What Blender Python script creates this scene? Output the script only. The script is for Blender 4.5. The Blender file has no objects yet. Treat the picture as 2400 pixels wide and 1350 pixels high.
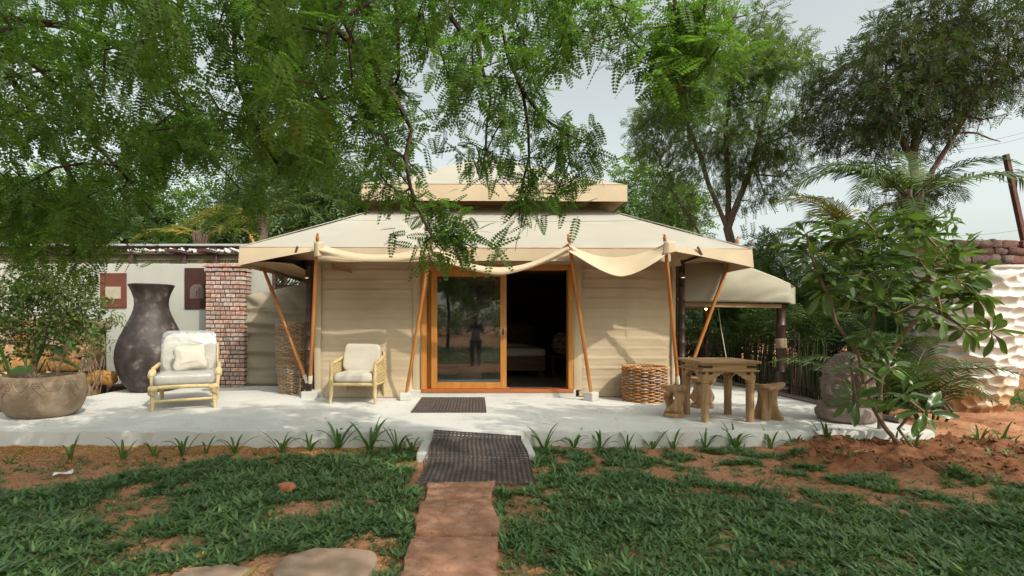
import bpy, math, random
import numpy as np
from mathutils import Vector, Matrix, Euler

random.seed(7)
RNG = np.random.default_rng(7)
scene = bpy.context.scene
COL = scene.collection
PI = math.pi
rad = math.radians

# ---------------------------------------------------------------- camera
CAMZ = 1.43
cam_d = bpy.data.cameras.new('camera')
cam = bpy.data.objects.new('camera', cam_d)
COL.objects.link(cam)
cam.location = (0, 0, CAMZ)
cam.rotation_euler = (rad(90), 0, 0)
cam_d.sensor_width = 36
cam_d.lens = 18.0
cam_d.shift_x = 85 / 2400
cam_d.shift_y = 87 / 2400
cam_d.clip_start = 0.05
cam_d.clip_end = 2000
scene.camera = cam

# ---------------------------------------------------------------- light
SUN_DIR = Vector((0.62, -0.70, 0.98)).normalized()      # towards the sun
sun_el = math.asin(SUN_DIR.z)
sun_az = math.atan2(SUN_DIR.x, SUN_DIR.y)
world = bpy.data.worlds.new('World')
scene.world = world
world.use_nodes = True
wn = world.node_tree
for n in list(wn.nodes):
    wn.nodes.remove(n)
sky = wn.nodes.new('ShaderNodeTexSky')
sky.sky_type = 'NISHITA'
sky.sun_disc = False
sky.sun_elevation = sun_el
sky.sun_rotation = sun_az
sky.air_density = 1.0
sky.dust_density = 4.0
sky.ozone_density = 1.0
hs = wn.nodes.new('ShaderNodeHueSaturation')
hs.inputs['Saturation'].default_value = 0.30
bg = wn.nodes.new('ShaderNodeBackground')
bg.inputs['Strength'].default_value = 0.15
wo = wn.nodes.new('ShaderNodeOutputWorld')
wb = wn.nodes.new('ShaderNodeMix'); wb.data_type = 'RGBA'; wb.blend_type = 'MULTIPLY'; wb.inputs[0].default_value = 1
wb.inputs[7].default_value = (1.04, 1.08, 0.98, 1)          # the photograph's greenish-white haze
wn.links.new(sky.outputs[0], hs.inputs['Color'])
wn.links.new(hs.outputs[0], wb.inputs[6])
wn.links.new(wb.outputs[2], bg.inputs[0])
wn.links.new(bg.outputs[0], wo.inputs[0])

sun_d = bpy.data.lights.new('sun', 'SUN')
sun_d.energy = 2.0
sun_d.angle = rad(0.6)
sun_d.color = (1.0, 0.92, 0.79)
sun = bpy.data.objects.new('sun', sun_d)
COL.objects.link(sun)
sun.rotation_euler = (-SUN_DIR).to_track_quat('-Z', 'Y').to_euler()
sun.location = (6, -8, 14)

scene.view_settings.view_transform = 'Standard'
scene.view_settings.look = 'None'
scene.view_settings.gamma = 1.0
scene.view_settings.exposure = 0.68
scene.view_settings.use_curve_mapping = False
scene.render.engine = 'CYCLES'
scene.cycles.max_bounces = 7
scene.cycles.diffuse_bounces = 4
scene.cycles.glossy_bounces = 3
scene.cycles.transmission_bounces = 5
scene.cycles.transparent_max_bounces = 12
scene.cycles.use_denoising = True

# ---------------------------------------------------------------- helpers
def W(u, v, Y):
    """the point that stands Y metres away where the photograph shows (u, v)"""
    return Vector(((u - 1115) * Y / 1200, Y, CAMZ - (v - 762) * Y / 1200))

def vnoise(p, seed=0):
    p = np.asarray(p, dtype=np.float64)
    i = np.floor(p).astype(np.int64)
    f = p - i
    w = f * f * (3 - 2 * f)
    out = np.zeros(len(p))
    for dx in (0, 1):
        for dy in (0, 1):
            for dz in (0, 1):
                h = ((i[:, 0] + dx) * 374761393 + (i[:, 1] + dy) * 668265263 + (i[:, 2] + dz) * 1442695041 + seed * 974711) & 0x7fffffff
                h = ((h ^ (h >> 13)) * 1274126177) & 0x7fffffff
                h = (h ^ (h >> 16)) & 0xffff
                r = h / 32767.5 - 1
                out += r * (w[:, 0] if dx else 1 - w[:, 0]) * (w[:, 1] if dy else 1 - w[:, 1]) * (w[:, 2] if dz else 1 - w[:, 2])
    return out

def fbm(p, octv=4, seed=0):
    p = np.asarray(p, dtype=np.float64)
    o = np.zeros(len(p)); a = 1.0
    for k in range(octv):
        o += a * vnoise(p * (2 ** k) + 17.3 * k, seed + k)
        a *= 0.5
    return o

def sstep(a, b, x):
    t = np.clip((x - a) / (b - a), 0, 1)
    return t * t * (3 - 2 * t)

def tag(o, label, cat, group=None, kind=None):
    if label: o['label'] = label
    if cat: o['category'] = cat
    if group: o['group'] = group
    if kind: o['kind'] = kind
    return o

def thing(name, label, cat, loc=(0, 0, 0), rotz=0.0, group=None):
    o = bpy.data.objects.new(name, None)
    o.empty_display_size = 0.1
    COL.objects.link(o)
    o.location = loc
    o.rotation_euler = (0, 0, rotz)
    return tag(o, label, cat, group)

def copy_tree(o, parent=None):
    c = o.copy(); COL.objects.link(c); c.parent = parent
    for ch in list(o.children):
        copy_tree(ch, c)
    return c

def world_loc(p):
    v = Vector((0, 0, 0))
    while p is not None:
        v = v + Vector(p.location); p = p.parent
    return v

def link_mesh(name, me, mat, parent=None, kind=None):
    o = bpy.data.objects.new(name, me)
    COL.objects.link(o)
    if mat is not None and not me.materials:
        me.materials.append(mat)
    o.parent = parent
    if kind: o['kind'] = kind
    return o

def np_mesh(name, V, F, smooth=False):
    """V (n,3), F (m,k) with one k"""
    me = bpy.data.meshes.new(name)
    V = np.ascontiguousarray(V, dtype=np.float32); F = np.ascontiguousarray(F, dtype=np.int32)
    m, k = F.shape
    me.vertices.add(len(V)); me.vertices.foreach_set('co', V.ravel())
    me.loops.add(m * k); me.loops.foreach_set('vertex_index', F.ravel())
    me.polygons.add(m)
    me.polygons.foreach_set('loop_start', np.arange(0, m * k, k, dtype=np.int32))
    me.polygons.foreach_set('loop_total', np.full(m, k, dtype=np.int32))
    if smooth:
        me.polygons.foreach_set('use_smooth', np.ones(m, dtype=bool))
    me.update(calc_edges=True)
    return me

class MB:
    def __init__(self):
        self.v = []; self.f = []
    def add(self, vs, fs):
        o = len(self.v)
        self.v.extend([tuple(p) for p in vs])
        self.f.extend([tuple(i + o for i in f) for f in fs])
        return self
    def box(self, x0, x1, y0, y1, z0, z1, M=None):
        vs = [Vector(p) for p in ((x0, y0, z0), (x1, y0, z0), (x1, y1, z0), (x0, y1, z0), (x0, y0, z1), (x1, y0, z1), (x1, y1, z1), (x0, y1, z1))]
        if M is not None: vs = [M @ p for p in vs]
        return self.add(vs, [(3, 2, 1, 0), (4, 5, 6, 7), (0, 1, 5, 4), (1, 2, 6, 5), (2, 3, 7, 6), (3, 0, 4, 7)])
    def bar(self, a, b, w, h, up=(0, 0, 1)):
        a = Vector(a); b = Vector(b); d = (b - a); L = d.length; d.normalize()
        s = d.cross(Vector(up)).normalized(); t = s.cross(d).normalized()
        M = Matrix((s, d, t)).transposed().to_4x4(); M.translation = a
        return self.box(-w / 2, w / 2, 0, L, -h / 2, h / 2, M)
    def tube(self, pts, r, n=8, caps=True):
        pts = [Vector(p) for p in pts]
        if not hasattr(r, '__len__'): r = [r] * len(pts)
        vs = []; fs = []
        d0 = (pts[1] - pts[0]).normalized()
        ref = Vector((0, 0, 1)) if abs(d0.z) < 0.9 else Vector((1, 0, 0))
        s = d0.cross(ref).normalized()
        for i, p in enumerate(pts):
            a = pts[max(0, i - 1)]; b = pts[min(len(pts) - 1, i + 1)]
            d = (b - a).normalized()
            s = (s - d * s.dot(d)).normalized(); t = d.cross(s)
            for k in range(n):
                an = 2 * PI * k / n
                vs.append(p + (s * math.cos(an) + t * math.sin(an)) * r[i])
        for i in range(len(pts) - 1):
            for k in range(n):
                k2 = (k + 1) % n
                fs.append((i * n + k, i * n + k2, (i + 1) * n + k2, (i + 1) * n + k))
        if caps:
            fs.append(tuple(range(n - 1, -1, -1)))
            fs.append(tuple((len(pts) - 1) * n + k for k in range(n)))
        return self.add(vs, fs)
    def lathe(self, prof, n=32, c=(0, 0, 0), sx=1, sy=1, cap0=True, cap1=False, fn=None):
        vs = []; fs = []
        for r, z in prof:
            for k in range(n):
                a = 2 * PI * k / n
                p = Vector((c[0] + r * sx * math.cos(a), c[1] + r * sy * math.sin(a), c[2] + z))
                if fn: p = fn(p, a, z)
                vs.append(p)
        for i in range(len(prof) - 1):
            for k in range(n):
                k2 = (k + 1) % n
                fs.append((i * n + k, i * n + k2, (i + 1) * n + k2, (i + 1) * n + k))
        if cap0: fs.append(tuple(range(n - 1, -1, -1)))
        if cap1: fs.append(tuple((len(prof) - 1) * n + k for k in range(n)))
        return self.add(vs, fs)
    def grid(self, fn, nu, nv, closed_u=False):
        vs = []; fs = []
        for j in range(nv + 1):
            for i in range(nu + (0 if closed_u else 1)):
                vs.append(fn(i / nu, j / nv))
        w = nu if closed_u else nu + 1
        for j in range(nv):
            for i in range(nu):
                i2 = (i + 1) % w
                fs.append((j * w + i, j * w + i2, (j + 1) * w + i2, (j + 1) * w + i))
        return self.add(vs, fs)
    def build(self, name, mat, parent=None, smooth=None, bevel=0, world=False, kind=None, solid=0, segs=2):
        me = bpy.data.meshes.new(name)
        vs = self.v
        if world and parent is not None:
            off = world_loc(parent)
            vs = [(p[0] - off.x, p[1] - off.y, p[2] - off.z) for p in vs]
        me.from_pydata(vs, [], self.f)
        if smooth is not None:
            me.polygons.foreach_set('use_smooth', np.ones(len(me.polygons), dtype=bool))
            if smooth < 180:
                me.set_sharp_from_angle(angle=rad(smooth))
        me.update()
        o = link_mesh(name, me, mat, parent, kind)
        if solid:
            m = o.modifiers.new('thick', 'SOLIDIFY'); m.thickness = solid; m.offset = 0
        if bevel:
            m = o.modifiers.new('bevel', 'BEVEL'); m.width = bevel; m.segments = segs; m.limit_method = 'ANGLE'; m.angle_limit = rad(40)
        return o

def rounded(name, mat, parent, sx, sy, sz, loc, rot=(0, 0, 0), crown=0.03, e=0.22, nu=26, nv=26, wr=0.006, seed=0, pinch=0.0):
    """a soft cushion: superellipsoid with crowned faces and wrinkles; local to parent"""
    V = []; F = []
    def sp(x, p): return math.copysign(abs(x) ** p, x)
    for j in range(nv + 1):
        ph = -PI / 2 + PI * j / nv
        for i in range(nu):
            th = 2 * PI * i / nu
            x = sp(math.cos(ph), e * 1.4) * sp(math.cos(th), e); y = sp(math.cos(ph), e * 1.4) * sp(math.sin(th), e); z = sp(math.sin(ph), 0.55)
            V.append((x, y, z))
    V = np.array(V)
    edge = np.maximum(np.abs(V[:, 0]), np.abs(V[:, 1]))
    rr = np.clip(1 - edge ** 2.2, 0, 1)
    V2 = V.copy()
    V2[:, 0] *= sx / 2; V2[:, 1] *= sy / 2
    if pinch:
        f = 1 - pinch * (1 - np.abs(V[:, 1])) ** 1.0 * (np.abs(V[:, 0]) > 0.6); V2[:, 0] *= f
        f = 1 - pinch * (1 - np.abs(V[:, 0])) ** 1.0 * (np.abs(V[:, 1]) > 0.6); V2[:, 1] *= f
    V2[:, 2] = V[:, 2] * sz / 2 * (1 - (0.5 * pinch * 3 if pinch else 0.0) * (1 - rr)) + np.sign(V[:, 2]) * crown * rr
    n = fbm(V2 * 9 + seed, 3, seed)
    V2 *= (1 + wr / max(sx, sz) * 2 * n)[:, None]
    R = np.array(Euler(rot).to_matrix())
    V2 = V2 @ R.T + np.array(loc)
    for j in range(nv):
        for i in range(nu):
            i2 = (i + 1) % nu
            F.append((j * nu + i, j * nu + i2, (j + 1) * nu + i2, (j + 1) * nu + i))
    me = np_mesh(name, V2, np.array(F), True)
    return link_mesh(name, me, mat, parent)

# ---------------------------------------------------------------- materials
def nodes_of(m):
    m.use_nodes = True
    nt = m.node_tree
    return nt, nt.nodes['Principled BSDF'], nt.nodes['Material Output']

def ramp(nt, fac, stops):
    r = nt.nodes.new('ShaderNodeValToRGB')
    els = r.color_ramp.elements
    while len(els) < len(stops): els.new(0.5)
    for e, (p, c) in zip(els, stops):
        e.position = p; e.color = (*c, 1)
    nt.links.new(fac, r.inputs[0])
    return r.outputs[0]

def M(name, c1, c2=None, scale=5, rough=0.7, bump=0.0, bscale=40, detail=6, stretch=(1, 1, 1), metal=0.0, spec=0.3, var=None, c3=None, pos=(0.35, 0.65), bdist=0.01, wave=None, objrand=0.0, sheen=0):
    m = bpy.data.materials.new(name)
    nt, p, out = nodes_of(m)
    p.inputs['Roughness'].default_value = rough
    p.inputs['Metallic'].default_value = metal
    p.inputs['Specular IOR Level'].default_value = spec
    tc = nt.nodes.new('ShaderNodeTexCoord'); mp = nt.nodes.new('ShaderNodeMapping')
    mp.inputs['Scale'].default_value = stretch
    nt.links.new(tc.outputs['Object'], mp.inputs[0])
    n = nt.nodes.new('ShaderNodeTexNoise'); n.inputs['Scale'].default_value = scale; n.inputs['Detail'].default_value = detail; n.inputs['Roughness'].default_value = 0.5
    nt.links.new(mp.outputs[0], n.inputs['Vector'])
    c2 = c2 or tuple(x * 0.82 for x in c1)
    stops = [(pos[0], c1), (pos[1], c2)] if c3 is None else [(pos[0], c1), ((pos[0] + pos[1]) / 2, c2), (pos[1], c3)]
    col = ramp(nt, n.outputs[0], stops)
    if objrand:
        oi = nt.nodes.new('ShaderNodeObjectInfo')
        h = nt.nodes.new('ShaderNodeHueSaturation')
        ma = nt.nodes.new('ShaderNodeMapRange'); ma.inputs['To Min'].default_value = 1 - objrand; ma.inputs['To Max'].default_value = 1 + objrand
        nt.links.new(oi.outputs['Random'], ma.inputs['Value'])
        nt.links.new(ma.outputs[0], h.inputs['Value']); nt.links.new(col, h.inputs['Color'])
        ms = nt.nodes.new('ShaderNodeMath'); ms.operation = 'MULTIPLY_ADD'
        fr = nt.nodes.new('ShaderNodeMath'); fr.operation = 'FRACT'
        m7 = nt.nodes.new('ShaderNodeMath'); m7.operation = 'MULTIPLY'; m7.inputs[1].default_value = 7.13
        nt.links.new(oi.outputs['Random'], m7.inputs[0]); nt.links.new(m7.outputs[0], fr.inputs[0])
        nt.links.new(fr.outputs[0], ms.inputs[0]); ms.inputs[1].default_value = 0.7; ms.inputs[2].default_value = 0.5
        nt.links.new(ms.outputs[0], h.inputs['Saturation'])
        col = h.outputs[0]
    nt.links.new(col, p.inputs['Base Color'])
    if bump:
        b = nt.nodes.new('ShaderNodeBump'); b.inputs['Strength'].default_value = bump; b.inputs['Distance'].default_value = bdist
        n2 = nt.nodes.new('ShaderNodeTexNoise'); n2.inputs['Scale'].default_value = bscale; n2.inputs['Detail'].default_value = 5
        nt.links.new(mp.outputs[0], n2.inputs['Vector'])
        nt.links.new(n2.outputs[0], b.inputs['Height'])
        nt.links.new(b.outputs[0], p.inputs['Normal'])
    return m

def leaf_mat(name, stops, trans=0.35, rough=0.45, spec=0.35, per='island', tint=(1.25, 1.25, 0.5)):
    m = bpy.data.materials.new(name)
    nt, p, out = nodes_of(m)
    p.inputs['Roughness'].default_value = rough
    p.inputs['Specular IOR Level'].default_value = spec
    if per == 'island':
        g = nt.nodes.new('ShaderNodeNewGeometry'); fac = g.outputs['Random Per Island']
    else:
        g = nt.nodes.new('ShaderNodeObjectInfo'); fac = g.outputs['Random']
    # broad patches of tone across the plant, on top of leaf-to-leaf change
    tc = nt.nodes.new('ShaderNodeTexCoord'); n = nt.nodes.new('ShaderNodeTexNoise'); n.inputs['Scale'].default_value = 1.3; n.inputs['Detail'].default_value = 2
    nt.links.new(tc.outputs['Object'], n.inputs['Vector'])
    mx = nt.nodes.new('ShaderNodeMath'); mx.operation = 'MULTIPLY_ADD'; mx.inputs[1].default_value = 0.65
    nt.links.new(fac, mx.inputs[0])
    m2 = nt.nodes.new('ShaderNodeMath'); m2.operation = 'MULTIPLY_ADD'; m2.inputs[1].default_value = 0.9; m2.inputs[2].default_value = -0.28
    nt.links.new(n.outputs[0], m2.inputs[0]); nt.links.new(m2.outputs[0], mx.inputs[2])
    col = ramp(nt, mx.outputs[0], stops)
    nt.links.new(col, p.inputs['Base Color'])
    tr = nt.nodes.new('ShaderNodeBsdfTranslucent')
    mul = nt.nodes.new('ShaderNodeMix'); mul.data_type = 'RGBA'; mul.blend_type = 'MULTIPLY'; mul.inputs[0].default_value = 1
    nt.links.new(col, mul.inputs[6]); mul.inputs[7].default_value = (*tint, 1)
    nt.links.new(mul.outputs[2], tr.inputs[0])
    ms = nt.nodes.new('ShaderNodeMixShader'); ms.inputs[0].default_value = trans
    nt.links.new(p.outputs[0], ms.inputs[1]); nt.links.new(tr.outputs[0], ms.inputs[2])
    nt.links.new(ms.outputs[0], out.inputs[0])
    return m

def wood_mat(name, c1, c2, axis=2, rough=0.5, scale=14, bump=0.15, spec=0.4, c3=None):
    st = [6, 6, 6]; st[axis] = 0.5
    return M(name, c1, c2, scale=scale / 6, rough=rough, bump=bump, bscale=scale, stretch=tuple(st), spec=spec, c3=c3, bdist=0.004)

MAT = {}
MAT['canvas'] = M('canvas', (0.52, 0.42, 0.295), (0.46, 0.365, 0.25), scale=1.6, rough=0.85, bump=0.12, bscale=260, spec=0.15, bdist=0.002)
MAT['canvas_roof'] = M('canvas_roof', (0.40, 0.375, 0.325), (0.35, 0.325, 0.28), scale=0.9, rough=0.85, bump=0.10, bscale=220, spec=0.15, bdist=0.002, c3=(0.375, 0.345, 0.285), pos=(0.3, 0.75), detail=9)
MAT['canvas_grey'] = M('canvas_grey', (0.36, 0.335, 0.265), (0.31, 0.285, 0.22), scale=1.4, rough=0.85, bump=0.12, bscale=240, spec=0.15, bdist=0.002)
MAT['canvas_screen'] = M('canvas_screen', (0.31, 0.27, 0.20), (0.25, 0.215, 0.155), scale=1.4, rough=0.85, bump=0.12, bscale=240, spec=0.15, bdist=0.002)
MAT['canvas_lining'] = M('canvas_lining', (0.36, 0.25, 0.14), (0.28, 0.19, 0.10), scale=2, rough=0.9, spec=0.1)
MAT['piping'] = M('piping', (0.30, 0.14, 0.09), rough=0.7)
MAT['leather'] = M('leather', (0.10, 0.045, 0.035), rough=0.5)
MAT['pole'] = wood_mat('pole_wood', (0.52, 0.205, 0.05), (0.38, 0.13, 0.028), axis=2, rough=0.4, scale=14, bump=0.12, spec=0.45, c3=(0.56, 0.25, 0.075))
MAT['door_wood'] = wood_mat('door_wood', (0.52, 0.225, 0.05), (0.42, 0.165, 0.03), axis=2, rough=0.38, scale=12, bump=0.06, spec=0.5)
MAT['sill_wood'] = wood_mat('sill_wood', (0.42, 0.13, 0.04), (0.34, 0.10, 0.03), axis=0, rough=0.4, scale=12, bump=0.06)
MAT['dark_bamboo'] = M('dark_bamboo', (0.030, 0.016, 0.012), (0.045, 0.022, 0.016), scale=6, rough=0.42, spec=0.5, bump=0.1, bscale=30)
MAT['white_sleeve'] = M('white_sleeve', (0.62, 0.56, 0.46), rough=0.6)
def deck_material():
    m = bpy.data.materials.new('deck_paint')
    nt, p, out = nodes_of(m)
    p.inputs['Roughness'].default_value = 0.62; p.inputs['Specular IOR Level'].default_value = 0.3
    tc = nt.nodes.new('ShaderNodeTexCoord')
    def noise(sc, d=6, r=0.6, dist=0):
        n = nt.nodes.new('ShaderNodeTexNoise'); n.inputs['Scale'].default_value = sc; n.inputs['Detail'].default_value = d; n.inputs['Roughness'].default_value = r; n.inputs['Distortion'].default_value = dist
        nt.links.new(tc.outputs['Object'], n.inputs['Vector']); return n.outputs[0]
    def mul(a, b, f=1.0):
        mx = nt.nodes.new('ShaderNodeMix'); mx.data_type = 'RGBA'; mx.blend_type = 'MULTIPLY'; mx.inputs[0].default_value = f
        nt.links.new(a, mx.inputs[6]); nt.links.new(b, mx.inputs[7]); return mx.outputs[2]
    base = ramp(nt, noise(0.9), [(0.35, (0.58, 0.57, 0.545)), (0.7, (0.52, 0.51, 0.485))])
    stain = ramp(nt, noise(1.7, 9, 0.72, 1.2), [(0.52, (1, 1, 1)), (0.68, (0.90, 0.86, 0.80)), (0.78, (0.80, 0.71, 0.62))])
    speck = ramp(nt, noise(60, 3, 0.6), [(0.66, (1, 1, 1)), (0.74, (0.72, 0.60, 0.50))])
    v = nt.nodes.new('ShaderNodeTexVoronoi'); v.feature = 'DISTANCE_TO_EDGE'; v.inputs['Scale'].default_value = 0.35
    wv = nt.nodes.new('ShaderNodeVectorMath'); wv.operation = 'ADD'
    n3 = nt.nodes.new('ShaderNodeTexNoise'); n3.inputs['Scale'].default_value = 2.5; n3.inputs['Detail'].default_value = 6
    nt.links.new(tc.outputs['Object'], n3.inputs['Vector'])
    nt.links.new(tc.outputs['Object'], wv.inputs[0]); nt.links.new(n3.outputs['Color'], wv.inputs[1]); nt.links.new(wv.outputs[0], v.inputs['Vector'])
    crack = ramp(nt, v.outputs[0], [(0.0, (0.80, 0.77, 0.73)), (0.0035, (1, 1, 1))])
    nt.links.new(mul(mul(mul(base, stain), speck, 0.6), crack), p.inputs['Base Color'])
    b = nt.nodes.new('ShaderNodeBump'); b.inputs['Strength'].default_value = 0.3; b.inputs['Distance'].default_value = 0.005
    nt.links.new(noise(16, 7, 0.65), b.inputs['Height']); nt.links.new(b.outputs[0], p.inputs['Normal'])
    return m
MAT['deck'] = deck_material()
MAT['white_paint'] = M('white_paint', (0.55, 0.54, 0.51), (0.48, 0.47, 0.44), scale=3, rough=0.65, bump=0.2, bscale=30, bdist=0.004)
MAT['wall_white'] = M('wall_plaster', (0.45, 0.45, 0.41), (0.39, 0.39, 0.355), scale=1.2, rough=0.9, bump=0.2, bscale=12, spec=0.1, bdist=0.006)
MAT['mortar'] = M('mortar', (0.12, 0.085, 0.065), (0.07, 0.05, 0.04), scale=9, rough=0.95, bump=0.4, bscale=50)
MAT['brick'] = M('brick', (0.36, 0.165, 0.12), (0.50, 0.36, 0.30), scale=7, rough=0.92, bump=0.5, bscale=45, spec=0.1, c3=(0.26, 0.095, 0.07), pos=(0.3, 0.72), objrand=0.25, bdist=0.008)
MAT['urn'] = M('dark_clay', (0.030, 0.021, 0.020), (0.060, 0.046, 0.042), scale=5.5, rough=0.6, bump=0.5, bscale=26, spec=0.45, c3=(0.19, 0.165, 0.15), pos=(0.44, 0.74), detail=9, bdist=0.01)
MAT['planter'] = M('planter_stone', (0.30, 0.225, 0.16), (0.22, 0.155, 0.105), scale=4, rough=0.9, bump=0.7, bscale=26, spec=0.15, c3=(0.36, 0.30, 0.22), pos=(0.3, 0.75), bdist=0.012)
MAT['soil'] = M('soil', (0.16, 0.065, 0.03), (0.24, 0.10, 0.05), scale=9, rough=0.95, bump=0.8, bscale=40, spec=0.1)
MAT['cushion'] = M('cushion_cotton', (0.54, 0.495, 0.425), (0.49, 0.445, 0.375), scale=4, rough=0.9, bump=0.25, bscale=9, spec=0.15, bdist=0.02)
MAT['rattan_pale'] = M('pale_rattan', (0.58, 0.45, 0.24), (0.50, 0.37, 0.18), scale=20, rough=0.5, bump=0.2, bscale=60, spec=0.35)
MAT['wicker_grey'] = M('wicker_grey', (0.36, 0.235, 0.125), (0.27, 0.165, 0.085), scale=25, rough=0.6, spec=0.3, bump=0.2, bscale=90, objrand=0.2)
MAT['wicker_brown'] = M('wicker_brown', (0.40, 0.20, 0.075), (0.30, 0.13, 0.045), scale=18, rough=0.45, spec=0.45, bump=0.2, bscale=80, objrand=0.22)
MAT['rubber'] = M('mat_rubber', (0.050, 0.040, 0.038), (0.085, 0.062, 0.054), scale=7, rough=0.55, spec=0.4, bump=0.15, bscale=60)
MAT['old_wood'] = wood_mat('old_wood', (0.43, 0.27, 0.135), (0.30, 0.17, 0.08), axis=2, rough=0.65, scale=16, bump=0.3, c3=(0.42, 0.27, 0.14))
MAT['old_wood_x'] = wood_mat('old_wood_top', (0.47, 0.30, 0.16), (0.33, 0.19, 0.09), axis=0, rough=0.65, scale=16, bump=0.3, c3=(0.46, 0.30, 0.16))
MAT['teak'] = wood_mat('teak_root', (0.46, 0.28, 0.145), (0.31, 0.17, 0.08), axis=2, rough=0.6, scale=12, bump=0.5, c3=(0.46, 0.29, 0.16))
MAT['iron'] = M('iron_strap', (0.04, 0.028, 0.024), (0.07, 0.04, 0.03), scale=30, rough=0.55, metal=0.4)
MAT['statue'] = M('statue_stone', (0.31, 0.25, 0.22), (0.23, 0.175, 0.15), scale=5, rough=0.95, bump=0.35, bscale=60, spec=0.1, c3=(0.37, 0.31, 0.27), pos=(0.3, 0.75), bdist=0.004)
MAT['pot_white'] = M('pot_white', (0.74, 0.68, 0.58), (0.68, 0.60, 0.49), scale=2, rough=0.75, bump=0.2, bscale=40, spec=0.25, bdist=0.004)
MAT['metal_grey'] = M('metal_grey', (0.30, 0.27, 0.25), rough=0.4, metal=0.6)
MAT['rust'] = M('rusty_steel', (0.14, 0.06, 0.045), (0.09, 0.045, 0.04), scale=10, rough=0.8)
MAT['pergola'] = M('pergola_paint', (0.10, 0.058, 0.055), (0.075, 0.042, 0.04), scale=6, rough=0.6)
MAT['slat'] = M('slat_paint', (0.33, 0.29, 0.20), rough=0.7)
MAT['pebble'] = M('white_pebble', (0.60, 0.58, 0.54), (0.50, 0.47, 0.42), scale=9, rough=0.8, objrand=0.1)
MAT['stone_orange'] = M('stone_orange', (0.42, 0.255, 0.14), (0.34, 0.185, 0.085), scale=5, rough=0.9, bump=0.6, bscale=20, c3=(0.50, 0.34, 0.19), pos=(0.3, 0.7), objrand=0.22, bdist=0.015)
MAT['stone_dark'] = M('stone_dark', (0.13, 0.055, 0.045), (0.19, 0.095, 0.075), scale=4, rough=0.9, bump=0.8, bscale=16, c3=(0.085, 0.05, 0.05), pos=(0.3, 0.7), objrand=0.3, bdist=0.02)
MAT['paver'] = M('paver_stone', (0.40, 0.225, 0.15), (0.27, 0.13, 0.08), scale=6, rough=0.95, bump=0.55, bscale=30, c3=(0.45, 0.27, 0.19), pos=(0.28, 0.74), detail=9, bdist=0.008)
MAT['flagstone'] = M('flagstone', (0.34, 0.245, 0.185), (0.27, 0.185, 0.13), scale=4, rough=0.95, bump=0.5, bscale=25, c3=(0.38, 0.29, 0.22), pos=(0.28, 0.74), bdist=0.006)
MAT['bark'] = M('bark', (0.085, 0.055, 0.038), (0.14, 0.095, 0.07), scale=8, rough=0.95, bump=0.8, bscale=18, stretch=(2, 2, 0.5), bdist=0.02)
MAT['bark_dark'] = M('bark_dark', (0.045, 0.030, 0.024), (0.085, 0.06, 0.045), scale=8, rough=0.95, bump=0.8, bscale=18, bdist=0.02)
MAT['bark_pale'] = M('bark_pale', (0.24, 0.17, 0.115), (0.17, 0.115, 0.075), scale=8, rough=0.9, bump=0.6, bscale=25, bdist=0.01)
MAT['bark_red'] = M('bark_red', (0.11, 0.055, 0.045), (0.16, 0.085, 0.065), scale=8, rough=0.95, bump=0.8, bscale=18, bdist=0.02)
MAT['palm_trunk'] = M('palm_trunk', (0.16, 0.115, 0.085), (0.09, 0.06, 0.045), scale=3, rough=0.95, bump=0.7, bscale=8, stretch=(1, 1, 6), bdist=0.02)
MAT['leaf_over'] = leaf_mat('leaf_canopy', [(0.0, (0.054, 0.105, 0.030)), (0.5, (0.116, 0.205, 0.048)), (0.93, (0.175, 0.27, 0.065)), (1.0, (0.32, 0.27, 0.08))], trans=0.55, rough=0.45, tint=(1.15, 1.4, 0.55))
MAT['leaf_neem'] = leaf_mat('leaf_neem', [(0.0, (0.060, 0.11, 0.042)), (0.5, (0.110, 0.18, 0.062)), (1.0, (0.16, 0.24, 0.08))], trans=0.45, rough=0.45)
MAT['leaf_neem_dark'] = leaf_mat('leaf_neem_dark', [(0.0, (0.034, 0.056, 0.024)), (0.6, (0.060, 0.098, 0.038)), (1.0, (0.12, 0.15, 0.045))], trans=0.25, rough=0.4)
MAT['leaf_pale'] = leaf_mat('leaf_pale', [(0.0, (0.07, 0.15, 0.04)), (0.5, (0.12, 0.22, 0.055)), (1.0, (0.18, 0.28, 0.075))], trans=0.4, rough=0.5)
MAT['leaf_bg'] = leaf_mat('leaf_background', [(0.0, (0.060, 0.11, 0.045)), (0.5, (0.10, 0.165, 0.065)), (1.0, (0.14, 0.21, 0.08))], trans=0.4, rough=0.55)
MAT['leaf_bush'] = leaf_mat('leaf_bush', [(0.0, (0.055, 0.088, 0.028)), (0.5, (0.095, 0.145, 0.042)), (0.95, (0.14, 0.19, 0.05)), (1.0, (0.40, 0.30, 0.03))], trans=0.3, rough=0.4)
MAT['leaf_frangi'] = leaf_mat('leaf_frangipani', [(0.0, (0.045, 0.085, 0.032)), (0.55, (0.100, 0.175, 0.045)), (1.0, (0.16, 0.25, 0.065))], trans=0.35, rough=0.3, spec=0.5, per='object')
MAT['leaf_palm'] = leaf_mat('leaf_palm', [(0.0, (0.026, 0.050, 0.016)), (0.5, (0.048, 0.082, 0.022)), (1.0, (0.095, 0.13, 0.035))], trans=0.18, rough=0.55, spec=0.2)
MAT['leaf_palm_yellow'] = leaf_mat('leaf_palm_yellow', [(0.0, (0.13, 0.17, 0.03)), (0.5, (0.22, 0.23, 0.045)), (1.0, (0.34, 0.26, 0.07))], trans=0.4, rough=0.4)
MAT['leaf_dry'] = leaf_mat('leaf_dry', [(0.0, (0.30, 0.20, 0.09)), (1.0, (0.42, 0.27, 0.10))], trans=0.2, rough=0.7)
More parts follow.
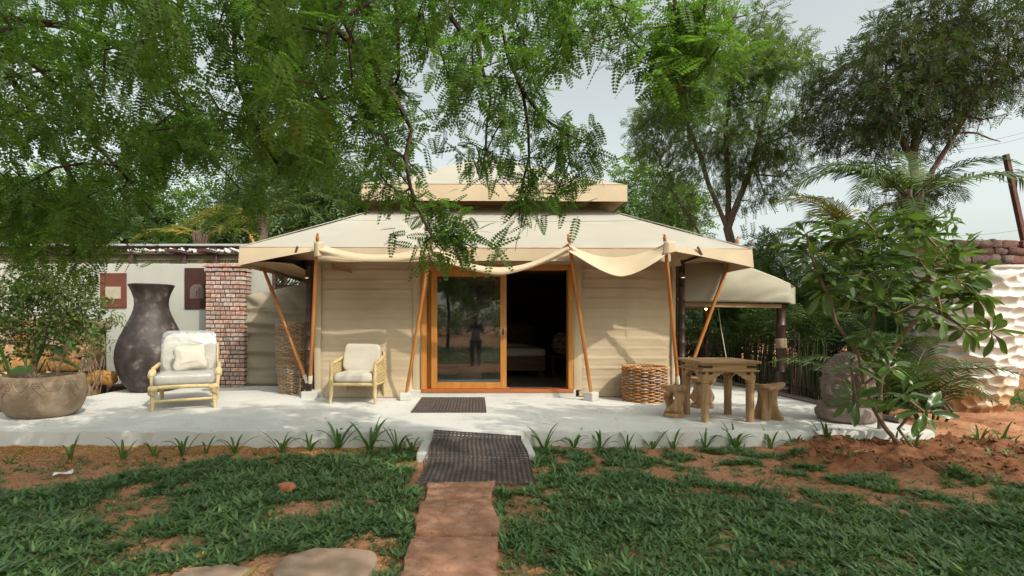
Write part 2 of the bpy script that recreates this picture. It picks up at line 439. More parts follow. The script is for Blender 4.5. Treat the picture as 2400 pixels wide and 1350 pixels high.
MAT['leaf_areca'] = leaf_mat('leaf_areca', [(0.0, (0.020, 0.045, 0.014)), (0.5, (0.040, 0.078, 0.020)), (1.0, (0.085, 0.125, 0.03))], trans=0.3, rough=0.4)
MAT['leaf_lily'] = leaf_mat('leaf_lily', [(0.0, (0.040, 0.10, 0.020)), (0.5, (0.072, 0.155, 0.03)), (1.0, (0.12, 0.21, 0.04))], trans=0.35, rough=0.35, spec=0.45, per='object')
MAT['grass'] = leaf_mat('grass', [(0.0, (0.062, 0.125, 0.048)), (0.5, (0.110, 0.200, 0.075)), (0.90, (0.18, 0.27, 0.10)), (1.0, (0.36, 0.29, 0.11))], trans=0.38, rough=0.42, spec=0.4)
MAT['petal_white'] = M('petal_white', (0.80, 0.78, 0.66), (0.82, 0.74, 0.42), scale=30, rough=0.6)
MAT['petal_yellow'] = leaf_mat('petal_yellow', [(0.0, (0.42, 0.24, 0.03)), (0.5, (0.52, 0.34, 0.04)), (0.75, (0.30, 0.13, 0.04)), (1.0, (0.60, 0.45, 0.10))], trans=0.1, rough=0.8)

def glass_mat(name, fr=1.9, tint=(0.62, 0.62, 0.58)):
    m = bpy.data.materials.new(name)
    nt, p, out = nodes_of(m)
    nt.nodes.remove(p)
    f = nt.nodes.new('ShaderNodeFresnel'); f.inputs[0].default_value = fr
    t = nt.nodes.new('ShaderNodeBsdfTransparent'); t.inputs[0].default_value = (*tint, 1)
    g = nt.nodes.new('ShaderNodeBsdfGlossy'); g.inputs['Roughness'].default_value = 0.015; g.inputs[0].default_value = (0.95, 0.95, 0.95, 1)
    ms = nt.nodes.new('ShaderNodeMixShader')
    nt.links.new(f.outputs[0], ms.inputs[0]); nt.links.new(t.outputs[0], ms.inputs[1]); nt.links.new(g.outputs[0], ms.inputs[2])
    # dusty film low on the pane
    d = nt.nodes.new('ShaderNodeBsdfDiffuse'); d.inputs[0].default_value = (0.5, 0.47, 0.42, 1)
    n = nt.nodes.new('ShaderNodeTexNoise'); n.inputs['Scale'].default_value = 3; n.inputs['Detail'].default_value = 8
    tc = nt.nodes.new('ShaderNodeTexCoord'); nt.links.new(tc.outputs['Object'], n.inputs['Vector'])
    r = ramp(nt, n.outputs[0], [(0.4, (0.01, 0.01, 0.01)), (0.8, (0.07, 0.07, 0.07))])
    m2 = nt.nodes.new('ShaderNodeMixShader')
    nt.links.new(r, m2.inputs[0]); nt.links.new(ms.outputs[0], m2.inputs[1]); nt.links.new(d.outputs[0], m2.inputs[2])
    nt.links.new(m2.outputs[0], out.inputs[0])
    return m
MAT['glass'] = glass_mat('door_glass')

def plastic_mat():
    m = bpy.data.materials.new('clear_plastic_film')
    nt, p, out = nodes_of(m)
    nt.nodes.remove(p)
    t = nt.nodes.new('ShaderNodeBsdfTransparent'); t.inputs[0].default_value = (0.93, 0.94, 0.95, 1)
    g = nt.nodes.new('ShaderNodeBsdfGlossy'); g.inputs['Roughness'].default_value = 0.12
    d = nt.nodes.new('ShaderNodeBsdfDiffuse'); d.inputs[0].default_value = (0.66, 0.68, 0.70, 1)
    tc = nt.nodes.new('ShaderNodeTexCoord')
    n = nt.nodes.new('ShaderNodeTexNoise'); n.inputs['Scale'].default_value = 4; n.inputs['Detail'].default_value = 3; n.inputs['Distortion'].default_value = 0.8
    nt.links.new(tc.outputs['Object'], n.inputs['Vector'])
    b = nt.nodes.new('ShaderNodeBump'); b.inputs['Strength'].default_value = 0.35; b.inputs['Distance'].default_value = 0.03
    nt.links.new(n.outputs[0], b.inputs['Height'])
    for s in (g, d): nt.links.new(b.outputs[0], s.inputs['Normal'])
    m1 = nt.nodes.new('ShaderNodeMixShader'); m1.inputs[0].default_value = 0.35
    nt.links.new(d.outputs[0], m1.inputs[1]); nt.links.new(g.outputs[0], m1.inputs[2])
    m2 = nt.nodes.new('ShaderNodeMixShader')
    r = ramp(nt, n.outputs[0], [(0.3, (0.16, 0.16, 0.16)), (0.75, (0.42, 0.42, 0.42))])
    nt.links.new(r, m2.inputs[0])
    nt.links.new(t.outputs[0], m2.inputs[1]); nt.links.new(m1.outputs[0], m2.inputs[2])
    nt.links.new(m2.outputs[0], out.inputs[0])
    return m
MAT['plastic'] = plastic_mat()

def emit_mat(name, c, s):
    m = bpy.data.materials.new(name)
    nt, p, out = nodes_of(m)
    p.inputs['Emission Color'].default_value = (*c, 1); p.inputs['Emission Strength'].default_value = s
    p.inputs['Base Color'].default_value = (*c, 1)
    return m

# ---------------------------------------------------------------- plants: shared machinery
def instance_mesh(name, T, F, pos, R, scale):
    """copies of one small template (n,3),(m,k), merged to one mesh; R (N,3,3)"""
    N = len(pos); n = len(T)
    V = np.einsum('nij,kj->nki', R, T) * scale[:, None, None] + pos[:, None, :]
    Fs = (F[None, :, :] + (np.arange(N) * n)[:, None, None]).reshape(-1, F.shape[1])
    return V.reshape(-1, 3), Fs

def frames(dirs, roll, rng=RNG):
    """rotation matrices whose +Y column follows dirs, Z column near up, rolled"""
    d = dirs / np.maximum(np.linalg.norm(dirs, axis=1, keepdims=True), 1e-6)
    up = np.tile(np.array([0., 0., 1.]), (len(d), 1))
    up[np.abs(d[:, 2]) > 0.95] = np.array([1., 0., 0.])
    x = np.cross(d, up); x /= np.linalg.norm(x, axis=1, keepdims=True)
    z = np.cross(x, d)
    c, s = np.cos(roll)[:, None], np.sin(roll)[:, None]
    x2 = x * c + z * s; z2 = z * c - x * s
    return np.stack([x2, d, z2], axis=2)

def pinnate(pairs, L, ll, lw, droop=0.25, swept=0.45, base=0.08, taper=True):
    """compound leaf along +Y: quads, one per leaflet"""
    V = []; F = []
    def q(a, b, c, d):
        o = len(V); V.extend([a, b, c, d]); F.append((o, o + 1, o + 2, o + 3))
    for i in range(pairs):
        t = base + (1 - base) * (i + 0.5) / pairs
        y = t * L; z = -droop * L * t * t
        k = ll * (math.sin(PI * (0.25 + 0.65 * t)) if taper else 1)
        for s in (-1, 1):
            dx, dy = s * math.cos(swept), math.sin(swept)
            px, py = -dy * s, dx * s
            w = lw / 2
            dz = -0.12 * k
            q((0, y, z), (dx * k * .5 + px * w, y + dy * k * .5 + py * w, z + dz * .3), (dx * k, y + dy * k, z + dz), (dx * k * .5 - px * w, y + dy * k * .5 - py * w, z + dz * .3))
    zt = -droop * L
    q((-0.002, 0, 0.001), (0.002, 0, 0.001), (0.0012, L, zt), (-0.0012, L, zt))
    return np.array(V, dtype=float), np.array(F)

def simple_leaf(L, w, fold=0.25, droop=0.2):
    V = [(0, 0, 0), (w / 2, L * .45, fold * w), (0, L, -droop * L), (-w / 2, L * .45, fold * w)]
    return np.array(V, float), np.array([(0, 1, 2, 3)])

def grow(targets, roots, jitter=0.12, bias=0.35, seed=0, step=0.35, droop=0.0):
    """branch net: every target joins the nearest grown node. roots: list of polylines (parent, points)
    returns nodes (n,3), parent index"""
    rng = np.random.default_rng(seed)
    P = []; par = []
    for parent, pts in roots:
        last = parent
        for p in pts:
            P.append(np.array(p, float)); par.append(last); last = len(P) - 1
    base = P[0]
    T = sorted([np.array(t, float) for t in targets], key=lambda t: np.min([np.linalg.norm(t - q) for q in P]))
    tips = []
    depth = [0.0] * len(P)
    for i in range(len(P)):
        if par[i] >= 0: depth[i] = depth[par[i]] + np.linalg.norm(P[i] - P[par[i]])
    for t in T:
        A = np.array(P)
        d = np.linalg.norm(A - t, axis=1) + bias * 0.15 * np.array(depth)
        k = int(np.argmin(d))
        L = np.linalg.norm(t - A[k]); n = max(1, int(L / step))
        last = k
        for j in range(1, n + 1):
            f = j / n
            q = A[k] + (t - A[k]) * f
            if j < n:
                q = q + rng.normal(0, jitter * L * 0.25, 3) + np.array([0, 0, (0.12 - droop) * L * math.sin(PI * f)])
            P.append(q); par.append(last); depth.append(depth[last] + L / n); last = len(P) - 1
        tips.append(last)
    return np.array(P), par, tips

def net_mesh(P, par, tips, r_tip, expo=0.5, rmax=None, n=5, flare=0):
    N = len(P)
    cnt = np.zeros(N)
    kids = [[] for _ in range(N)]
    for i, p in enumerate(par):
        if p >= 0: kids[p].append(i)
    for i in range(N - 1, -1, -1):
        if not kids[i]: cnt[i] += 1
        if par[i] >= 0: cnt[par[i]] += cnt[i]
    r = r_tip * cnt ** expo
    if rmax: r = np.minimum(r, rmax)
    if flare: r[0] *= flare
    mb = MB()
    started = [i for i in range(N) if par[i] < 0]
    stack = [(i, None) for i in started]
    while stack:
        i, prev = stack.pop()
        pts = []; rr = []
        if prev is not None:
            pts.append(P[prev]); rr.append(min(r[prev], r[i] * 1.25))
        cur = i
        while True:
            if not pts or np.linalg.norm(P[cur] - np.array(pts[-1])) > 1e-4:
                pts.append(P[cur]); rr.append(r[cur])
            if not kids[cur]: break
            ks = sorted(kids[cur], key=lambda k: -cnt[k])
            for k in ks[1:]: stack.append((k, cur))
            cur = ks[0]
        if len(pts) > 1:
            mb.tube(pts, rr, n=(n + 3 if max(rr) > 0.06 else n), caps=True)
    return mb

def ellipsoid_pts(c, r, n, rng, shell=0.35, gap=0.0, gscale=1.0, seed=0):
    out = []
    while len(out) < n:
        d = rng.normal(size=(n * 2, 3)); d /= np.linalg.norm(d, axis=1, keepdims=True)
        k = (shell + (1 - shell) * rng.random(n * 2)) ** (1 / 2)
        q = np.array(c) + d * k[:, None] * np.array(r)
        if gap:
            q = q[vnoise(q / gscale, seed) > -1 + gap]
        out.extend(list(q))
    return out[:n]

def leaf_cloud(name, mat, parent, centres, per, radius, tmpl, rng, smin=0.7, smax=1.25, down=0.35, flat=0.7, kind=None, out_from=None):
    T, F = tmpl
    C = np.repeat(np.array(centres), per, axis=0)
    N = len(C)
    off = np.clip(rng.normal(size=(N, 3)), -1.7, 1.7) * radius * 0.55; off[:, 2] *= flat
    d = rng.normal(size=(N, 3)) + off / max(radius, 1e-3) * 0.8
    if out_from is not None:
        o = C - np.array(out_from); o /= np.linalg.norm(o, axis=1, keepdims=True) + 1e-6
        d += o * 0.7
    d[:, 2] -= down
    R = frames(d, rng.normal(0, 0.5, N))
    V, Fs = instance_mesh(name, T, F, C + off, R, rng.uniform(smin, smax, N))
    if parent is not None:
        w = world_loc(parent); V = V - np.array(w)
    me = np_mesh(name, V, Fs, False)
    return link_mesh(name, me, mat, parent, kind)
# ================================================================ ground
ZD = 0.18                       # top of the terrace
DECK = (-6.8, 5.42, 6.05, 16.6)

def ground_height(x, y):
    x = np.asarray(x, float); y = np.asarray(y, float)
    p = np.stack([x, y, np.zeros_like(x)], 1)
    near = np.exp(-((np.maximum(np.abs(x) - 9, 0)) / 4) ** 2 - (np.maximum(np.abs(y - 5) - 6, 0) / 4) ** 2)
    z = 0.018 * fbm(p * 0.9, 3, 3) + near * 0.010 * fbm(p * 7, 3, 5)
    # dug bed with a raised rim round the frangipani
    d = np.sqrt(((x - 4.95) / 1.25) ** 2 + ((y - 5.55) / 0.75) ** 2)
    z += 0.10 * np.exp(-((d - 0.85) / 0.30) ** 2) + 0.06 * np.exp(-(d / 0.6) ** 2)
    z += 0.06 * np.exp(-(np.maximum(d - 1, 0) / 0.35) ** 2) * np.clip(fbm(p * 9, 3, 9), -0.3, 1.0) * (d < 2)
    # strip of loose soil along the terrace
    s = np.exp(-((y - 5.75) / 0.35) ** 2) * (x < 5) * (x > -8)
    z += s * 0.02 * fbm(p * 10, 3, 11)
    # heaps at the right end
    z += 0.05 * np.exp(-(((x - 7.5) / 2.5) ** 2 + ((y - 7.2) / 0.8) ** 2)) * (0.6 + fbm(p * 4, 3, 15))
    return z - 0.012

def axis(lo, hi, step, far):
    a = list(np.arange(lo, hi, step)); d = step
    x = hi
    while x < far: a.append(x); d *= 1.35; x += d
    a.append(far); d = step; x = lo - d; b = []
    while x > -far: b.append(x); d *= 1.35; x -= d
    b.append(-far)
    return np.array(sorted(b) + a)

gx = axis(-7.5, 10.0, 0.055, 600); gy = axis(2.2, 8.2, 0.05, 600)
XX, YY = np.meshgrid(gx, gy)
GV = np.stack([XX.ravel(), YY.ravel(), ground_height(XX.ravel(), YY.ravel())], 1)
nx, ny = len(gx), len(gy)
ii, jj = np.meshgrid(np.arange(nx - 1), np.arange(ny - 1))
a = (jj * nx + ii).ravel()
GF = np.stack([a, a + 1, a + 1 + nx, a + nx], 1)
# keep the ground under the terrace well below its slab
inside = (GV[:, 0] > DECK[0] + .2) & (GV[:, 0] < DECK[1] - .2) & (GV[:, 1] > DECK[2] + .2) & (GV[:, 1] < DECK[3] - .2)
GV[inside, 2] -= 0.05

def ground_material():
    m = bpy.data.materials.new('red_earth')
    nt, p, out = nodes_of(m)
    p.inputs['Roughness'].default_value = 0.95; p.inputs['Specular IOR Level'].default_value = 0.12
    tc = nt.nodes.new('ShaderNodeTexCoord')
    def noise(s, d=8, r=0.6):
        n = nt.nodes.new('ShaderNodeTexNoise'); n.inputs['Scale'].default_value = s; n.inputs['Detail'].default_value = d; n.inputs['Roughness'].default_value = r
        nt.links.new(tc.outputs['Object'], n.inputs['Vector']); return n.outputs[0]
    big = ramp(nt, noise(0.7, 5), [(0.35, (0.34, 0.150, 0.075)), (0.52, (0.42, 0.215, 0.125)), (0.7, (0.28, 0.115, 0.055))])
    fine = ramp(nt, noise(26, 8, 0.75), [(0.32, (0.45, 0.42, 0.40)), (0.5, (1.0, 1.0, 1.0)), (0.72, (1.3, 1.25, 1.2))])
    mx = nt.nodes.new('ShaderNodeMix'); mx.data_type = 'RGBA'; mx.blend_type = 'MULTIPLY'; mx.inputs[0].default_value = 1
    nt.links.new(big, mx.inputs[6]); nt.links.new(fine, mx.inputs[7])
    # freshly dug, damp earth of the planting bed
    mp = nt.nodes.new('ShaderNodeMapping'); mp.vector_type = 'POINT'
    mp.inputs['Location'].default_value = (-4.95 / 1.55, -5.5 / 0.95, 0); mp.inputs['Scale'].default_value = (1 / 1.55, 1 / 0.95, 0)
    nt.links.new(tc.outputs['Object'], mp.inputs[0])
    ln = nt.nodes.new('ShaderNodeVectorMath'); ln.operation = 'LENGTH'; nt.links.new(mp.outputs[0], ln.inputs[0])
    ad = nt.nodes.new('ShaderNodeMath'); ad.operation = 'MULTIPLY_ADD'; ad.inputs[1].default_value = 0.7
    nt.links.new(noise(3.0, 6), ad.inputs[0]); nt.links.new(ln.outputs['Value'], ad.inputs[2])
    fac = ramp(nt, ad.outputs[0], [(0.0, (1, 1, 1)), (1.0, (0, 0, 0))]); fac.node.color_ramp.elements[0].position = 0.55
    mr = nt.nodes.new('ShaderNodeMapRange'); mr.inputs['From Min'].default_value = 1.15; mr.inputs['From Max'].default_value = 1.5; mr.inputs['To Min'].default_value = 1; mr.inputs['To Max'].default_value = 0
    nt.links.new(ad.outputs[0], mr.inputs['Value'])
    damp = nt.nodes.new('ShaderNodeMix'); damp.data_type = 'RGBA'; damp.blend_type = 'MULTIPLY'
    nt.links.new(mr.outputs[0], damp.inputs[0]); nt.links.new(mx.outputs[2], damp.inputs[6]); damp.inputs[7].default_value = (0.52, 0.46, 0.42, 1)
    nt.links.new(damp.outputs[2], p.inputs['Base Color'])
    b = nt.nodes.new('ShaderNodeBump'); b.inputs['Strength'].default_value = 0.7; b.inputs['Distance'].default_value = 0.015
    nt.links.new(noise(45, 8, 0.7), b.inputs['Height']); nt.links.new(b.outputs[0], p.inputs['Normal'])
    return m
MAT['earth'] = ground_material()
ground = link_mesh('ground', np_mesh('ground', GV, GF, True), MAT['earth'], kind='structure')

# ================================================================ terrace
mb = MB()
x0, x1, y0, y1 = DECK
# front edge with small chips and an uneven lip
n = 160
def deckfn(p):
    return p
top = []; F = []
xs = np.linspace(x0, x1, n + 1)
chip = np.clip(vnoise(np.stack([xs * 7, xs * 0, xs * 0], 1), 4) - 0.55, 0, 1) * 0.05
wob = 0.006 * vnoise(np.stack([xs * 1.2, xs * 0, xs * 0], 1), 8)
V = []
for i, x in enumerate(xs):
    V += [(x, y0 + wob[i], -0.12), (x, y0 + wob[i], ZD - 0.016 - chip[i] * .6), (x, y0 + wob[i] + 0.006 + chip[i] * .3, ZD - 0.004 - chip[i] * .4), (x, y0 + 0.02 + chip[i], ZD), (x, y1, ZD), (x, y1, -0.12)]
for i in range(n):
    for k in range(5):
        a = i * 6 + k
        F.append((a, a + 6, a + 7, a + 1))
F.append(tuple(range(0, 6))); F.append(tuple(n * 6 + k for k in range(5, -1, -1)))
mb.add(V, F)
deck = mb.build('terrace', MAT['deck'], smooth=30, kind='structure')

# kerb pipe along the right edge
pipe = MB().tube([(5.40, 6.5, ZD + 0.035), (5.40, 9.0, ZD + 0.03), (5.39, 12.5, ZD + 0.03)], 0.035, 10).build('drain_pipe', MAT['metal_grey'], smooth=50)
tag(pipe, 'grey drain pipe lying along the side edge of the white terrace', 'pipe')

# ================================================================ step and stepping stones
st = MB().box(-0.63, 0.63, 5.40, 6.045, -0.1, 0.088).build('concrete_step', MAT['white_paint'], bevel=0.025)
tag(st, 'low white concrete step half hidden under the draped rubber mat', 'step')

def slab(name, outline, z, h, mat, parent, seed=0):
    """irregular stone slab from a plan outline"""
    rng = random.Random(seed)
    pts = []
    n = len(outline)
    for i in range(n):
        a = Vector(outline[i]); b = Vector(outline[(i + 1) % n])
        L = (b - a).length; k = max(2, int(L / 0.07))
        nrm = Vector((b.y - a.y, a.x - b.x)).normalized()
        for j in range(k):
            p = a.lerp(b, j / k) + nrm * rng.uniform(-0.016, 0.006)
            pts.append(p)
    m = len(pts); c = sum(pts, Vector((0, 0))) / m
    vs = []; fs = []
    rings = [(1.0, -0.05), (1.0, h * 0.55), (0.985, h * 0.9), (0.95, h), (0.6, h * 1.08), (0.25, h * 1.1)]
    for s, dz in rings:
        for p in pts:
            q = c + (p - c) * s
            vs.append((q.x, q.y, z + dz + (rng.uniform(-.003, .003) if dz > 0 else 0)))
    for r in range(len(rings) - 1):
        for i in range(m):
            i2 = (i + 1) % m
            fs.append((r * m + i, r * m + i2, (r + 1) * m + i2, (r + 1) * m + i))
    fs.append(tuple((len(rings) - 1) * m + i for i in range(m)))
    b = MB().add(vs, fs)
    return b.build(name, mat, parent, smooth=50)

path = thing('path', None, None); path['kind'] = 'structure'
def uv2g(u, v, z=0.0):
    Y = (CAMZ - z) * 1200 / (v - 762); return ((u - 1115) * Y / 1200, Y)
def outl(*uv): return [uv2g(*p, 0.02) for p in uv]
slab('stepping_stone', outl((940, 1357), (962, 1268), (1030, 1266), (1100, 1262), (1164, 1264), (1166, 1300), (1160, 1362), (1150, 1500), (880, 1500)), 0.0, 0.042, MAT['paver'], path, 1)
slab('stepping_stone', outl((972, 1246), (982, 1190), (992, 1179), (1150, 1174), (1158, 1200), (1166, 1222), (1166, 1250), (1060, 1253)), 0.0, 0.040, MAT['paver'], path, 2)
slab('stepping_stone', outl((1000, 1172), (1002, 1134), (1158, 1130), (1150, 1163), (1060, 1167)), 0.0, 0.034, MAT['paver'], path, 3)
slab('stepping_stone', outl((640, 1345), (668, 1308), (740, 1290), (820, 1286), (872, 1294), (884, 1312), (858, 1352), (820, 1420), (660, 1420)), 0.0, 0.034, MAT['flagstone'], path, 4)
slab('stepping_stone', outl((400, 1352), (450, 1334), (540, 1326), (582, 1334), (560, 1362), (520, 1420), (400, 1420)), 0.0, 0.034, MAT['flagstone'], path, 5)

# ================================================================ the tent
XL, XR, YW, YB = -2.90, 3.56, 8.95, 15.65
CX, CY = 0.33, 12.30
tent = thing('tent', 'large beige canvas lodge tent with two-tier roof on the white terrace', 'tent', (CX, YW, ZD))
CAN, ROOF = MAT['canvas'], MAT['canvas_roof']

def quad_surface(a, b, c, d, nu, nv, sag=0.0, rough=0.0, seed=0, nrm=(0, 0, -1)):
    """a-b low edge, d-c high edge"""
    a, b, c, d = map(Vector, (a, b, c, d)); nrm = Vector(nrm)
    pts = []
    for j in range(nv + 1):
        for i in range(nu + 1):
            s, t = i / nu, j / nv
            p = a.lerp(b, s).lerp(d.lerp(c, s), t)
            pts.append(p + nrm * sag * math.sin(PI * t) * (0.5 + 0.5 * math.sin(PI * s)))
    A = np.array(pts)
    if rough:
        nn = fbm(A * np.array([0.9, 0.9, 0.9]), 3, seed) * rough
        w = np.array([math.sin(PI * (i % (nu + 1)) / nu) * math.sin(PI * (i // (nu + 1)) / nv) for i in range(len(A))])
        A = A + np.array(nrm)[None, :] * (nn * w)[:, None]
    F = [(j * (nu + 1) + i, j * (nu + 1) + i + 1, (j + 1) * (nu + 1) + i + 1, (j + 1) * (nu + 1) + i) for j in range(nv) for i in range(nu)]
    return A, F

EX0, EX1, EY0, EY1, EZ = -3.76, 4.40, 8.15, 16.45, 2.67
NX0, NX1, NY0, NY1, NZ = -1.66, 2.27, 10.25, 14.35, 3.83
mb = MB()
E = [(EX0, EY0, EZ), (EX1, EY0, EZ - 0.03), (EX1, EY1, EZ), (EX0, EY1, EZ)]
N_ = [(NX0, NY0, NZ), (NX1, NY0, NZ), (NX1, NY1, NZ), (NX0, NY1, NZ)]
for k in range(4):
    A, F = quad_surface(E[k], E[(k + 1) % 4], N_[(k + 1) % 4], N_[k], 48, 20, sag=0.045, rough=0.03, seed=k)
    mb.add(A, F)
lower_roof = mb.build('lower_roof', ROOF, tent, smooth=25, world=True)
mb = MB().tube([E[0], E[1]], 0.008, 6).tube([E[1], E[2]], 0.008, 6).tube([E[3], E[0]], 0.008, 6)
mb.build('eave_piping', MAT['piping'], lower_roof, world=True, smooth=60)
for k in (0, 1):
    p, q = Vector(E[k]), Vector(N_[k])
    MB().tube([p.lerp(q, t / 12) + Vector((0, 0, 0.006 - 0.02 * math.sin(PI * t / 12) * 0)) for t in range(13)], 0.010, 6).build('hip_seam', ROOF, lower_roof, world=True, smooth=60)

# stitched panel seams on the front slopes
def on_roof(a, b, c, d, s, t, sag):
    a, b, c, d = map(Vector, (a, b, c, d)); p = a.lerp(b, s).lerp(d.lerp(c, s), t)
    return p + Vector((0, 0, -sag * math.sin(PI * t) * (.5 + .5 * math.sin(PI * s)) + .012))
MB().tube([on_roof(E[0], E[1], N_[1], N_[0], t / 30, .62, .045) - Vector((0, 0, .008)) for t in range(31)], .005, 5).build('panel_seam', ROOF, lower_roof, world=True, smooth=60)

# neck between the two roofs
mb = MB()
mb.box(NX0, NX1, NY0, NY1, NZ - 0.06, 4.25)
mb.build('roof_neck', MAT['canvas_lining'], tent, world=True)

UX0, UX1, UY0, UY1, UZ = -2.14, 2.84, 9.60, 15.00, 4.08
apex = (CX, CY, 5.50)
mb = MB()
U = [(UX0, UY0, UZ), (UX1, UY0, UZ - 0.02), (UX1, UY1, UZ), (UX0, UY1, UZ)]
for k in range(4):
    a, b = U[k], U[(k + 1) % 4]
    pa = Vector(apex) + (Vector(a) - Vector(apex)) * 0.03; pb = Vector(apex) + (Vector(b) - Vector(apex)) * 0.03
    A, F = quad_surface(a, b, pb, pa, 36, 16, sag=0.05, rough=0.02, seed=20 + k)
    mb.add(A, F)
upper_roof = mb.build('upper_roof', ROOF, tent, smooth=25, world=True)
MB().tube([U[0], U[1]], 0.008, 6).tube([U[1], U[2]], 0.008, 6).tube([U[3], U[0]], 0.008, 6).build('eave_piping', MAT['piping'], upper_roof, world=True, smooth=60)

def valance(name, a, b, hfn, out, mat, bulge=0.03, nu=60, nv=8, seed=0, parent=tent, freq=5.0):
    """hanging strip below edge a-b; hfn(s) its depth; out = outward direction"""
    a, b, out = Vector(a), Vector(b), Vector(out)
    mbv = MB()
    L = (b - a).length
    def fn(s, t):
        p = a.lerp(b, s); h = hfn(s)
        r = vnoise([[s * L * freq, t * 0.5, seed]], seed)[0]
        return p + Vector((0, 0, -h * t)) + out * (0.004 + t * bulge + 0.014 * t * r)
    mbv.grid(fn, nu, nv)
    return mbv.build(name, mat, parent, smooth=60, world=True)

uval = [valance('upper_valance', U[0], U[1], lambda s: 0.315, (0, -1, 0), CAN, 0.015, seed=1, freq=1.5),
        valance('upper_valance', U[1], U[2], lambda s: 0.315, (1, 0, 0), CAN, 0.015, seed=2, freq=1.5),
        valance('upper_valance', U[3], U[0], lambda s: 0.315, (-1, 0, 0), CAN, 0.015, seed=3, freq=1.5)]
# lining under the upper overhang
mb = MB()
zi = UZ - 0.30
ring_o = [(UX0 + .02, UY0 + .02, zi), (UX1 - .02, UY0 + .02, zi - .02), (UX1 - .02, UY1 - .02, zi), (UX0 + .02, UY1 - .02, zi)]
ring_i = [(NX0 - .02, NY0 - .02, NZ + .14), (NX1 + .02, NY0 - .02, NZ + .14), (NX1 + .02, NY1, NZ + .14), (NX0 - .02, NY1, NZ + .14)]
for k in range(4):
    A, F = quad_surface(ring_o[k], ring_o[(k + 1) % 4], ring_i[(k + 1) % 4], ring_i[k], 12, 4, 0.02)
    mb.add(A, F)
mb.build('upper_soffit', MAT['canvas_lining'], tent, smooth=30, world=True)

# valances of the lower eave
def hl(s): return 0.30 - 0.235 * s ** 0.9
def hm(s): return 0.225 + 0.01 * math.sin(9 * s)
def hr(s): return 0.065 + 0.235 * s ** 1.1
xa, xb = -2.55, 3.10
v1 = valance('valance', (EX0, EY0, EZ), (xa, EY0, EZ), hl, (0, -1, 0), CAN, 0.05, seed=5, freq=2.2)
v2 = valance('valance', (xa, EY0, EZ), (xb, EY0, EZ), hm, (0, -1, 0), CAN, 0.01, seed=6)
v3 = valance('valance', (xb, EY0, EZ), (EX1, EY0, EZ - .03), hr, (0, -1, 0), CAN, 0.05, seed=7, freq=2.2)
v4 = valance('valance', (EX0, EY0, EZ), (EX0, EY1, EZ), lambda s: 0.29, (-1, 0, 0), CAN, 0.02, seed=8, freq=2)
v5 = valance('valance', (EX1, EY0, EZ - .03), (EX1, EY1, EZ), lambda s: 0.29, (1, 0, 0), CAN, 0.02, seed=9, freq=2)
for (u, vv, tilt) in ((694, 588, 0.3), (1168, 592, 0.0), (1640, 588, -0.5)):
    c = W(u, vv, EY0 - 0.045)
    Mx = Matrix.Translation(c) @ Matrix.Rotation(tilt, 4, 'Y')
    MB().box(-0.018, 0.018, -0.006, 0.006, -0.075, 0.075, Mx).build('toggle_strap', MAT['leather'], tent, world=True, bevel=0.003)

# soffit: lining hung below the eaves, sagging at the corners
mb = MB()
def sof_front(s, t):
    x = EX0 + .03 + (EX1 - EX0 - .06) * s; y = EY0 + .03 + (YW - EY0) * t
    end = abs(s - 0.5) * 2
    return Vector((x, y, EZ - 0.06 - 0.05 * t - 0.12 * math.sin(PI * t) * end ** 6))
mb.grid(sof_front, 60, 8)
mb.build('soffit', MAT['canvas_lining'], tent, smooth=60, world=True)
def sof_left(s, t):
    y = EY0 + .02 + (12.5 - EY0) * s
    x = EX0 + .02 + (XL - EX0 - .04) * t
    return Vector((x, y, EZ - 0.24 + 0.02 * math.sin(7 * s) - 0.12 * t ** 1.6 + 0.10 * (1 - min(1, s * 4)) * t))
mb = MB(); mb.grid(sof_left, 30, 12); mb.build('soffit', MAT['canvas_lining'], tent, smooth=60, world=True)
def sof_right(s, t):
    y = EY0 + .05 + (12.5 - EY0) * s
    x = EX1 - .02 + (XR - EX1 + .04) * t
    return Vector((x, y, EZ - 0.10 - 0.06 * t))
mb = MB(); mb.grid(sof_right, 20, 6); mb.build('soffit', MAT['canvas_lining'], tent, smooth=60, world=True)

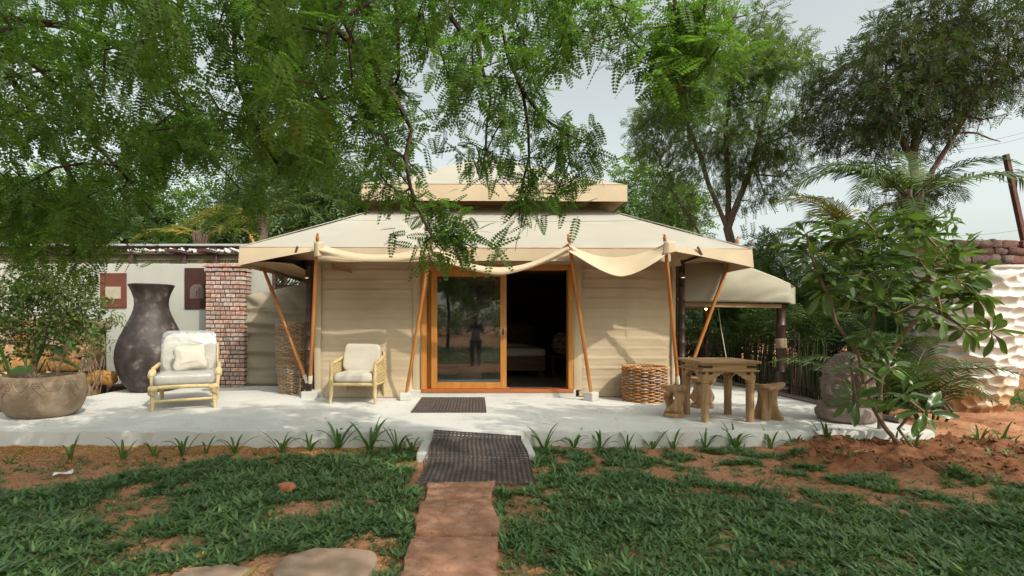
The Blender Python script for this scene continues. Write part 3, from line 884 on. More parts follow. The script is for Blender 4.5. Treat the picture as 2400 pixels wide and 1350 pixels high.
# walls ----------------------------------------------------------
def canvas_wall(name, x0, x1, z0, z1, y, seed, mat=CAN, lap=0.172, flare=0.0, nu=70, nv=110, axis='x', amp=1.0):
    zz = np.linspace(z0, z1, nv + 1); xx = np.linspace(x0, x1, nu + 1)
    X, Z = np.meshgrid(xx, zz); X = X.ravel(); Z = Z.ravel()
    e = np.minimum((X - x0), (x1 - X)) / 0.12; e = np.clip(e, 0.15, 1)
    d = 0.006 * fbm(np.stack([X * 1.1, Z * 4.5, X * 0 + seed], 1), 3, seed)
    d += 0.0035 * fbm(np.stack([X * 3.0 + Z * 2, Z * 13.0, X * 0 + seed], 1), 3, seed + 3)
    ph = (Z / lap + 0.05 * vnoise(np.stack([X * 0.8, Z * 0, X * 0], 1), seed + 5)) % 1.0
    row = np.floor(Z / lap)
    d += (0.021 * ph ** 5 + 0.005 * np.sin(ph * PI)) * (0.7 + 0.4 * vnoise(np.stack([row * 1.7, X * 0.6, X * 0], 1), seed + 9))
    dia = fbm(np.stack([(X * 0.7 + Z * 0.9) * 3.0, (X - Z) * 0.5, X * 0], 1), 2, seed + 7)
    d += 0.016 * dia * sstep(z1 - 1.1, z1, Z)
    d += flare * sstep(z0 + 0.35, z0, Z)
    d *= 1.25 * e * amp
    if axis == 'x':
        V = np.stack([X, y - d, Z], 1)
    else:
        V = np.stack([y + d, X, Z], 1)
    F = np.array([(j * (nu + 1) + i, j * (nu + 1) + i + 1, (j + 1) * (nu + 1) + i + 1, (j + 1) * (nu + 1) + i) for j in range(nv) for i in range(nu)])
    V = V - np.array(world_loc(tent))
    o = link_mesh(name, np_mesh(name, V, F, True), mat, tent)
    return o
DX0, DX1, DZ0, DZ1 = -0.945, 1.69, 0.322, 2.47
wl = canvas_wall('canvas_wall', -2.72, -1.06, ZD + 0.01, 2.56, YW - 0.02, 3, flare=0.10)
wr = canvas_wall('canvas_wall', 1.80, 3.44, ZD + 0.012, 2.56, YW - 0.02, 5, flare=0.03)
canvas_wall('side_wall', YW, YB, ZD + 0.012, 2.60, XL + .03, 8, axis='y', nu=30, nv=40)
canvas_wall('side_wall', YW, YB, ZD + 0.012, 2.60, XR - .03, 9, axis='y', nu=30, nv=40)
MB().box(XL, XR, YB - .02, YB + .02, ZD + .012, 2.6).build('back_wall', CAN, tent, world=True)
# hems beside the panels and over the door
for xx0, xx1, yy in ((-2.80, -2.69, .055), (-1.09, -0.95, .05), (1.70, 1.84, .05), (3.41, 3.47, .055)):
    b = MB(); 
    def hem(s, t, a=xx0, c=xx1, yy=yy):
        z = ZD + .125 + (2.56 - ZD - .125) * t
        return Vector((a + (c - a) * s + 0.006 * math.sin(6 * t + a), YW - yy - 0.010 * math.sin(PI * s) - 0.006 * math.sin(11 * t + 3 * a), z))
    b.grid(hem, 4, 30)
    b.build('hem_strip', CAN, tent, world=True, smooth=60)
b = MB()
b.grid(lambda s, t: Vector((-2.75 + 6.2 * s, YW - 0.085 - 0.012 * math.sin(23 * s) * (1 - t), 2.475 + 0.10 * t + 0.008 * math.sin(9 * s))), 60, 3)
b.build('header_strip', CAN, tent, world=True, smooth=60)
MB().grid(lambda s, t: Vector((2.617 + 0.012 * math.sin(5 * t) + s * 0.012, YW - 0.034, ZD + .05 + 2.3 * t)), 1, 20).build('centre_seam', CAN, tent, world=True)
# plinth
MB().box(-2.98, 1.735, YW - 0.10, YW + 0.3, ZD - 0.02, ZD + 0.128).build('plinth', MAT['white_paint'], tent, world=True, bevel=0.012)
MB().box(-2.98, -2.70, YW - 0.22, YW - 0.105, ZD - 0.02, ZD + 0.115).build('plinth', MAT['white_paint'], tent, world=True, bevel=0.012)

# dark bamboo corner posts
def bamboo(name, x, y, z0, z1, r, parent, mat=MAT['dark_bamboo'], nodes=0.24, world=True, n=14):
    prof = []; z = z0
    while z < z1:
        ze = min(z + nodes, z1)
        prof += [(r, z), (r * 0.985, (z + ze) / 2), (r, ze - 0.02), (r * 1.10, ze - 0.008)]
        z = ze
    b = MB().lathe(prof, n, (x, y, 0), cap1=True)
    return b.build(name, mat, parent, smooth=50, world=world)
bamboo('bamboo_post', XL + 0.01, YW - 0.10, ZD + .115, 2.66, 0.055, tent)
bamboo('bamboo_post', XR + 0.02, YW - 0.05, ZD, 2.66, 0.055, tent)
for sx, u, v in ((XL, 719, 656), (XR, 1601, 655)):
    a = W(u, v, YW - 0.17)
    lp = MB().lathe([(0.020, 0), (0.034, 0.03), (0.034, 0.10), (0.02, 0.11)], 12, (a.x, a.y, a.z - 0.08), cap1=True).build('spot_lamp', MAT['iron'], tent, world=True, smooth=40)
    MB().lathe([(0.001, 0.0), (0.026, 0.002)], 12, (a.x, a.y, a.z + 0.031), cap1=False, cap0=False).build('lens', emit_mat('lamp_lens', (1.0, 0.72, 0.35), 3.0), lp, world=True)
    MB().bar((a.x, a.y, a.z - .02), (sx + .02, YW - .10, a.z - .02), 0.03, 0.03).build('lamp_bracket', MAT['iron'], tent, world=True)
for zz in (0.48,):
    for sx, yy in ((XL + .01, YW - .10), (XR + .02, YW - .05)):
        MB().bar((sx - 0.10, yy - .062, zz), (sx + 0.10, yy - .062, zz), 0.02, 0.05).build('pole_bracket', MAT['iron'], tent, world=True, bevel=0.004)

# poles with turned finials --------------------------------------
def pole(top, bot, r=0.030, sleeve=True):
    top, bot = Vector(top), Vector(bot)
    d = (top - bot); L = d.length
    q = d.to_track_quat('Z', 'Y').to_matrix().to_4x4()
    o = bpy.data.objects.new('pole', bpy.data.meshes.new('pole'))
    mb = MB().lathe([(r * 0.9, 0.0), (r, 0.15), (r, L * 0.5), (r * 0.92, L - 0.10), (r * 0.5, L - 0.09)], 14, cap1=True)
    bpy.data.objects.remove(o)
    o = mb.build('pole', MAT['pole'], tent, smooth=50)
    Mx = q.copy(); Mx.translation = bot - world_loc(tent)
    o.matrix_local = Mx
    f = MB().lathe([(0.020, L - 0.10), (0.026, L - 0.085), (0.017, L - 0.065), (0.026, L - 0.05), (0.030, L - 0.02), (0.026, L + 0.015), (0.014, L + 0.03), (0.018, L + 0.04), (0.019, L + 0.05), (0.010, L + 0.065), (0.001, L + 0.07)], 12).build('finial', MAT['pole'], o, smooth=60)
    if sleeve:
        MB().lathe([(r * 1.05, -0.012), (r * 1.15, -0.01), (r * 1.15, 0.13), (r * 1.02, 0.135)], 14, cap0=True).build('sleeve', MAT['white_sleeve'], o, smooth=50)
    return o
PT = [W(744, 556, 7.97), W(1012, 566, 7.97), W(1333, 558, 7.97), W(1558, 558, 7.97)]
PBT = [W(727, 897, 8.72), W(953, 920, 8.55), W(1385, 919, 8.50), W(1589, 898, 8.72)]
for k in range(4):
    pole(PT[k], PBT[k], sleeve=k in (0, 3))
pole(W(589, 556, 9.02), W(720, 896, 8.80))
pole(W(1728, 562, 8.95), W(1606, 896, 8.98))
# the white blocks two of them stand on
for k, (u0, u1, v0, v1, rz) in ((1, (936, 957, 917, 942, 0.15)), (2, (1368, 1404, 915, 939, 0.75))):
    pb = PBT[k]
    h = pb.z - ZD + 0.005
    o = thing('pole_base', 'white concrete block under the pole beside the %s' % ('armchair' if k == 1 else 'open half of the doorway'), 'base block', (pb.x - (0.02 if k == 1 else 0), pb.y, ZD), rz)
    MB().box(-0.095, 0.095, -0.095, 0.095, 0, h).build('block', MAT['white_paint'], o, bevel=0.014)

# scalloped band hung from the pole tops ------------------------
pins = [(742, 569, 600), (1012, 574, 604), (1333, 569, 592), (1562, 569, 596)]
sags = [(25, 12, 8.02, 7.90, 2.0), (55, 47, 8.02, 7.92, 1.45), (34, 54, 8.12, 7.80, 1.6)]
def shape(s, p):
    return 1 - abs(2 * s - 1) ** p
for k in range(3):
    (u0, t0, b0), (u1, t1, b1) = pins[k], pins[k + 1]
    st_, sb_, Yt, Yb, pw = sags[k]
    skew = (0.0, -0.02, 0.18)[k]
    def fn(s, t):
        sk = s + skew * s * (1 - s)
        sh_t = shape(s ** (1.0 if k < 2 else 0.9), 2.0); sh_b = shape(sk ** (1.0 if k < 2 else 1.25), pw)
        vt = t0 + (t1 - t0) * s + st_ * sh_t
        vb = b0 + (b1 - b0) * s + sb_ * sh_b
        pin = abs(2 * s - 1) ** 6
        v = vt + (vb - vt) * t
        Y = Yt + (Yb - Yt) * t
        Y = 7.95 * pin + Y * (1 - pin)
        f = 0.035 * math.sin(t * 9 + s * 5 + k) * pin ** 0.5 + (-0.05 if k < 2 else 0.03) * math.sin(PI * t) * (1 - pin)
        return W(u0 + (u1 - u0) * s, v, Y) + Vector((0, f, 0))
    b = MB().grid(fn, 70, 12)
    b.build('scalloped_band', CAN, tent, smooth=70, world=True, solid=0.006)
# little caps of cloth turned round the end poles
for u0, u1, v0, v1, dx in ((736, 757, 567, 602, 0), (1556, 1582, 566, 598, 0.4)):
    b = MB().grid(lambda s, t: W(u0 + (u1 - u0) * s + dx * 22 * t * (s - .3), v0 + (v1 - v0) * t * (1 - 0.35 * dx * s * 2), 7.90 + 0.10 * abs(s - .4)), 8, 8)
    b.build('corner_cap', CAN, tent, smooth=70, world=True, solid=0.006)
# flaps hanging by the door head and the right post
MB().grid(lambda s, t: W(778 + 36 * s + 12 * t * s, 602 + (28 + 10 * s) * t, 8.72 + 0.10 * math.sin(3 * t)), 8, 6).build('loose_flap', CAN, tent, smooth=70, world=True)
MB().grid(lambda s, t: W(1548 + 40 * s + 9 * t * s, 590 + 36 * t - 3 * s, 8.50 + 0.05 * math.sin(4 * s)), 8, 6).build('loose_flap', CAN, tent, smooth=70, world=True)

# sliding door ---------------------------------------------------
fr = MB()
fy0, fy1 = YW - 0.09, YW + 0.12
fr.box(DX0, DX0 + 0.095, fy0, fy1, DZ0, DZ1)
fr.box(DX1 - 0.085, DX1, fy0, fy1, DZ0, DZ1)
fr.box(DX0 + 0.097, DX1 - 0.087, fy0 + .003, fy1, DZ1 - 0.08, DZ1 - .002)
door_frame = fr.build('door_frame', MAT['door_wood'], tent, world=True, bevel=0.005)
MB().box(DX0 - 0.0, DX1 + 0.0, fy0 - 0.02, fy1, DZ0 - 0.062, DZ0 - 0.002).build('door_sill', MAT['sill_wood'], tent, world=True, bevel=0.006)
def door_panel(xa, xb, y, handle):
    d = thing('tmp', None, None); COL.objects.unlink(d); bpy.data.objects.remove(d)
    za, zb = DZ0 + 0.004, DZ1 - 0.083
    st_w = 0.105
    m = MB()
    m.box(xa, xa + st_w, y, y + 0.04, za, zb); m.box(xb - st_w, xb, y, y + 0.04, za, zb)
    m.box(xa + st_w, xb - st_w, y + .001, y + 0.039, za, za + 0.11); m.box(xa + st_w, xb - st_w, y + .001, y + 0.039, zb - 0.11, zb)
    o = m.build('sliding_door', MAT['door_wood'], tent, world=True, bevel=0.003)
    MB().box(xa + st_w - .01, xb - st_w + .01, y + 0.016, y + 0.024, za + 0.10, zb - 0.10).build('pane', MAT['glass'], o, world=True)
    if handle:
        hx = xb - st_w / 2 - 0.01
        h = MB().box(hx - 0.022, hx + 0.022, y - 0.006, y + 0.001, 1.23, 1.40).build('handle_plate', MAT['metal_grey'], o, world=True, bevel=0.004)
        MB().box(hx - 0.012, hx + 0.012, y - 0.009, y - 0.0055, 1.26, 1.37).build('finger_pull', MAT['iron'], o, world=True, bevel=0.003)
    return o
door_panel(-0.775, 0.535, YW - 0.05, True)
door_panel(DX0 + 0.10, 0.44, YW + 0.03, False)

# inside of the tent
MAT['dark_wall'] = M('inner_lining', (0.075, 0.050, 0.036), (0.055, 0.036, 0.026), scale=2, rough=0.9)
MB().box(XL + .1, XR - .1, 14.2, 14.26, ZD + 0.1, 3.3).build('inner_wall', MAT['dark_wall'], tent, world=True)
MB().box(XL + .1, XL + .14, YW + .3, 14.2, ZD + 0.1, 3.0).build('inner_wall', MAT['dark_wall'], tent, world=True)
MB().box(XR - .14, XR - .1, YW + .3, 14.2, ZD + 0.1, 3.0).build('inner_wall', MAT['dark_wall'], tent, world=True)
MB().box(XL + .1, XR - .1, YW + 0.13, 14.19, ZD + 0.04, ZD + 0.125).build('inner_floor', M('jute_floor', (0.20, 0.15, 0.09), (0.16, 0.115, 0.07), scale=40, rough=0.9, bump=0.4, bscale=90), tent, world=True)
MB().box(XL + .15, XR - .15, YW + .13, 14.2, 2.70, 2.72).build('inner_ceiling', MAT['canvas_lining'], tent, world=True)
mt = MB().box(0.62, 1.55, YW + 0.16, YW + 0.95, ZD + 0.127, ZD + 0.142).build('entrance_rug', MAT['rubber'])
tag(mt, 'dark rug on the floor just inside the open doorway', 'rug')

# bed
zf = ZD + 0.126
bed = thing('bed', 'wooden bed with pale mattress seen through the open doorway', 'bed', (0.55, 11.2, zf))
MAT['bed_wood'] = wood_mat('bed_wood', (0.16, 0.085, 0.045), (0.11, 0.055, 0.03), axis=0, rough=0.6)
MB().box(-0.95, 0.95, -0.2, 1.7, 0.14, 0.44).build('bed_base', MAT['bed_wood'], bed, bevel=0.012)
rounded('mattress', MAT['cushion'], bed, 1.95, 1.95, 0.20, (0, 0.75, 0.53), crown=0.03, e=0.12)
rounded('blanket_fold', MAT['cushion'], bed, 1.5, 0.9, 0.07, (-0.1, 0.9, 0.655), crown=0.02, e=0.2)
MB().grid(lambda s, t: Vector((-0.95 + 1.9 * s, 1.72, 0.5 + 0.62 * t + (0.12 * math.sin(PI * s) * t))), 12, 4).build('headboard', MAT['bed_wood'], bed, smooth=50, solid=0.06)
for sx in (-1, 1):
    for sy in (-.12, 1.62):
        MB().lathe([(0.07, 0), (0.095, 0.03), (0.095, 0.07), (0.06, 0.10), (0.07, 0.139)], 12, (sx * .85, sy, 0), cap1=True).build('leg', MAT['bed_wood'], bed, smooth=40)
p_ = rounded('bed_pillow', MAT['cushion'], None, 0.55, 0.14, 0.36, (0.55 - 0.10, 12.3, zf + 0.84), rot=(-0.2, 0, 0), crown=0.02, e=0.35, pinch=0.1)
tag(p_, 'upright pale pillow standing on the bed inside the tent', 'pillow')
# small side table with a patterned cushion deeper inside
tb = thing('side_table', 'small dark side table beside the bed inside the tent', 'table', (1.95, 11.5, zf))
MB().box(-0.28, 0.28, -0.25, 0.25, 0.40, 0.44).build('tabletop', MAT['bed_wood'], tb, bevel=0.006)
for sx in (-1, 1):
    for sy in (-1, 1):
        MB().tube([(sx * .24, sy * .21, 0), (sx * .24, sy * .21, .40)], 0.02, 8).build('leg', MAT['bed_wood'], tb, smooth=50)
MAT['pattern'] = M('patterned_cloth', (0.25, 0.10, 0.06), (0.42, 0.33, 0.24), scale=14, rough=0.9, c3=(0.10, 0.05, 0.05), pos=(0.4, 0.6), detail=1)
pc = rounded('patterned_cushion', MAT['pattern'], None, 0.5, 0.16, 0.46, (1.95, 11.5, zf + 0.70), rot=(-0.15, 0.35, 0.2), crown=0.02, e=0.35, pinch=0.1)
tag(pc, 'red patterned cushion leaning on the side table inside the tent', 'cushion')
# ================================================================ left side: wall, pictures, pergola, pillar
wall = MB()
wall.box(-12.0, -4.30, 10.62, 10.82, -0.1, 2.70)
garden_wall = wall.build('garden_wall', MAT['wall_white'], bevel=0.01)
tag(garden_wall, 'pale plastered garden wall behind the big dark urn', 'wall')
kb = MB().box(-8.2, -5.5, 10.20, 10.55, -0.05, 0.22).build('dark_kerb', MAT['mortar'], bevel=0.02)
tag(kb, 'low dark kerb at the foot of the pale garden wall', 'kerb')

MAT['picture_dark'] = M('picture_dark', (0.055, 0.022, 0.018), (0.045, 0.018, 0.015), scale=3, rough=0.8)
MAT['print_grey'] = M('print_grey', (0.17, 0.13, 0.115), (0.12, 0.085, 0.075), scale=30, rough=0.9)
MAT['print_pale'] = M('print_pale', (0.42, 0.38, 0.30), rough=0.9)
MAT['picture_brown'] = M('picture_brown', (0.15, 0.05, 0.035), (0.12, 0.04, 0.028), scale=3, rough=0.8)
pic = thing('hanging_picture', 'dark brown hanging panel with a birdcage print next to the brick pillar', 'picture', W(459, 676, 10.615))
r_ = W(433, 628, 10.6) - Vector(pic.location); s_ = W(487, 723, 10.6) - Vector(pic.location)
MB().box(r_.x, s_.x + .05, -0.025, 0.0, s_.z, r_.z).build('panel', MAT['picture_dark'], pic, bevel=0.004)
# birdcage print: domed outline
c0 = W(462, 700, 10.6) - Vector(pic.location)
b = MB(); hw = 0.145; pts = [(-hw, 0), (hw, 0), (hw, 0.17)] + [(hw * math.cos(a), 0.17 + 0.13 * math.sin(a)) for a in np.linspace(0.15, PI - 0.15, 12)] + [(-hw, 0.17)]
b.add([(c0.x + p[0], -0.0285, c0.z + p[1]) for p in pts], [tuple(range(len(pts)))])
b.build('birdcage_print', MAT['print_grey'], pic)
b = MB().bar((c0.x, -0.03, c0.z + .30), (c0.x, -0.03, c0.z + .36), 0.012, 0.002, (0, 1, 0))
for k in range(7):
    x = c0.x - hw + 2 * hw * k / 6
    b.bar((x, -0.0312, c0.z), (x, -0.0312, c0.z + 0.17 + 0.12 * math.sin(PI * k / 6)), 0.006, 0.002, (0, 1, 0))
b.build('birdcage_bars', MAT['picture_dark'], pic)
pic2 = thing('hanging_picture', 'reddish brown hanging panel with a pale print beside the leafy shrub', 'picture', W(270, 680, 10.615))
r_ = W(235, 640, 10.6) - Vector(pic2.location); s_ = W(296, 721, 10.6) - Vector(pic2.location)
MB().box(r_.x, s_.x, -0.025, 0.0, s_.z, r_.z).build('panel', MAT['picture_brown'], pic2, bevel=0.004)
r_ = W(248, 672, 10.6) - Vector(pic2.location); s_ = W(284, 700, 10.6) - Vector(pic2.location)
MB().box(r_.x, s_.x, -0.028, -0.0255, s_.z, r_.z).build('print', MAT['print_pale'], pic2)

# pergola rails above the wall
PY = 11.3
pg = thing('pergola', 'dark brown pergola with slatted rail above the pale garden wall', 'pergola', (-7.6, PY, 0))
def rail(u0, u1, v0, v1, Y, d, name, mat):
    a = W(u0, v1, Y); c = W(u1, v0, Y)
    return MB().box(a.x, c.x, Y - d / 2, Y + d / 2, a.z, c.z).build(name, mat, pg, world=True, bevel=0.006)
MAT['zinc'] = M('zinc_sheet', (0.50, 0.50, 0.49), (0.42, 0.42, 0.41), scale=4, rough=0.45, metal=0.3)
rail(-160, 640, 574, 578.5, PY, 0.30, 'top_sheet', MAT['zinc'])
rail(-160, 640, 579, 584, PY, 0.12, 'top_rail', MAT['pergola'])
rail(-160, 720, 594, 598, PY, 0.25, 'shelf_rail', MAT['pergola'])
rail(-160, 720, 607, 609.5, PY, 0.05, 'slat_rail', MAT['slat'])
rail(-160, 720, 616.5, 620, PY, 0.05, 'slat_rail', MAT['slat'])
rail(-160, 720, 598.3, 606.8, PY + .03, 0.02, 'fascia_board', MAT['slat'])
for u in (60, 185, 310, 432, 506, 640):
    a = W(u - 4.5, 640, PY - .06); c = W(u + 4.5, 580, PY - .06)
    MB().box(a.x, c.x, PY - .11, PY - .03, 2.2, c.z).build('post', MAT['pergola'], pg, world=True, bevel=0.005)
for u in (420, 495):
    a = W(u - 20, 585, PY - 0.4); 
    MB().bar((a.x, PY - .45, a.z - .02), (a.x + .14, PY + .3, a.z - .02), 0.24, 0.06).build('rafter', MAT['pergola'], pg, world=True, bevel=0.005)
k = 0
for u in np.arange(-150, 640, 7.0):
    a = W(u, 616.3, PY); c = W(u + 6, 609.7, PY)
    MB().bar((a.x, PY + .012 * (k % 2), a.z), (c.x, PY + .012 * (k % 2), c.z), 0.012, 0.028, (0, 1, 0)).build('slat', MAT['slat'], pg, world=True)
    k += 1
# lattice screen beyond the pillar
lt = thing('lattice_screen', 'dark lattice panel above the canvas screen beside the brick pillar', 'lattice', (-4.4, 11.6, 0))
a = W(585, 700, 11.6); c = W(760, 612, 11.6)
for k in range(26):
    x = a.x + k * 0.075 - 0.3
    MB().bar((x, 11.6, 2.35), (x + 0.38, 11.6, 2.82), 0.016, 0.026, (0, 1, 0)).build('lath', MAT['pergola'], lt, world=True)
for u in (612, 662):
    p = W(u, 700, 11.62); MB().box(p.x - .03, p.x + .03, 11.62, 11.68, 0.0, 2.95).build('post', MAT['pergola'], lt, world=True)
MB().box(a.x - .2, c.x, 11.63, 11.67, 2.28, 2.35).build('rail', MAT['pergola'], lt, world=True)
MB().box(a.x - .2, c.x, 11.72, 11.78, 0, 2.10).build('back_board', MAT['picture_dark'], lt, world=True)

# pebbles heaped on the shelf
def pebble_mesh(seed, sx=1.0, n=8):
    rng = np.random.default_rng(seed)
    V = []; F = []
    m = 5
    for j in range(m + 1):
        ph = -PI / 2 + PI * j / m
        for i in range(n):
            th = 2 * PI * i / n
            V.append((math.cos(ph) * math.cos(th), math.cos(ph) * math.sin(th), math.sin(ph)))
    V = np.array(V)
    V *= (1 + 0.35 * vnoise(V * 1.3 + seed * 5, seed))[:, None]
    V *= np.array([0.055 * sx, 0.04, 0.034])
    for j in range(m):
        for i in range(n):
            i2 = (i + 1) % n
            F.append((j * n + i, j * n + i2, (j + 1) * n + i2, (j + 1) * n + i))
    return np_mesh('pebble', V, np.array(F), True)
pebs = [pebble_mesh(k, (1, 1.4, 2.2)[k % 3]) for k in range(6)]
for p in pebs: p.materials.append(MAT['pebble'])
rng_ = random.Random(3)
zs = W(0, 594, PY).z
for k in range(150):
    u = rng_.uniform(305, 575)
    o = bpy.data.objects.new('white_pebble', pebs[rng_.randrange(6)])
    COL.objects.link(o)
    x = W(u, 590, PY).x; lay = rng_.random()
    o.location = (x, PY - .1 + rng_.uniform(-.02, .12), zs + 0.026 + 0.05 * lay * rng_.random())
    o.rotation_euler = (rng_.uniform(-.6, .6), rng_.uniform(-.6, .6), rng_.uniform(0, 6))
    s = rng_.uniform(.7, 1.15); o.scale = (s, s, s)
    tag(o, 'white pebble heaped with others on the pergola shelf', 'pebble', 'white pebbles on the pergola shelf')

# brick pillar: every brick an object
PX0, PX1, PYF, PYB = -5.40, -4.615, 10.22, 10.55
bp = thing('brick_pillar', 'weathered red brick pillar beside the pale garden wall', 'pillar', ((PX0 + PX1) / 2, (PYF + PYB) / 2, 0.1))
MB().box(PX0 + .012, PX1 - .012, PYF + .012, PYB, 0.0, 2.655).build('mortar_core', MAT['mortar'], bp, world=True)
def brick_mesh(L, D, H, seed):
    b = MB(); rng = random.Random(seed)
    e = 0.007
    vs = []; 
    for (sx, sy, sz) in [(x, y, z) for z in (-1, 1) for y in (-1, 1) for x in (-1, 1)]:
        j = lambda: rng.uniform(-.004, .004)
        vs.append(Vector((sx * L / 2 + j(), sy * D / 2 + j(), sz * H / 2 + j() * .7)))
    b.add(vs, [(0, 2, 3, 1), (4, 5, 7, 6), (0, 1, 5, 4), (2, 6, 7, 3), (0, 4, 6, 2), (1, 3, 7, 5)])
    me = bpy.data.meshes.new('brick'); me.from_pydata(b.v, [], b.f)
    import bmesh
    bm = bmesh.new(); bm.from_mesh(me)
    bmesh.ops.bevel(bm, geom=list(bm.edges), offset=e, segments=1, affect='EDGES')
    bm.to_mesh(me); bm.free()
    me.polygons.foreach_set('use_smooth', np.zeros(len(me.polygons), dtype=bool))
    me.materials.append(MAT['brick'])
    return me
CH = 0.0868
br_cache = {}
def put_brick(cx, cy, cz, L, D, H):
    key = (round(L, 2), round(D, 2), round(H, 3), rng_.randrange(4))
    if key not in br_cache: br_cache[key] = brick_mesh(L - 0.018, D, H - 0.021, len(br_cache))
    o = bpy.data.objects.new('brick', br_cache[key]); COL.objects.link(o); o.parent = bp
    o.location = Vector((cx, cy, cz)) - world_loc(bp)
    o.rotation_euler = (rng_.uniform(-.02, .02), rng_.uniform(-.012, .012), rng_.uniform(-.02, .02))
ncourse = 29
for r in range(ncourse):
    z = 0.15 + CH * (r + 0.5)
    ex = 0.0 if r < ncourse - 2 else (0.022 if r == ncourse - 2 else 0.05)
    A = PX0 - ex; B = PX1 + ex; yf = PYF - ex
    pats = [[.20, .10, .20, .285], [.10, .20, .10, .20, .185], [.185, .20, .10, .20, .10], [.15, .20, .20, .235]]
    ws = pats[r % 4][:]; tot = sum(ws); ws = [w * (B - A) / tot for w in ws]
    x = A
    for i, w in enumerate(ws):
        last = i == len(ws) - 1
        put_brick(x + w / 2, yf + 0.055 + rng_.uniform(-.006, .004), z, w, 0.11, CH)
        x += w
    put_brick(B - 0.055 + rng_.uniform(-.003, .004), yf + 0.11 + 0.115, z, 0.11 + .013, 0.21, CH)

# canvas screen between pillar and tent
sc_ = thing('canvas_screen', 'grey-beige canvas screen strung between the brick pillar and the tent', 'screen', (-3.7, 10.35, 0.15))
xa, xb = -4.62, -2.93
def scr(s, t):
    x = xa + (xb - xa) * s
    ztop = 2.03 + (2.46 - 2.03) * (0.75 * s + 0.25 * s * s)
    z = 0.20 + (ztop - 0.20) * t
    n1 = fbm([[x * 0.7, z * 3.2, 3.0]], 3, 4)[0]; n2 = math.sin(z * 21 + x * 1.3 + n1 * 2)
    seam = 0.02 * math.exp(-((z - 1.77) / 0.012) ** 2)
    dg = fbm([[(x + z * 1.1) * 3.5, (x - z) * .4, 0]], 2, 8)[0] * 0.07 * (1 if z > 1.78 else 0.15)
    return Vector((x, 10.36 - 0.06 * n1 - 0.030 * n2 * (z < 1.72) - seam - dg, z))
MB().grid(scr, 46, 90).build('canvas', MAT['canvas_screen'], sc_, smooth=70, world=True)
MB().tube([(xb, 10.38, 0.1), (xb, 10.38, 2.5)], 0.025, 8).build('post', MAT['dark_bamboo'], sc_, smooth=50, world=True)
MB().box(xa, xb, 10.22, 10.50, -0.05, 0.205).build('base_board', MAT['white_paint'], sc_, world=True, bevel=0.01)

# ================================================================ dark urn
urn = thing('urn', 'very large dark clay urn with flared neck by the pale wall', 'urn', (-6.17, 9.75, ZD))
prof = [(0.30, 0.0), (0.36, 0.012), (0.42, 0.07), (0.52, 0.22), (0.60, 0.42), (0.635, 0.62), (0.62, 0.80), (0.565, 1.0), (0.485, 1.19), (0.405, 1.36), (0.345, 1.50), (0.318, 1.62), (0.318, 1.72), (0.345, 1.83), (0.395, 1.94), (0.43, 2.0), (0.425, 2.02), (0.395, 2.02), (0.36, 1.95), (0.30, 1.75), (0.28, 1.5), (0.01, 1.45)]
# smooth the profile
pr = np.array(prof); tt = np.arange(len(pr)); ti = np.linspace(0, len(pr) - 1, 90)
pr2 = np.stack([np.interp(ti, tt, pr[:, 0]), np.interp(ti, tt, pr[:, 1])], 1)
for _ in range(3): pr2[1:-1] = (pr2[:-2] + 2 * pr2[1:-1] + pr2[2:]) / 4
def urnfn(p, a, z):
    k = (0.94 - 0.05 * min(1, max(0, (z - 1.0) / 0.5))) + 0.012 * vnoise([[math.cos(a) * 2, math.sin(a) * 2, z * 2.5]], 5)[0] + 0.004 * math.sin(z * 60)
    return Vector((p.x * k, p.y * k, p.z))
MB().lathe([tuple(q) for q in pr2], 64, fn=urnfn).build('body', MAT['urn'], urn, smooth=70)

# ================================================================ cane lounge chair in plastic
def cane(mb, pts, r, n=10): mb.tube(pts, r, n)
lc = thing('lounge_chair', 'low cane lounge chair with plastic-wrapped white cushions in front of the urn', 'chair', (-4.52, 8.02, ZD), rad(25))
RP = MAT['rattan_pale']
hw, fy, by = 0.40, -0.48, 0.50
for sx in (-1, 1):
    # front leg with wrapped joint, back leg
    MB().tube([(sx * hw * 1.02, fy - .02, 0), (sx * hw, fy, .16), (sx * hw, fy, .34)], [0.024, 0.034, 0.036], 10).build('leg', RP, lc, smooth=50)
    MB().tube([(sx * hw, by + .04, 0), (sx * hw, by, .2), (sx * hw * .98, by + .02, .55)], [0.024, 0.034, 0.03], 10).build('leg', RP, lc, smooth=50)
    k = MB()
    k.lathe([(0.036, -0.05), (0.052, -0.035), (0.057, 0), (0.052, 0.035), (0.036, 0.05)], 12, (sx * hw, fy, .32))
    k.tube([(sx * (hw - .06), fy - .03, .32), (sx * (hw + .05), fy - .03, .33)], 0.034, 8)
    for q in range(4): k.tube([(sx * hw + 0.055 * math.cos(t), fy + 0.055 * math.sin(t), .25 + q * .025 + 0.02 * math.sin(t * 2)) for t in np.linspace(0, 2 * PI, 14)], 0.010, 5)
    k.build('binding', RP, lc, smooth=60)
    arm = MB()
    arm.tube([(sx * (hw + .03), fy + .22, .34), (sx * (hw + .045), fy + .24, .50), (sx * (hw + .05), fy + .45, .58), (sx * (hw + .03), by, .62)], 0.030, 10)
    arm.tube([(sx * hw, fy, .33), (sx * hw, by, .33)], 0.028, 10)
    arm.build('armrest', RP, lc, smooth=50)
    k = MB()
    for q in range(5): k.tube([(sx * (hw + .045) + 0.042 * math.cos(t), fy + .24 + q * .02 + .042 * math.sin(t) * .3, .50 + .01 * q + .042 * math.sin(t)) for t in np.linspace(0, 2 * PI, 12)], 0.011, 5)
    k.lathe([(0.02, -0.05), (0.046, -0.02), (0.05, 0.02), (0.02, 0.05)], 10, (sx * (hw + .045), fy + .25, .50))
    k.build('binding', RP, lc, smooth=60)
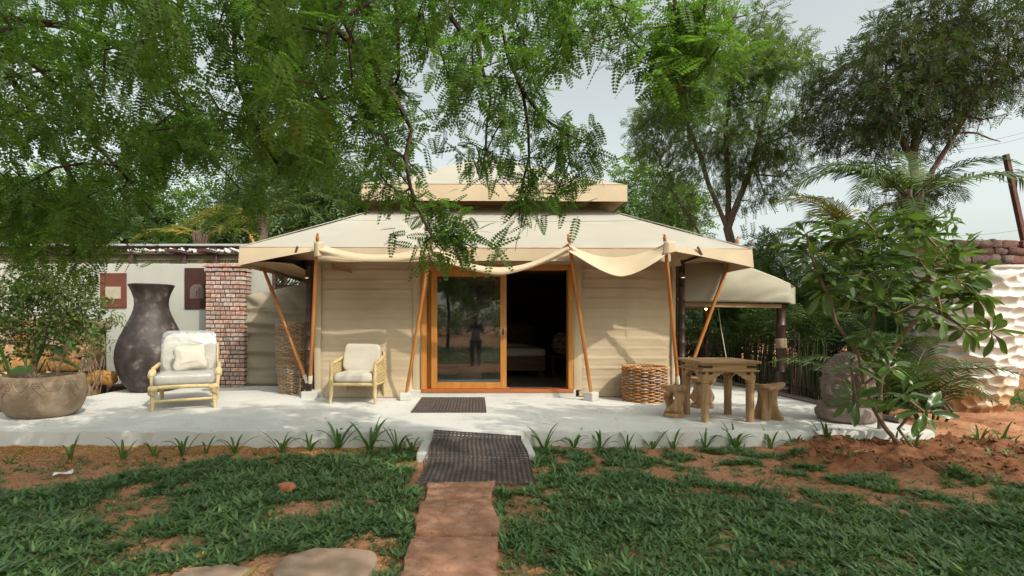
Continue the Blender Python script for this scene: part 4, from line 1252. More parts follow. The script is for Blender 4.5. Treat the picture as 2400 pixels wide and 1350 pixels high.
MB().tube([(-hw, fy, .335), (0, fy - .004, .345), (hw, fy, .335)], 0.030, 10).build('front_rail', RP, lc, smooth=50)
MB().tube([(-hw, fy, .14), (0, fy, .145), (hw, fy, .15)], 0.021, 10).build('stretcher', RP, lc, smooth=50)
MB().tube([(-hw, by, .33), (hw, by, .33)], 0.026, 10).build('rear_rail', RP, lc, smooth=50)
b = MB()
for k in range(7):
    x = -hw + 2 * hw * (k + .5) / 7; b.tube([(x, fy, .345), (x, by, .345)], 0.012, 6)
b.build('seat_slats', RP, lc, smooth=50)
bf = MB().tube([(-.40, by - .03, .34), (-.40, by + .20, .92), (-.36, by + .21, .96), (.36, by + .21, .96), (.40, by + .20, .92), (.40, by - .03, .34)], 0.026, 10).build('back_frame', RP, lc, smooth=50)
rounded('seat_cushion', MAT['cushion'], lc, 0.80, 0.92, 0.15, (0, -0.03, .435), crown=0.02, e=0.16, wr=0.012, seed=4)
rounded('back_cushion', MAT['cushion'], lc, 0.78, 0.15, 0.62, (0, 0.50, .79), rot=(-0.30, 0, 0), crown=0.015, e=0.2, wr=0.012, seed=6)
# the plastic film, standing off the cushions
rounded('plastic_film', MAT['plastic'], lc, 0.83, 0.95, 0.19, (0, -0.03, .437), crown=0.025, e=0.12, wr=0.014, seed=14, nu=48, nv=40)
rounded('plastic_film', MAT['plastic'], lc, 0.80, 0.21, 0.70, (0, 0.495, .80), rot=(-0.30, 0, 0), crown=0.015, e=0.085, wr=0.010, seed=16, nu=48, nv=40)
th = Matrix.Rotation(rad(25), 4, 'Z')
pc_ = th @ Vector((0.03, 0.13, 0.735)) + Vector((-4.52, 8.02, ZD))
tp = rounded('throw_pillow', MAT['cushion'], None, 0.50, 0.44, 0.13, (0, 0, 0), crown=0.045, e=0.38, pinch=0.13, wr=0.02, seed=9, nu=40, nv=30)
tp.location = pc_; tp.rotation_euler = (rad(66), rad(-5), rad(25))
tag(tp, 'square white throw pillow propped on the lounge chair', 'pillow')

# ================================================================ rattan armchair by the tent wall
ac = thing('armchair', 'pale rattan armchair with cream cushions against the tent wall', 'chair', (-1.93, 8.47, ZD), rad(-4))
w2, d2 = 0.355, 0.33
for sx in (-1, 1):
    MB().tube([(sx * (w2 + .01), -d2 - .02, 0), (sx * w2, -d2, .14), (sx * w2, -d2, .34), (sx * w2, -d2 + .01, .62)], [0.016, 0.031, 0.032, 0.027], 10).build('leg', RP, ac, smooth=50)
    MB().tube([(sx * (w2 - .03), d2 + .05, 0), (sx * (w2 - .02), d2, .16), (sx * (w2 - .03), d2 + .03, .60), (sx * (w2 - .05), d2 + .10, .80)], [0.016, 0.029, 0.028, 0.022], 10).build('leg', RP, ac, smooth=50)
    arm = MB().tube([(sx * w2, -d2 + .01, .625), (sx * w2, -.05, .66), (sx * (w2 - .02), d2 + .05, .73)], 0.026, 10)
    arm.tube([(sx * w2, -d2, .30), (sx * (w2 - .02), d2, .28)], 0.022, 8)
    arm.build('armrest', RP, ac, smooth=50)
    # woven side: strands over and under
    wv = MB()
    for q in range(13):
        y = -d2 + .04 + (2 * d2 - .06) * q / 12
        zt = .62 + .10 * (q / 12)
        wv.tube([(sx * (w2 + (.008 if q % 2 else -.008) * math.cos(PI * j)), y, .30 + (zt - .30) * j / 8) for j in range(9)], 0.0075, 5)
    for q in range(9):
        wv.tube([(sx * (w2 + .009 * math.cos(PI * (j + q))), -d2 + .03 + (2 * d2 - .05) * j / 12, .34 + .035 * q + .006 * q * j / 12) for j in range(13)], 0.009, 5)
    wv.build('woven_side', RP, ac, smooth=60)
    k = MB()
    for q in range(6): k.tube([(sx * w2 + 0.034 * math.cos(t), -d2 + .034 * math.sin(t), .28 + .02 * q) for t in np.linspace(0, 2 * PI, 12)], 0.008, 5)
    for q in range(3): k.tube([(sx * w2 + 0.031 * math.cos(t), -d2 + .06 + .12 * q, .64 + .012 * q + .031 * math.sin(t)) for t in np.linspace(0, 2 * PI, 12)], 0.007, 5)
    k.build('binding', RP, ac, smooth=60)
MB().tube([(-w2, -d2, .305), (0, -d2 - .005, .308), (w2, -d2, .305)], 0.026, 10).build('front_rail', RP, ac, smooth=50)
MB().tube([(-w2, d2, .28), (w2, d2, .28)], 0.022, 10).build('rear_rail', RP, ac, smooth=50)
b = MB()
for k in range(6): b.tube([(-w2 + 2 * w2 * (k + .5) / 6, -d2, .30), (-w2 + 2 * w2 * (k + .5) / 6, d2, .285)], 0.011, 6)
b.build('seat_slats', RP, ac, smooth=50)
b = MB().tube([(-w2 + .05, d2 + .10, .80), (0, d2 + .13, .83), (w2 - .05, d2 + .10, .80)], 0.022, 8)
for k in range(9): x = -w2 + .07 + (2 * w2 - .14) * k / 8; b.tube([(x, d2, .30), (x, d2 + .11, .81)], 0.009, 5)
b.build('back_frame', RP, ac, smooth=50)
rounded('seat_cushion', MAT['cushion'], ac, 0.655, 0.62, 0.15, (0, -.035, .405), crown=0.03, e=0.20, seed=21)
rounded('back_cushion', MAT['cushion'], ac, 0.62, 0.15, 0.46, (0, .20, .70), rot=(-.22, 0, 0), crown=0.0, e=0.15, wr=0.012, seed=23)

# ================================================================ wicker baskets
def basket(name, label, loc, R0, R1, H, rows, stakes, rw, mat, bulge=0.0, rim=0.02, amp=0.012, cat='basket'):
    t = thing(name, label, cat, loc)
    def rad_at(f): return R0 + (R1 - R0) * f + bulge * math.sin(PI * f)
    pitch = H / rows
    for q in range(rows):
        f = (q + .5) / rows; R = rad_at(f); n = stakes * 6
        ph = (q % 2) * PI
        pts = []
        for i in range(n + 1):
            a = 2 * PI * i / n
            rr = R + amp * math.cos(a * stakes / 2 + ph)
            pts.append((rr * math.cos(a), rr * math.sin(a), H * f + 0.16 * pitch * math.sin(a * 5 + q * 1.7)))
        MB().tube(pts, rw * random.uniform(.88, 1.1), 5, caps=False).build('weaver', mat, t, smooth=70)
    for k in range(stakes):
        a = 2 * PI * k / stakes + 0.02
        MB().tube([(rad_at(f) * math.cos(a), rad_at(f) * math.sin(a), H * f) for f in np.linspace(0, 1, 7)], rw * .85, 5).build('stake', mat, t, smooth=60)
    b = MB()
    for q in range(3):
        n = stakes * 4
        b.tube([((R1 + .008 * math.sin(a * stakes * .5 + q * 2.1)) * math.cos(a), (R1 + .008 * math.sin(a * stakes * .5 + q * 2.1)) * math.sin(a), H + .012 * math.cos(a * stakes * .5 + q * 2.1)) for a in np.linspace(0, 2 * PI, n + 1)], rim * .6, 6, caps=False)
    b.build('rim', mat, t, smooth=70)
    MB().lathe([(0.001, .012), (rad_at(0) * .97, .012), (rad_at(.3) * .93, H * .3), (rad_at(.95) * .94, H * .95)], 28, cap0=False).build('inner_shell', MAT['mortar'], t, smooth=60)
    return t
basket('tall_basket', 'tall tapering wicker basket behind the leaning pole', (-3.36, 9.50, ZD), 0.255, 0.325, 1.30, 44, 26, 0.0145, MAT['wicker_grey'], bulge=0.02)
sb = basket('round_basket', 'squat round wicker log basket against the tent wall', (2.80, 8.50, ZD), 0.325, 0.345, 0.555, 21, 20, 0.0145, MAT['wicker_brown'], bulge=0.012, amp=0.015)
MB().grid(lambda s, t: Vector((0.352 * math.cos(a_ := -2.15 + 0.65 * s) * 1.04, 0.352 * math.sin(a_) * 1.04, 0.43 + 0.03 * t - 0.02 * math.sin(PI * s))), 10, 2).build('handle', MAT['leather'], sb, smooth=60, solid=0.012)
MB().grid(lambda s, t: Vector(((0.05 + .27 * t) * math.cos(2 * PI * s), (0.05 + .27 * t) * math.sin(2 * PI * s), 0.47 + 0.05 * t ** 3 + 0.012 * math.sin(2 * PI * s * 5) * t)), 40, 6).build('liner', MAT['white_paint'], sb, smooth=60)

# ================================================================ rubber ring mats
def ring_mat(name, label, nx_, ny_, fn, loc):
    t = thing(name, label, 'door mat', loc)
    V = []; F = []
    def corner(i, j):
        return None
    h = 0.014
    def P(x, y, z): return fn(x / nx_, y / ny_, z)
    for j in range(ny_):
        for i in range(nx_):
            o = len(V)
            sq = [(0, 0), (.5, 0), (1, 0), (1, .5), (1, 1), (.5, 1), (0, 1), (0, .5)]
            hole = [(.5 + .40 * math.cos(a), .5 + .40 * math.sin(a)) for a in [-.75 * PI, -.5 * PI, -.25 * PI, 0, .25 * PI, .5 * PI, .75 * PI, PI]]
            for p in sq: V.append(P(i + p[0], j + p[1], h))
            for p in hole: V.append(P(i + p[0], j + p[1], h))
            for p in hole: V.append(P(i + p[0], j + p[1], 0))
            for k in range(8):
                k2 = (k + 1) % 8
                F.append((o + k, o + k2, o + 8 + k2, o + 8 + k)); F.append((o + 8 + k, o + 8 + k2, o + 16 + k2, o + 16 + k))
    # side skirts
    for j in range(ny_):
        for xe in (0, nx_):
            o = len(V); V += [P(xe, j, h), P(xe, j + 1, h), P(xe, j + 1, 0), P(xe, j, 0)]; F.append((o, o + 1, o + 2, o + 3))
    for i in range(nx_):
        for ye in (0, ny_):
            o = len(V); V += [P(i, ye, h), P(i + 1, ye, h), P(i + 1, ye, 0), P(i, ye, 0)]; F.append((o, o + 1, o + 2, o + 3))
    V = np.array([tuple(p) for p in V])
    link_mesh('rubber_sheet', np_mesh('rubber_sheet', V, np.array(F), False), MAT['rubber'], t)
    return t
ring_mat('ring_mat', 'flat black rubber ring mat on the terrace before the door', 22, 30, lambda s, t, z: Vector((-0.54 + 1.08 * s, -0.74 + 1.48 * t, 0.004 + z)), (-0.385, 8.03, ZD))
prf = [(0.0, 0.188), (0.05, 0.165), (0.10, 0.125), (0.17, 0.102), (0.30, 0.101), (0.42, 0.108), (0.55, 0.104), (0.66, 0.094), (0.76, 0.060), (0.92, 0.024), (1.15, 0.014), (1.48, 0.012)]
pl = [0]
for a_, b_ in zip(prf[:-1], prf[1:]): pl.append(pl[-1] + math.hypot(b_[0] - a_[0], b_[1] - a_[1]))
def drape(s, t, z):
    d = t * pl[-1]
    q = np.interp(d, pl, [p[0] for p in prf]); zz = np.interp(d, pl, [p[1] for p in prf])
    zz -= 0.060 * s * max(0, 1 - t * 7) ; q += 0.05 * s * max(0, 1 - t * 6)
    wob = 0.006 * math.sin(s * 7 + t * 9) * min(1, t * 3)
    return Vector((-0.51 + 1.02 * s + 0.02 * t * (s - .5) * 2 - 0.01 * math.sin(t * 8), 6.02 - q, zz + max(0, wob) + z))
o = ring_mat('ring_mat', 'black rubber ring mat draped over the step down to the path', 22, 32, lambda s, t, z: drape(s, t, z) - Vector((0, 5.3, 0)), (0.02, 5.3, 0))

# ================================================================ carved planter with a bush
pl_ = thing('stone_planter', 'wide carved stone bowl planter with flower relief on the terrace corner', 'planter', (-5.98, 7.08, ZD))
def plfn(p, a, z):
    k = 1 + 0.016 * vnoise([[math.cos(a) * 3, math.sin(a) * 3, z * 6]], 7)[0]
    return Vector((p.x * k, p.y * k, p.z + 0.010 * math.sin(2 * a + 1) * (z > .4)))
MB().lathe([(0.36, 0.0), (0.42, 0.02), (0.50, 0.10), (0.555, 0.22), (0.57, 0.34), (0.56, 0.45), (0.545, 0.53), (0.535, 0.555), (0.51, 0.568), (0.485, 0.56), (0.47, 0.52), (0.465, 0.46)], 56, sx=0.89, sy=0.80, fn=plfn).build('bowl', MAT['planter'], pl_, smooth=60)
b = MB().lathe([(0.47, 0.49), (0.3, 0.50), (0.01, 0.51)], 30, sx=0.89, sy=0.80, cap0=False); b.build('soil', MAT['soil'], pl_, smooth=60)
def on_bowl(a, z, out=0.0):
    R = np.interp(z, [0, .1, .22, .34, .45, .53], [.40, .50, .555, .57, .56, .545]) + out
    return Vector((.89 * R * math.cos(a), .80 * R * math.sin(a), z))
b = MB()
for ca in (-2.62, -1.78, -1.10, -0.35, -3.4):
    b.tube([on_bowl(ca + .03 * math.cos(t), .445 + .018 * math.sin(t), .004) for t in np.linspace(0, 2 * PI, 12)], 0.010, 6)
    for k in range(6):
        t0 = 2 * PI * k / 6
        b.tube([on_bowl(ca + (.055 + .05 * math.sin(PI * f)) * math.cos(t0 + (f - .5) * 1.0), .445 + (.03 + .027 * math.sin(PI * f)) * math.sin(t0 + (f - .5) * 1.0), .003) for f in np.linspace(0, 1, 7)], 0.009, 6)
    for s in (-1, 1):
        b.tube([on_bowl(ca + s * (.14 + .26 * f), .50 - .14 * math.sin(PI * f * .62) + .02 * f, .003) for f in np.linspace(0, 1, 14)], np.linspace(.012, .006, 14), 6)
        b.tube([on_bowl(ca + s * (.02 + .16 * f), .36 - .10 * f * f + .02, .003) for f in np.linspace(0, 1, 8)], np.linspace(.010, .005, 8), 6)
b.build('flower_relief', MAT['planter'], pl_, smooth=60)

# ================================================================ right side: lean-to canopy
ln = thing('lean_to_canopy', 'beige canvas lean-to canopy on dark bamboo posts beside the tent', 'canopy', (4.6, 9.3, ZD))
LY = 9.12
def lean_top(u): return np.interp(u, [1590, 1640, 1757, 1820, 1850, 1866], [596, 603, 626, 650, 664, 676])
def lfront(s, t):
    u = 1592 + (1864 - 1592) * s
    vt = lean_top(u); vb = 706 + 4 * s + (3 if s > .95 else 0)
    v = vt + (vb - vt) * t
    n1 = fbm([[s * 5 + t * 2, t * 1.2, 0]], 2, 3)[0]
    back = 0.28 * max(0, (s - 0.94) / 0.06) ** 2
    return W(u, v, LY - 0.03 * n1 - 0.07 * math.sin(PI * t) * math.sin(PI * s) + back)
MB().grid(lfront, 60, 18).build('front_panel', MAT['canvas_grey'], ln, smooth=70, world=True, solid=0.006)
def lroof(s, t):
    p = W(1592 + 272 * s, lean_top(1592 + 272 * s), LY)
    return Vector((p.x, LY + 0.02 + 5.0 * t, p.z + 0.01 - 0.04 * math.sin(PI * s)))
MB().grid(lroof, 24, 10).build('roof_sheet', MAT['canvas_grey'], ln, smooth=60, world=True)
MB().grid(lambda s, t: Vector((W(1864, 676, LY).x, LY + .25 + 4.7 * s, W(1864, 676, LY).z - 0.25 * t)), 10, 2).build('side_panel', MAT['canvas_grey'], ln, smooth=60, world=True)
MB().grid(lambda s, t: W(1600 + 232 * s, 709 + 4 * s + 9 * t, LY + 0.05), 10, 2).build('hem', MAT['canvas_lining'], ln, smooth=60, world=True)
a = W(1595, 716, LY + .12); c = W(1835, 722, LY + .12)
bm_ = MB().tube([(a.x, LY + .14, a.z), (c.x + .1, LY + .14, a.z)], 0.045, 10).build('beam', MAT['dark_bamboo'], ln, smooth=50, world=True)
MB().tube([(a.x, 11.2, a.z + .04), (c.x + .1, 11.2, a.z + .04)], 0.045, 10).build('beam', MAT['dark_bamboo'], ln, smooth=50, world=True)
MB().box(a.x, a.x + 1.05, 10.2, 10.26, a.z - .02, a.z + .12).build('inner_flap', MAT['canvas_lining'], ln, world=True)
p1 = W(1832, 800, LY + .14)
fp = bamboo('post', p1.x, LY + .16, ZD, W(0, 712, LY).z, 0.078, ln, nodes=0.42)
MB().lathe([(0.086, 0), (0.09, .01), (0.09, .16), (0.086, .17)], 14, (p1.x, LY + .16, W(0, 815, LY + .16).z), cap0=False).build('wrap', M('jute_wrap', (0.34, 0.24, 0.16), rough=0.9), ln, smooth=50, world=True)
MB().box(p1.x - .12, p1.x + .12, LY + .05, LY + .27, ZD - .01, ZD + .13).build('post_foot', MAT['dark_bamboo'], ln, world=True, bevel=0.02)
p2 = W(1655, 800, 11.2)
bamboo('post', p2.x, 11.2, ZD, W(0, 712, 11.2).z + .1, 0.06, ln, nodes=0.42)
MB().tube([W(1682, 712, 9.6), W(1690, 770, 9.5), W(1706, 860, 9.4)], 0.007, 5).build('hanging_cord', MAT['white_sleeve'], ln, smooth=60, world=True)
q = W(1655, 724, 11.05)
bulb = thing('bulb_lamp', 'small lit bulb at the top of the rear canopy post', 'lamp', q)
MB().lathe([(0.001, -0.02), (0.016, -0.014), (0.022, 0.0), (0.016, 0.014), (0.001, 0.02)], 12, cap0=False).build('bulb', emit_mat('bulb_glow', (1.0, 0.62, 0.22), 30.0), bulb, smooth=180)
MB().lathe([(0.014, 0.016), (0.018, 0.018), (0.018, 0.05), (0.01, 0.055)], 10, cap1=True).build('socket', MAT['iron'], bulb, smooth=50)

# ================================================================ carved table
tbl = thing('carved_table', 'square carved wooden table with turned legs and iron corner straps', 'table', (3.25, 6.90, ZD))
OW, OWX = MAT['old_wood'], MAT['old_wood_x']
HT = 0.79; hh = 0.345
# top of four boards inside a frame
for k in range(4):
    x = -hh + 2 * hh * k / 4
    MB().box(x + .001, x + 2 * hh / 4 - .001, -hh, hh, HT - .030, HT - .002 + .001 * (k % 2)).build('top_board', OWX, tbl, bevel=0.003)
for (xa_, xb_, ya_, yb_) in ((-hh - .045, hh + .045, -hh - .045, -hh - .001), (-hh - .045, hh + .045, hh + .001, hh + .045), (-hh - .045, -hh - .001, -hh, hh), (hh + .001, hh + .045, -hh, hh)):
    MB().box(xa_, xb_, ya_, yb_, HT - .032, HT).build('top_frame', OWX, tbl, bevel=0.004)
MB().box(-hh, hh, -hh, hh, HT - .115, HT - .033).build('apron', OWX, tbl, bevel=0.004)
MB().box(-hh - .028, hh + .028, -hh - .028, hh + .028, HT - .135, HT - .116).build('moulding', OWX, tbl, bevel=0.006)
# stepped brackets between the legs (front, back, left, right)
def bracket_outline():
    L = 2 * (hh - .01)
    pts = [(0, 0), (L, 0)]
    down = [(L, -.115), (L - .10, -.115), (L - .115, -.10), (L - .135, -.10), (L - .15, -.08), (L - .17, -.08), (L - .185, -.055), (L - .205, -.055), (L - .225, -.03), (L - .25, -.03), (L - .27, -.012)]
    pts += down; pts += [(L - x, z) for x, z in reversed(down)]
    return pts
ol = bracket_outline()
for k in range(4):
    R4 = Matrix.Rotation(k * PI / 2, 4, 'Z')
    vs = []; m = len(ol)
    for yy in (-hh + .004, -hh + .030):
        vs += [R4 @ Vector((x - hh + .01, yy, HT - .136 + z)) for x, z in ol]
    b = MB().add(vs, [tuple(range(m - 1, -1, -1)), tuple(range(m, 2 * m))] + [(i, (i + 1) % m, m + (i + 1) % m, m + i) for i in range(m)])
    b.build('carved_bracket', OWX, tbl)
    for s in (-1, 1):
        for zz in (HT - .075, HT - .158):
            st2 = MB(); xx = s * (hh - .07)
            vs = [(-.065, -.014), (.045, -.018), (.065, 0), (.045, .018), (-.065, .014)]
            vv = [R4 @ Vector((xx - s * p[0] * -1 * -1, -hh - (.0045 if zz > HT - .1 else .001), zz + p[1])) for p in vs] + [R4 @ Vector((xx - s * p[0], -hh + .002, zz + p[1])) for p in vs]
            st2.add(vv, [(0, 1, 2, 3, 4), (9, 8, 7, 6, 5)] + [(i, (i + 1) % 5, 5 + (i + 1) % 5, 5 + i) for i in range(5)])
            st2.build('iron_strap', MAT['iron'], tbl)
HL = HT - .136
lp = [(0.048, 0), (0.050, .01), (0.050, .20), (0.047, .21), (0.050, .22), (0.047, .23), (0.050, .24), (0.052, HL - .20), (0.053, HL - .17), (0.046, HL - .165), (0.046, HL - .155), (0.056, HL - .148), (0.058, HL - .125), (0.054, HL - .108), (0.046, HL - .103), (0.046, HL - .09), (0.06, HL - .085), (0.06, HL)]
for sx in (-1, 1):
    for sy in (-1, 1):
        lg = MB().lathe(lp, 20, (sx * (hh - .055), sy * (hh - .055), 0), cap1=True)
        lg.build('leg', OW, tbl, smooth=35)

# ================================================================ stools
def twisted_stool(label, loc, w, h, twist0, rz, hole):
    t = thing('carved_stool', label, 'stool', loc, rz)
    def ring(z):
        f = z / h
        ww = w * (1.0 - 0.28 * math.sin(PI * min(1, max(0, (f - .05) / .9))))
        return ww
    # top and base blocks
    def block(z0, z1, wa, wb, name, sq):
        b = MB(); n = 24; vs = []; fs = []
        for z, ww in ((z0, wa), (z0 + .01, wa * 1.02), (z1 - .01, wb * 1.02), (z1, wb)):
            for i in range(n):
                a = 2 * PI * i / n
                c, s = math.cos(a), math.sin(a)
                e = sq
                vs.append((ww / 2 * math.copysign(abs(c) ** e, c) * (1 + .02 * math.sin(3 * a)), ww / 2 * .85 * math.copysign(abs(s) ** e, s), z + (.004 * math.sin(a * 2 + 1))))
        for r in range(3):
            for i in range(n): i2 = (i + 1) % n; fs.append((r * n + i, r * n + i2, (r + 1) * n + i2, (r + 1) * n + i))
        fs += [tuple(range(n - 1, -1, -1)), tuple(3 * n + i for i in range(n))]
        b.add(vs, fs); return b.build(name, MAT['teak'], t, smooth=40)
    block(h - .055, h, w * .98, w * 1.05, 'seat', .45)
    block(0, .06, w * .90, w * .86, 'base', .8)
    # two slabs of wood sweeping round each other from base to seat
    for k in (0, 1):
        def fn(s, tt):
            z = .05 + (h - .095) * tt
            ang = twist0 + k * PI + 1.9 * (tt - .5)
            wid = w * (.50 + .42 * abs(2 * tt - 1) ** 1.6) 
            th_ = w * (.115 + .11 * abs(2 * tt - 1))
            rr = w * hole * math.sin(PI * tt) ** .8
            a = 2 * PI * s
            lx = wid * .5 * math.copysign(abs(math.cos(a)) ** .7, math.cos(a)); ly = th_ * math.copysign(abs(math.sin(a)) ** .7, math.sin(a)) + rr
            ca, sa = math.cos(ang), math.sin(ang)
            return Vector((lx * ca - ly * sa, (lx * sa + ly * ca) * .85, z))
        MB().grid(fn, 22, 26, closed_u=True).build('twisted_upright', MAT['teak'], t, smooth=60)
    return t
twisted_stool('small carved hourglass stool of pale twisted wood beside the round basket', (2.70, 6.98, ZD), 0.285, 0.425, 0.2, 0.1, .36)
twisted_stool('carved block stool with a hollow twisted middle behind the table', (3.44, 7.78, ZD), 0.35, 0.45, 2.4, -.15, .38)
rs = thing('root_stool', 'mushroom-shaped teak root stool with a wide dished seat', 'stool', (3.92, 6.86, ZD))
def trunk(s, tt):
    a = 2 * PI * s; z = 0.40 * tt
    R = 0.085 + 0.075 * (1 - tt) ** 2.2 + 0.03 * tt ** 4
    fl = 0.30 * (1 - tt) ** 1.4 + 0.10
    R *= 1 + fl * math.sin(5 * a + 2.2 * tt + .6) + 0.10 * math.sin(9 * a - 3 * tt)
    return Vector((R * math.cos(a) - .012 * tt, R * math.sin(a), z - (0.0)))
b = MB().grid(trunk, 60, 24, closed_u=True); b.f.append(tuple(range(59, -1, -1)))
b.build('root_trunk', MAT['teak'], rs, smooth=60)
def seat(s, tt):
    a = 2 * PI * s
    prof_ = [(0.02, .385), (.12, .385), (.19, .405), (.215, .43), (.213, .452), (.19, .462), (.10, .446), (.002, .440)]
    i = tt * (len(prof_) - 1); k = min(int(i), len(prof_) - 2); f = i - k
    R = prof_[k][0] * (1 - f) + prof_[k + 1][0] * f; z = prof_[k][1] * (1 - f) + prof_[k + 1][1] * f
    R *= 1 + .08 * math.sin(2 * a + .7) + .04 * math.sin(3 * a)
    return Vector((R * math.cos(a), R * .82 * math.sin(a), z + .022 * math.cos(2 * a) * R / .2))
MB().grid(seat, 40, 21, closed_u=True).build('seat', MAT['teak'], rs, smooth=60)

# ================================================================ stone head with several faces
sh = thing('stone_head_statue', 'weathered carved stone statue of joined serene heads on a round base', 'statue', (4.86, 6.72, ZD))
na, nh = 260, 130
AZ = np.linspace(0, 2 * PI, na, endpoint=False); Hh = np.linspace(0, 1, nh + 1)
A2, H2 = np.meshgrid(AZ, Hh); A2 = A2.ravel(); H2 = H2.ravel()
# skull profile: chin at 0.05, crown at 1
Rk = np.interp(H2, [0, .04, .10, .22, .40, .58, .68, .74, .80, .88, .95, 1.0], [.15, .165, .19, .222, .245, .250, .248, .232, .185, .140, .095, .005])
Z = 0.10 + 0.80 * H2
face0 = [rad(-164), rad(-44), rad(76)]
disp = np.zeros_like(Rk)
def g(x, s): return np.exp(-(x / s) ** 2)
earw = np.zeros_like(Rk)
for fa in face0:
    d = (A2 - fa + PI) % (2 * PI) - PI           # angle from the middle of this face
    x = d * 0.25                                  # metres along the cheek
    inside = np.abs(d) < rad(60)
    h = H2
    o = 0.035 * g(d, rad(36)) * g(h - .36, .34)                       # whole face stands forward
    nose_w = np.interp(h, [.30, .34, .40, .56], [.030, .028, .018, .012])
    nose_h = np.interp(h, [.285, .31, .335, .42, .53, .58], [0, .040, .052, .036, .014, 0])
    o += nose_h * np.exp(-(np.abs(x) / nose_w) ** 2.2)
    o += 0.012 * g(np.abs(x) - .022, .012) * g(h - .318, .02)           # nostrils
    mouth = .225 + .010 * (np.abs(x) / .05) ** 2
    o += 0.016 * g(h - mouth - .022, .017) * g(x, .050) + 0.018 * g(h - mouth + .024, .020) * g(x, .042)
    o -= 0.014 * g(h - mouth, .009) * g(x, .056)
    o += 0.020 * g(h - .115, .05) * g(x, .055)                          # chin
    o -= 0.010 * g(h - .165, .022) * g(x, .045)
    brow = .535 + .045 * np.sin(np.clip(np.abs(x) / .105, 0, 1) * PI * .8)
    o += 0.013 * g(h - brow, .016) * (np.abs(x) < .125) * sstep(.128, .10, np.abs(x))
    eye_h = .465 - .012 * ((np.abs(x) - .062) / .04) ** 2
    o -= 0.020 * g(h - .485, .045) * g(np.abs(x) - .060, .042)
    o += 0.017 * g(h - .468, .026) * g(np.abs(x) - .062, .036)           # lids
    o -= 0.010 * g(h - .447, .008) * g(np.abs(x) - .062, .036)
    o += 0.010 * g(h - .33, .09) * g(np.abs(x) - .085, .05)              # cheeks
    disp += np.where(inside, 1.25 * o, 0)
# seams with long ears
for k in range(3):
    sa = (face0[k] + face0[(k + 1) % 3]) / 2 if k < 2 else face0[2] + rad(60)
    for s in (-1, 1):
        d = ((A2 - (sa + s * rad(15)) + PI) % (2 * PI) - PI) * .25
        e = g(d, .022) * sstep(.12, .16, H2) * sstep(.60, .54, H2)
        disp += 0.045 * e - 0.030 * g(d, .009) * sstep(.18, .22, H2) * sstep(.55, .50, H2)
    d = ((A2 - sa + PI) % (2 * PI) - PI) * .25
    disp -= 0.05 * g(d, .025) * sstep(.75, .5, H2)
# curls of hair above a wavy hairline
hl_ = .64 + .0 * A2
hair = sstep(hl_ - .012, hl_ + .012, H2)
row = H2 * 26; ca_ = (A2 * 18 + (np.floor(row) % 2) * PI)
curl = np.clip(np.cos(ca_) * .5 + .5, 0, 1) * np.abs(np.sin(row * PI))
disp += hair * (0.018 + 0.016 * curl * (H2 < .97))
Pn = np.stack([np.cos(A2) * 3, np.sin(A2) * 3, H2 * 6], 1)
disp += 0.006 * fbm(Pn * 2.0, 3, 3)
Rt = np.maximum(Rk + disp, 0.003)
V = np.stack([Rt * np.cos(A2), Rt * np.sin(A2), Z], 1)
ii, jj = np.meshgrid(np.arange(na), np.arange(nh))
a_ = (jj * na + ii).ravel(); b_ = (jj * na + (ii + 1) % na).ravel()
link_mesh('carved_head', np_mesh('carved_head', V, np.stack([a_, b_, b_ + na, a_ + na], 1), True), MAT['statue'], sh)
def basefn(p, a, z):
    k = 1 + .07 * vnoise([[math.cos(a) * 2, math.sin(a) * 2, z * 6]], 12)[0]
    return Vector((p.x * k, p.y * k, p.z))
MB().lathe([(0.27, 0), (0.32, .02), (0.345, .06), (0.35, .12), (0.325, .16), (0.26, .19), (0.20, .20), (.15, .205)], 48, cap1=True, fn=basefn).build('round_base', MAT['statue'], sh, smooth=50)

# ================================================================ giant white planter with hammered facets
gp = thing('white_planter', 'giant white tapering planter with hammered facets on red soil', 'planter', (8.32, 8.75, -0.02))
na, nh = 300, 250
HP = 2.38
AZ = np.linspace(0, 2 * PI, na, endpoint=False); Hh = np.linspace(0, HP, nh + 1)
A2, H2 = np.meshgrid(AZ, Hh); A2 = A2.ravel(); H2 = H2.ravel()
Rb = np.interp(H2, [0, .06, .3, .8, 1.4, 2.0, HP], [.50, .52, .60, .72, .82, .885, .90])
rg = np.random.default_rng(5)
seeds = []
rowsN = 15
for r in range(rowsN):
    nn = 21
    for c in range(nn):
        if abs(((c + .5 * (r % 2)) / nn * 2 * PI + PI) % (2 * PI) - PI) > 9: continue
        seeds.append(((c + .5 * (r % 2) + rg.uniform(-.28, .28)) * 2 * PI / nn, (r + .5 + rg.uniform(-.28, .28)) * HP / rowsN))
seeds = np.array(seeds)
best = np.full(len(A2), 9.0)
for sa, sz in seeds:
    da = ((A2 - sa + PI) % (2 * PI) - PI) * .72 * .82
    d2_ = da * da + ((H2 - sz) * 1.25) ** 2
    best = np.minimum(best, d2_)
dd = np.sqrt(best)
Rt = Rb - 0.055 + 4.6 * np.minimum(dd, .125) ** 2
Rt += 0.004 * vnoise(np.stack([np.cos(A2) * 12, np.sin(A2) * 12, H2 * 12], 1), 4)
rimk = H2 > HP - .04
Rt[rimk] = Rb[rimk] - .01
V = np.stack([Rt * np.cos(A2), Rt * np.sin(A2), H2], 1)
ii, jj = np.meshgrid(np.arange(na), np.arange(nh))
a_ = (jj * na + ii).ravel(); b_ = (jj * na + (ii + 1) % na).ravel()
MAT['pot_white'] = None
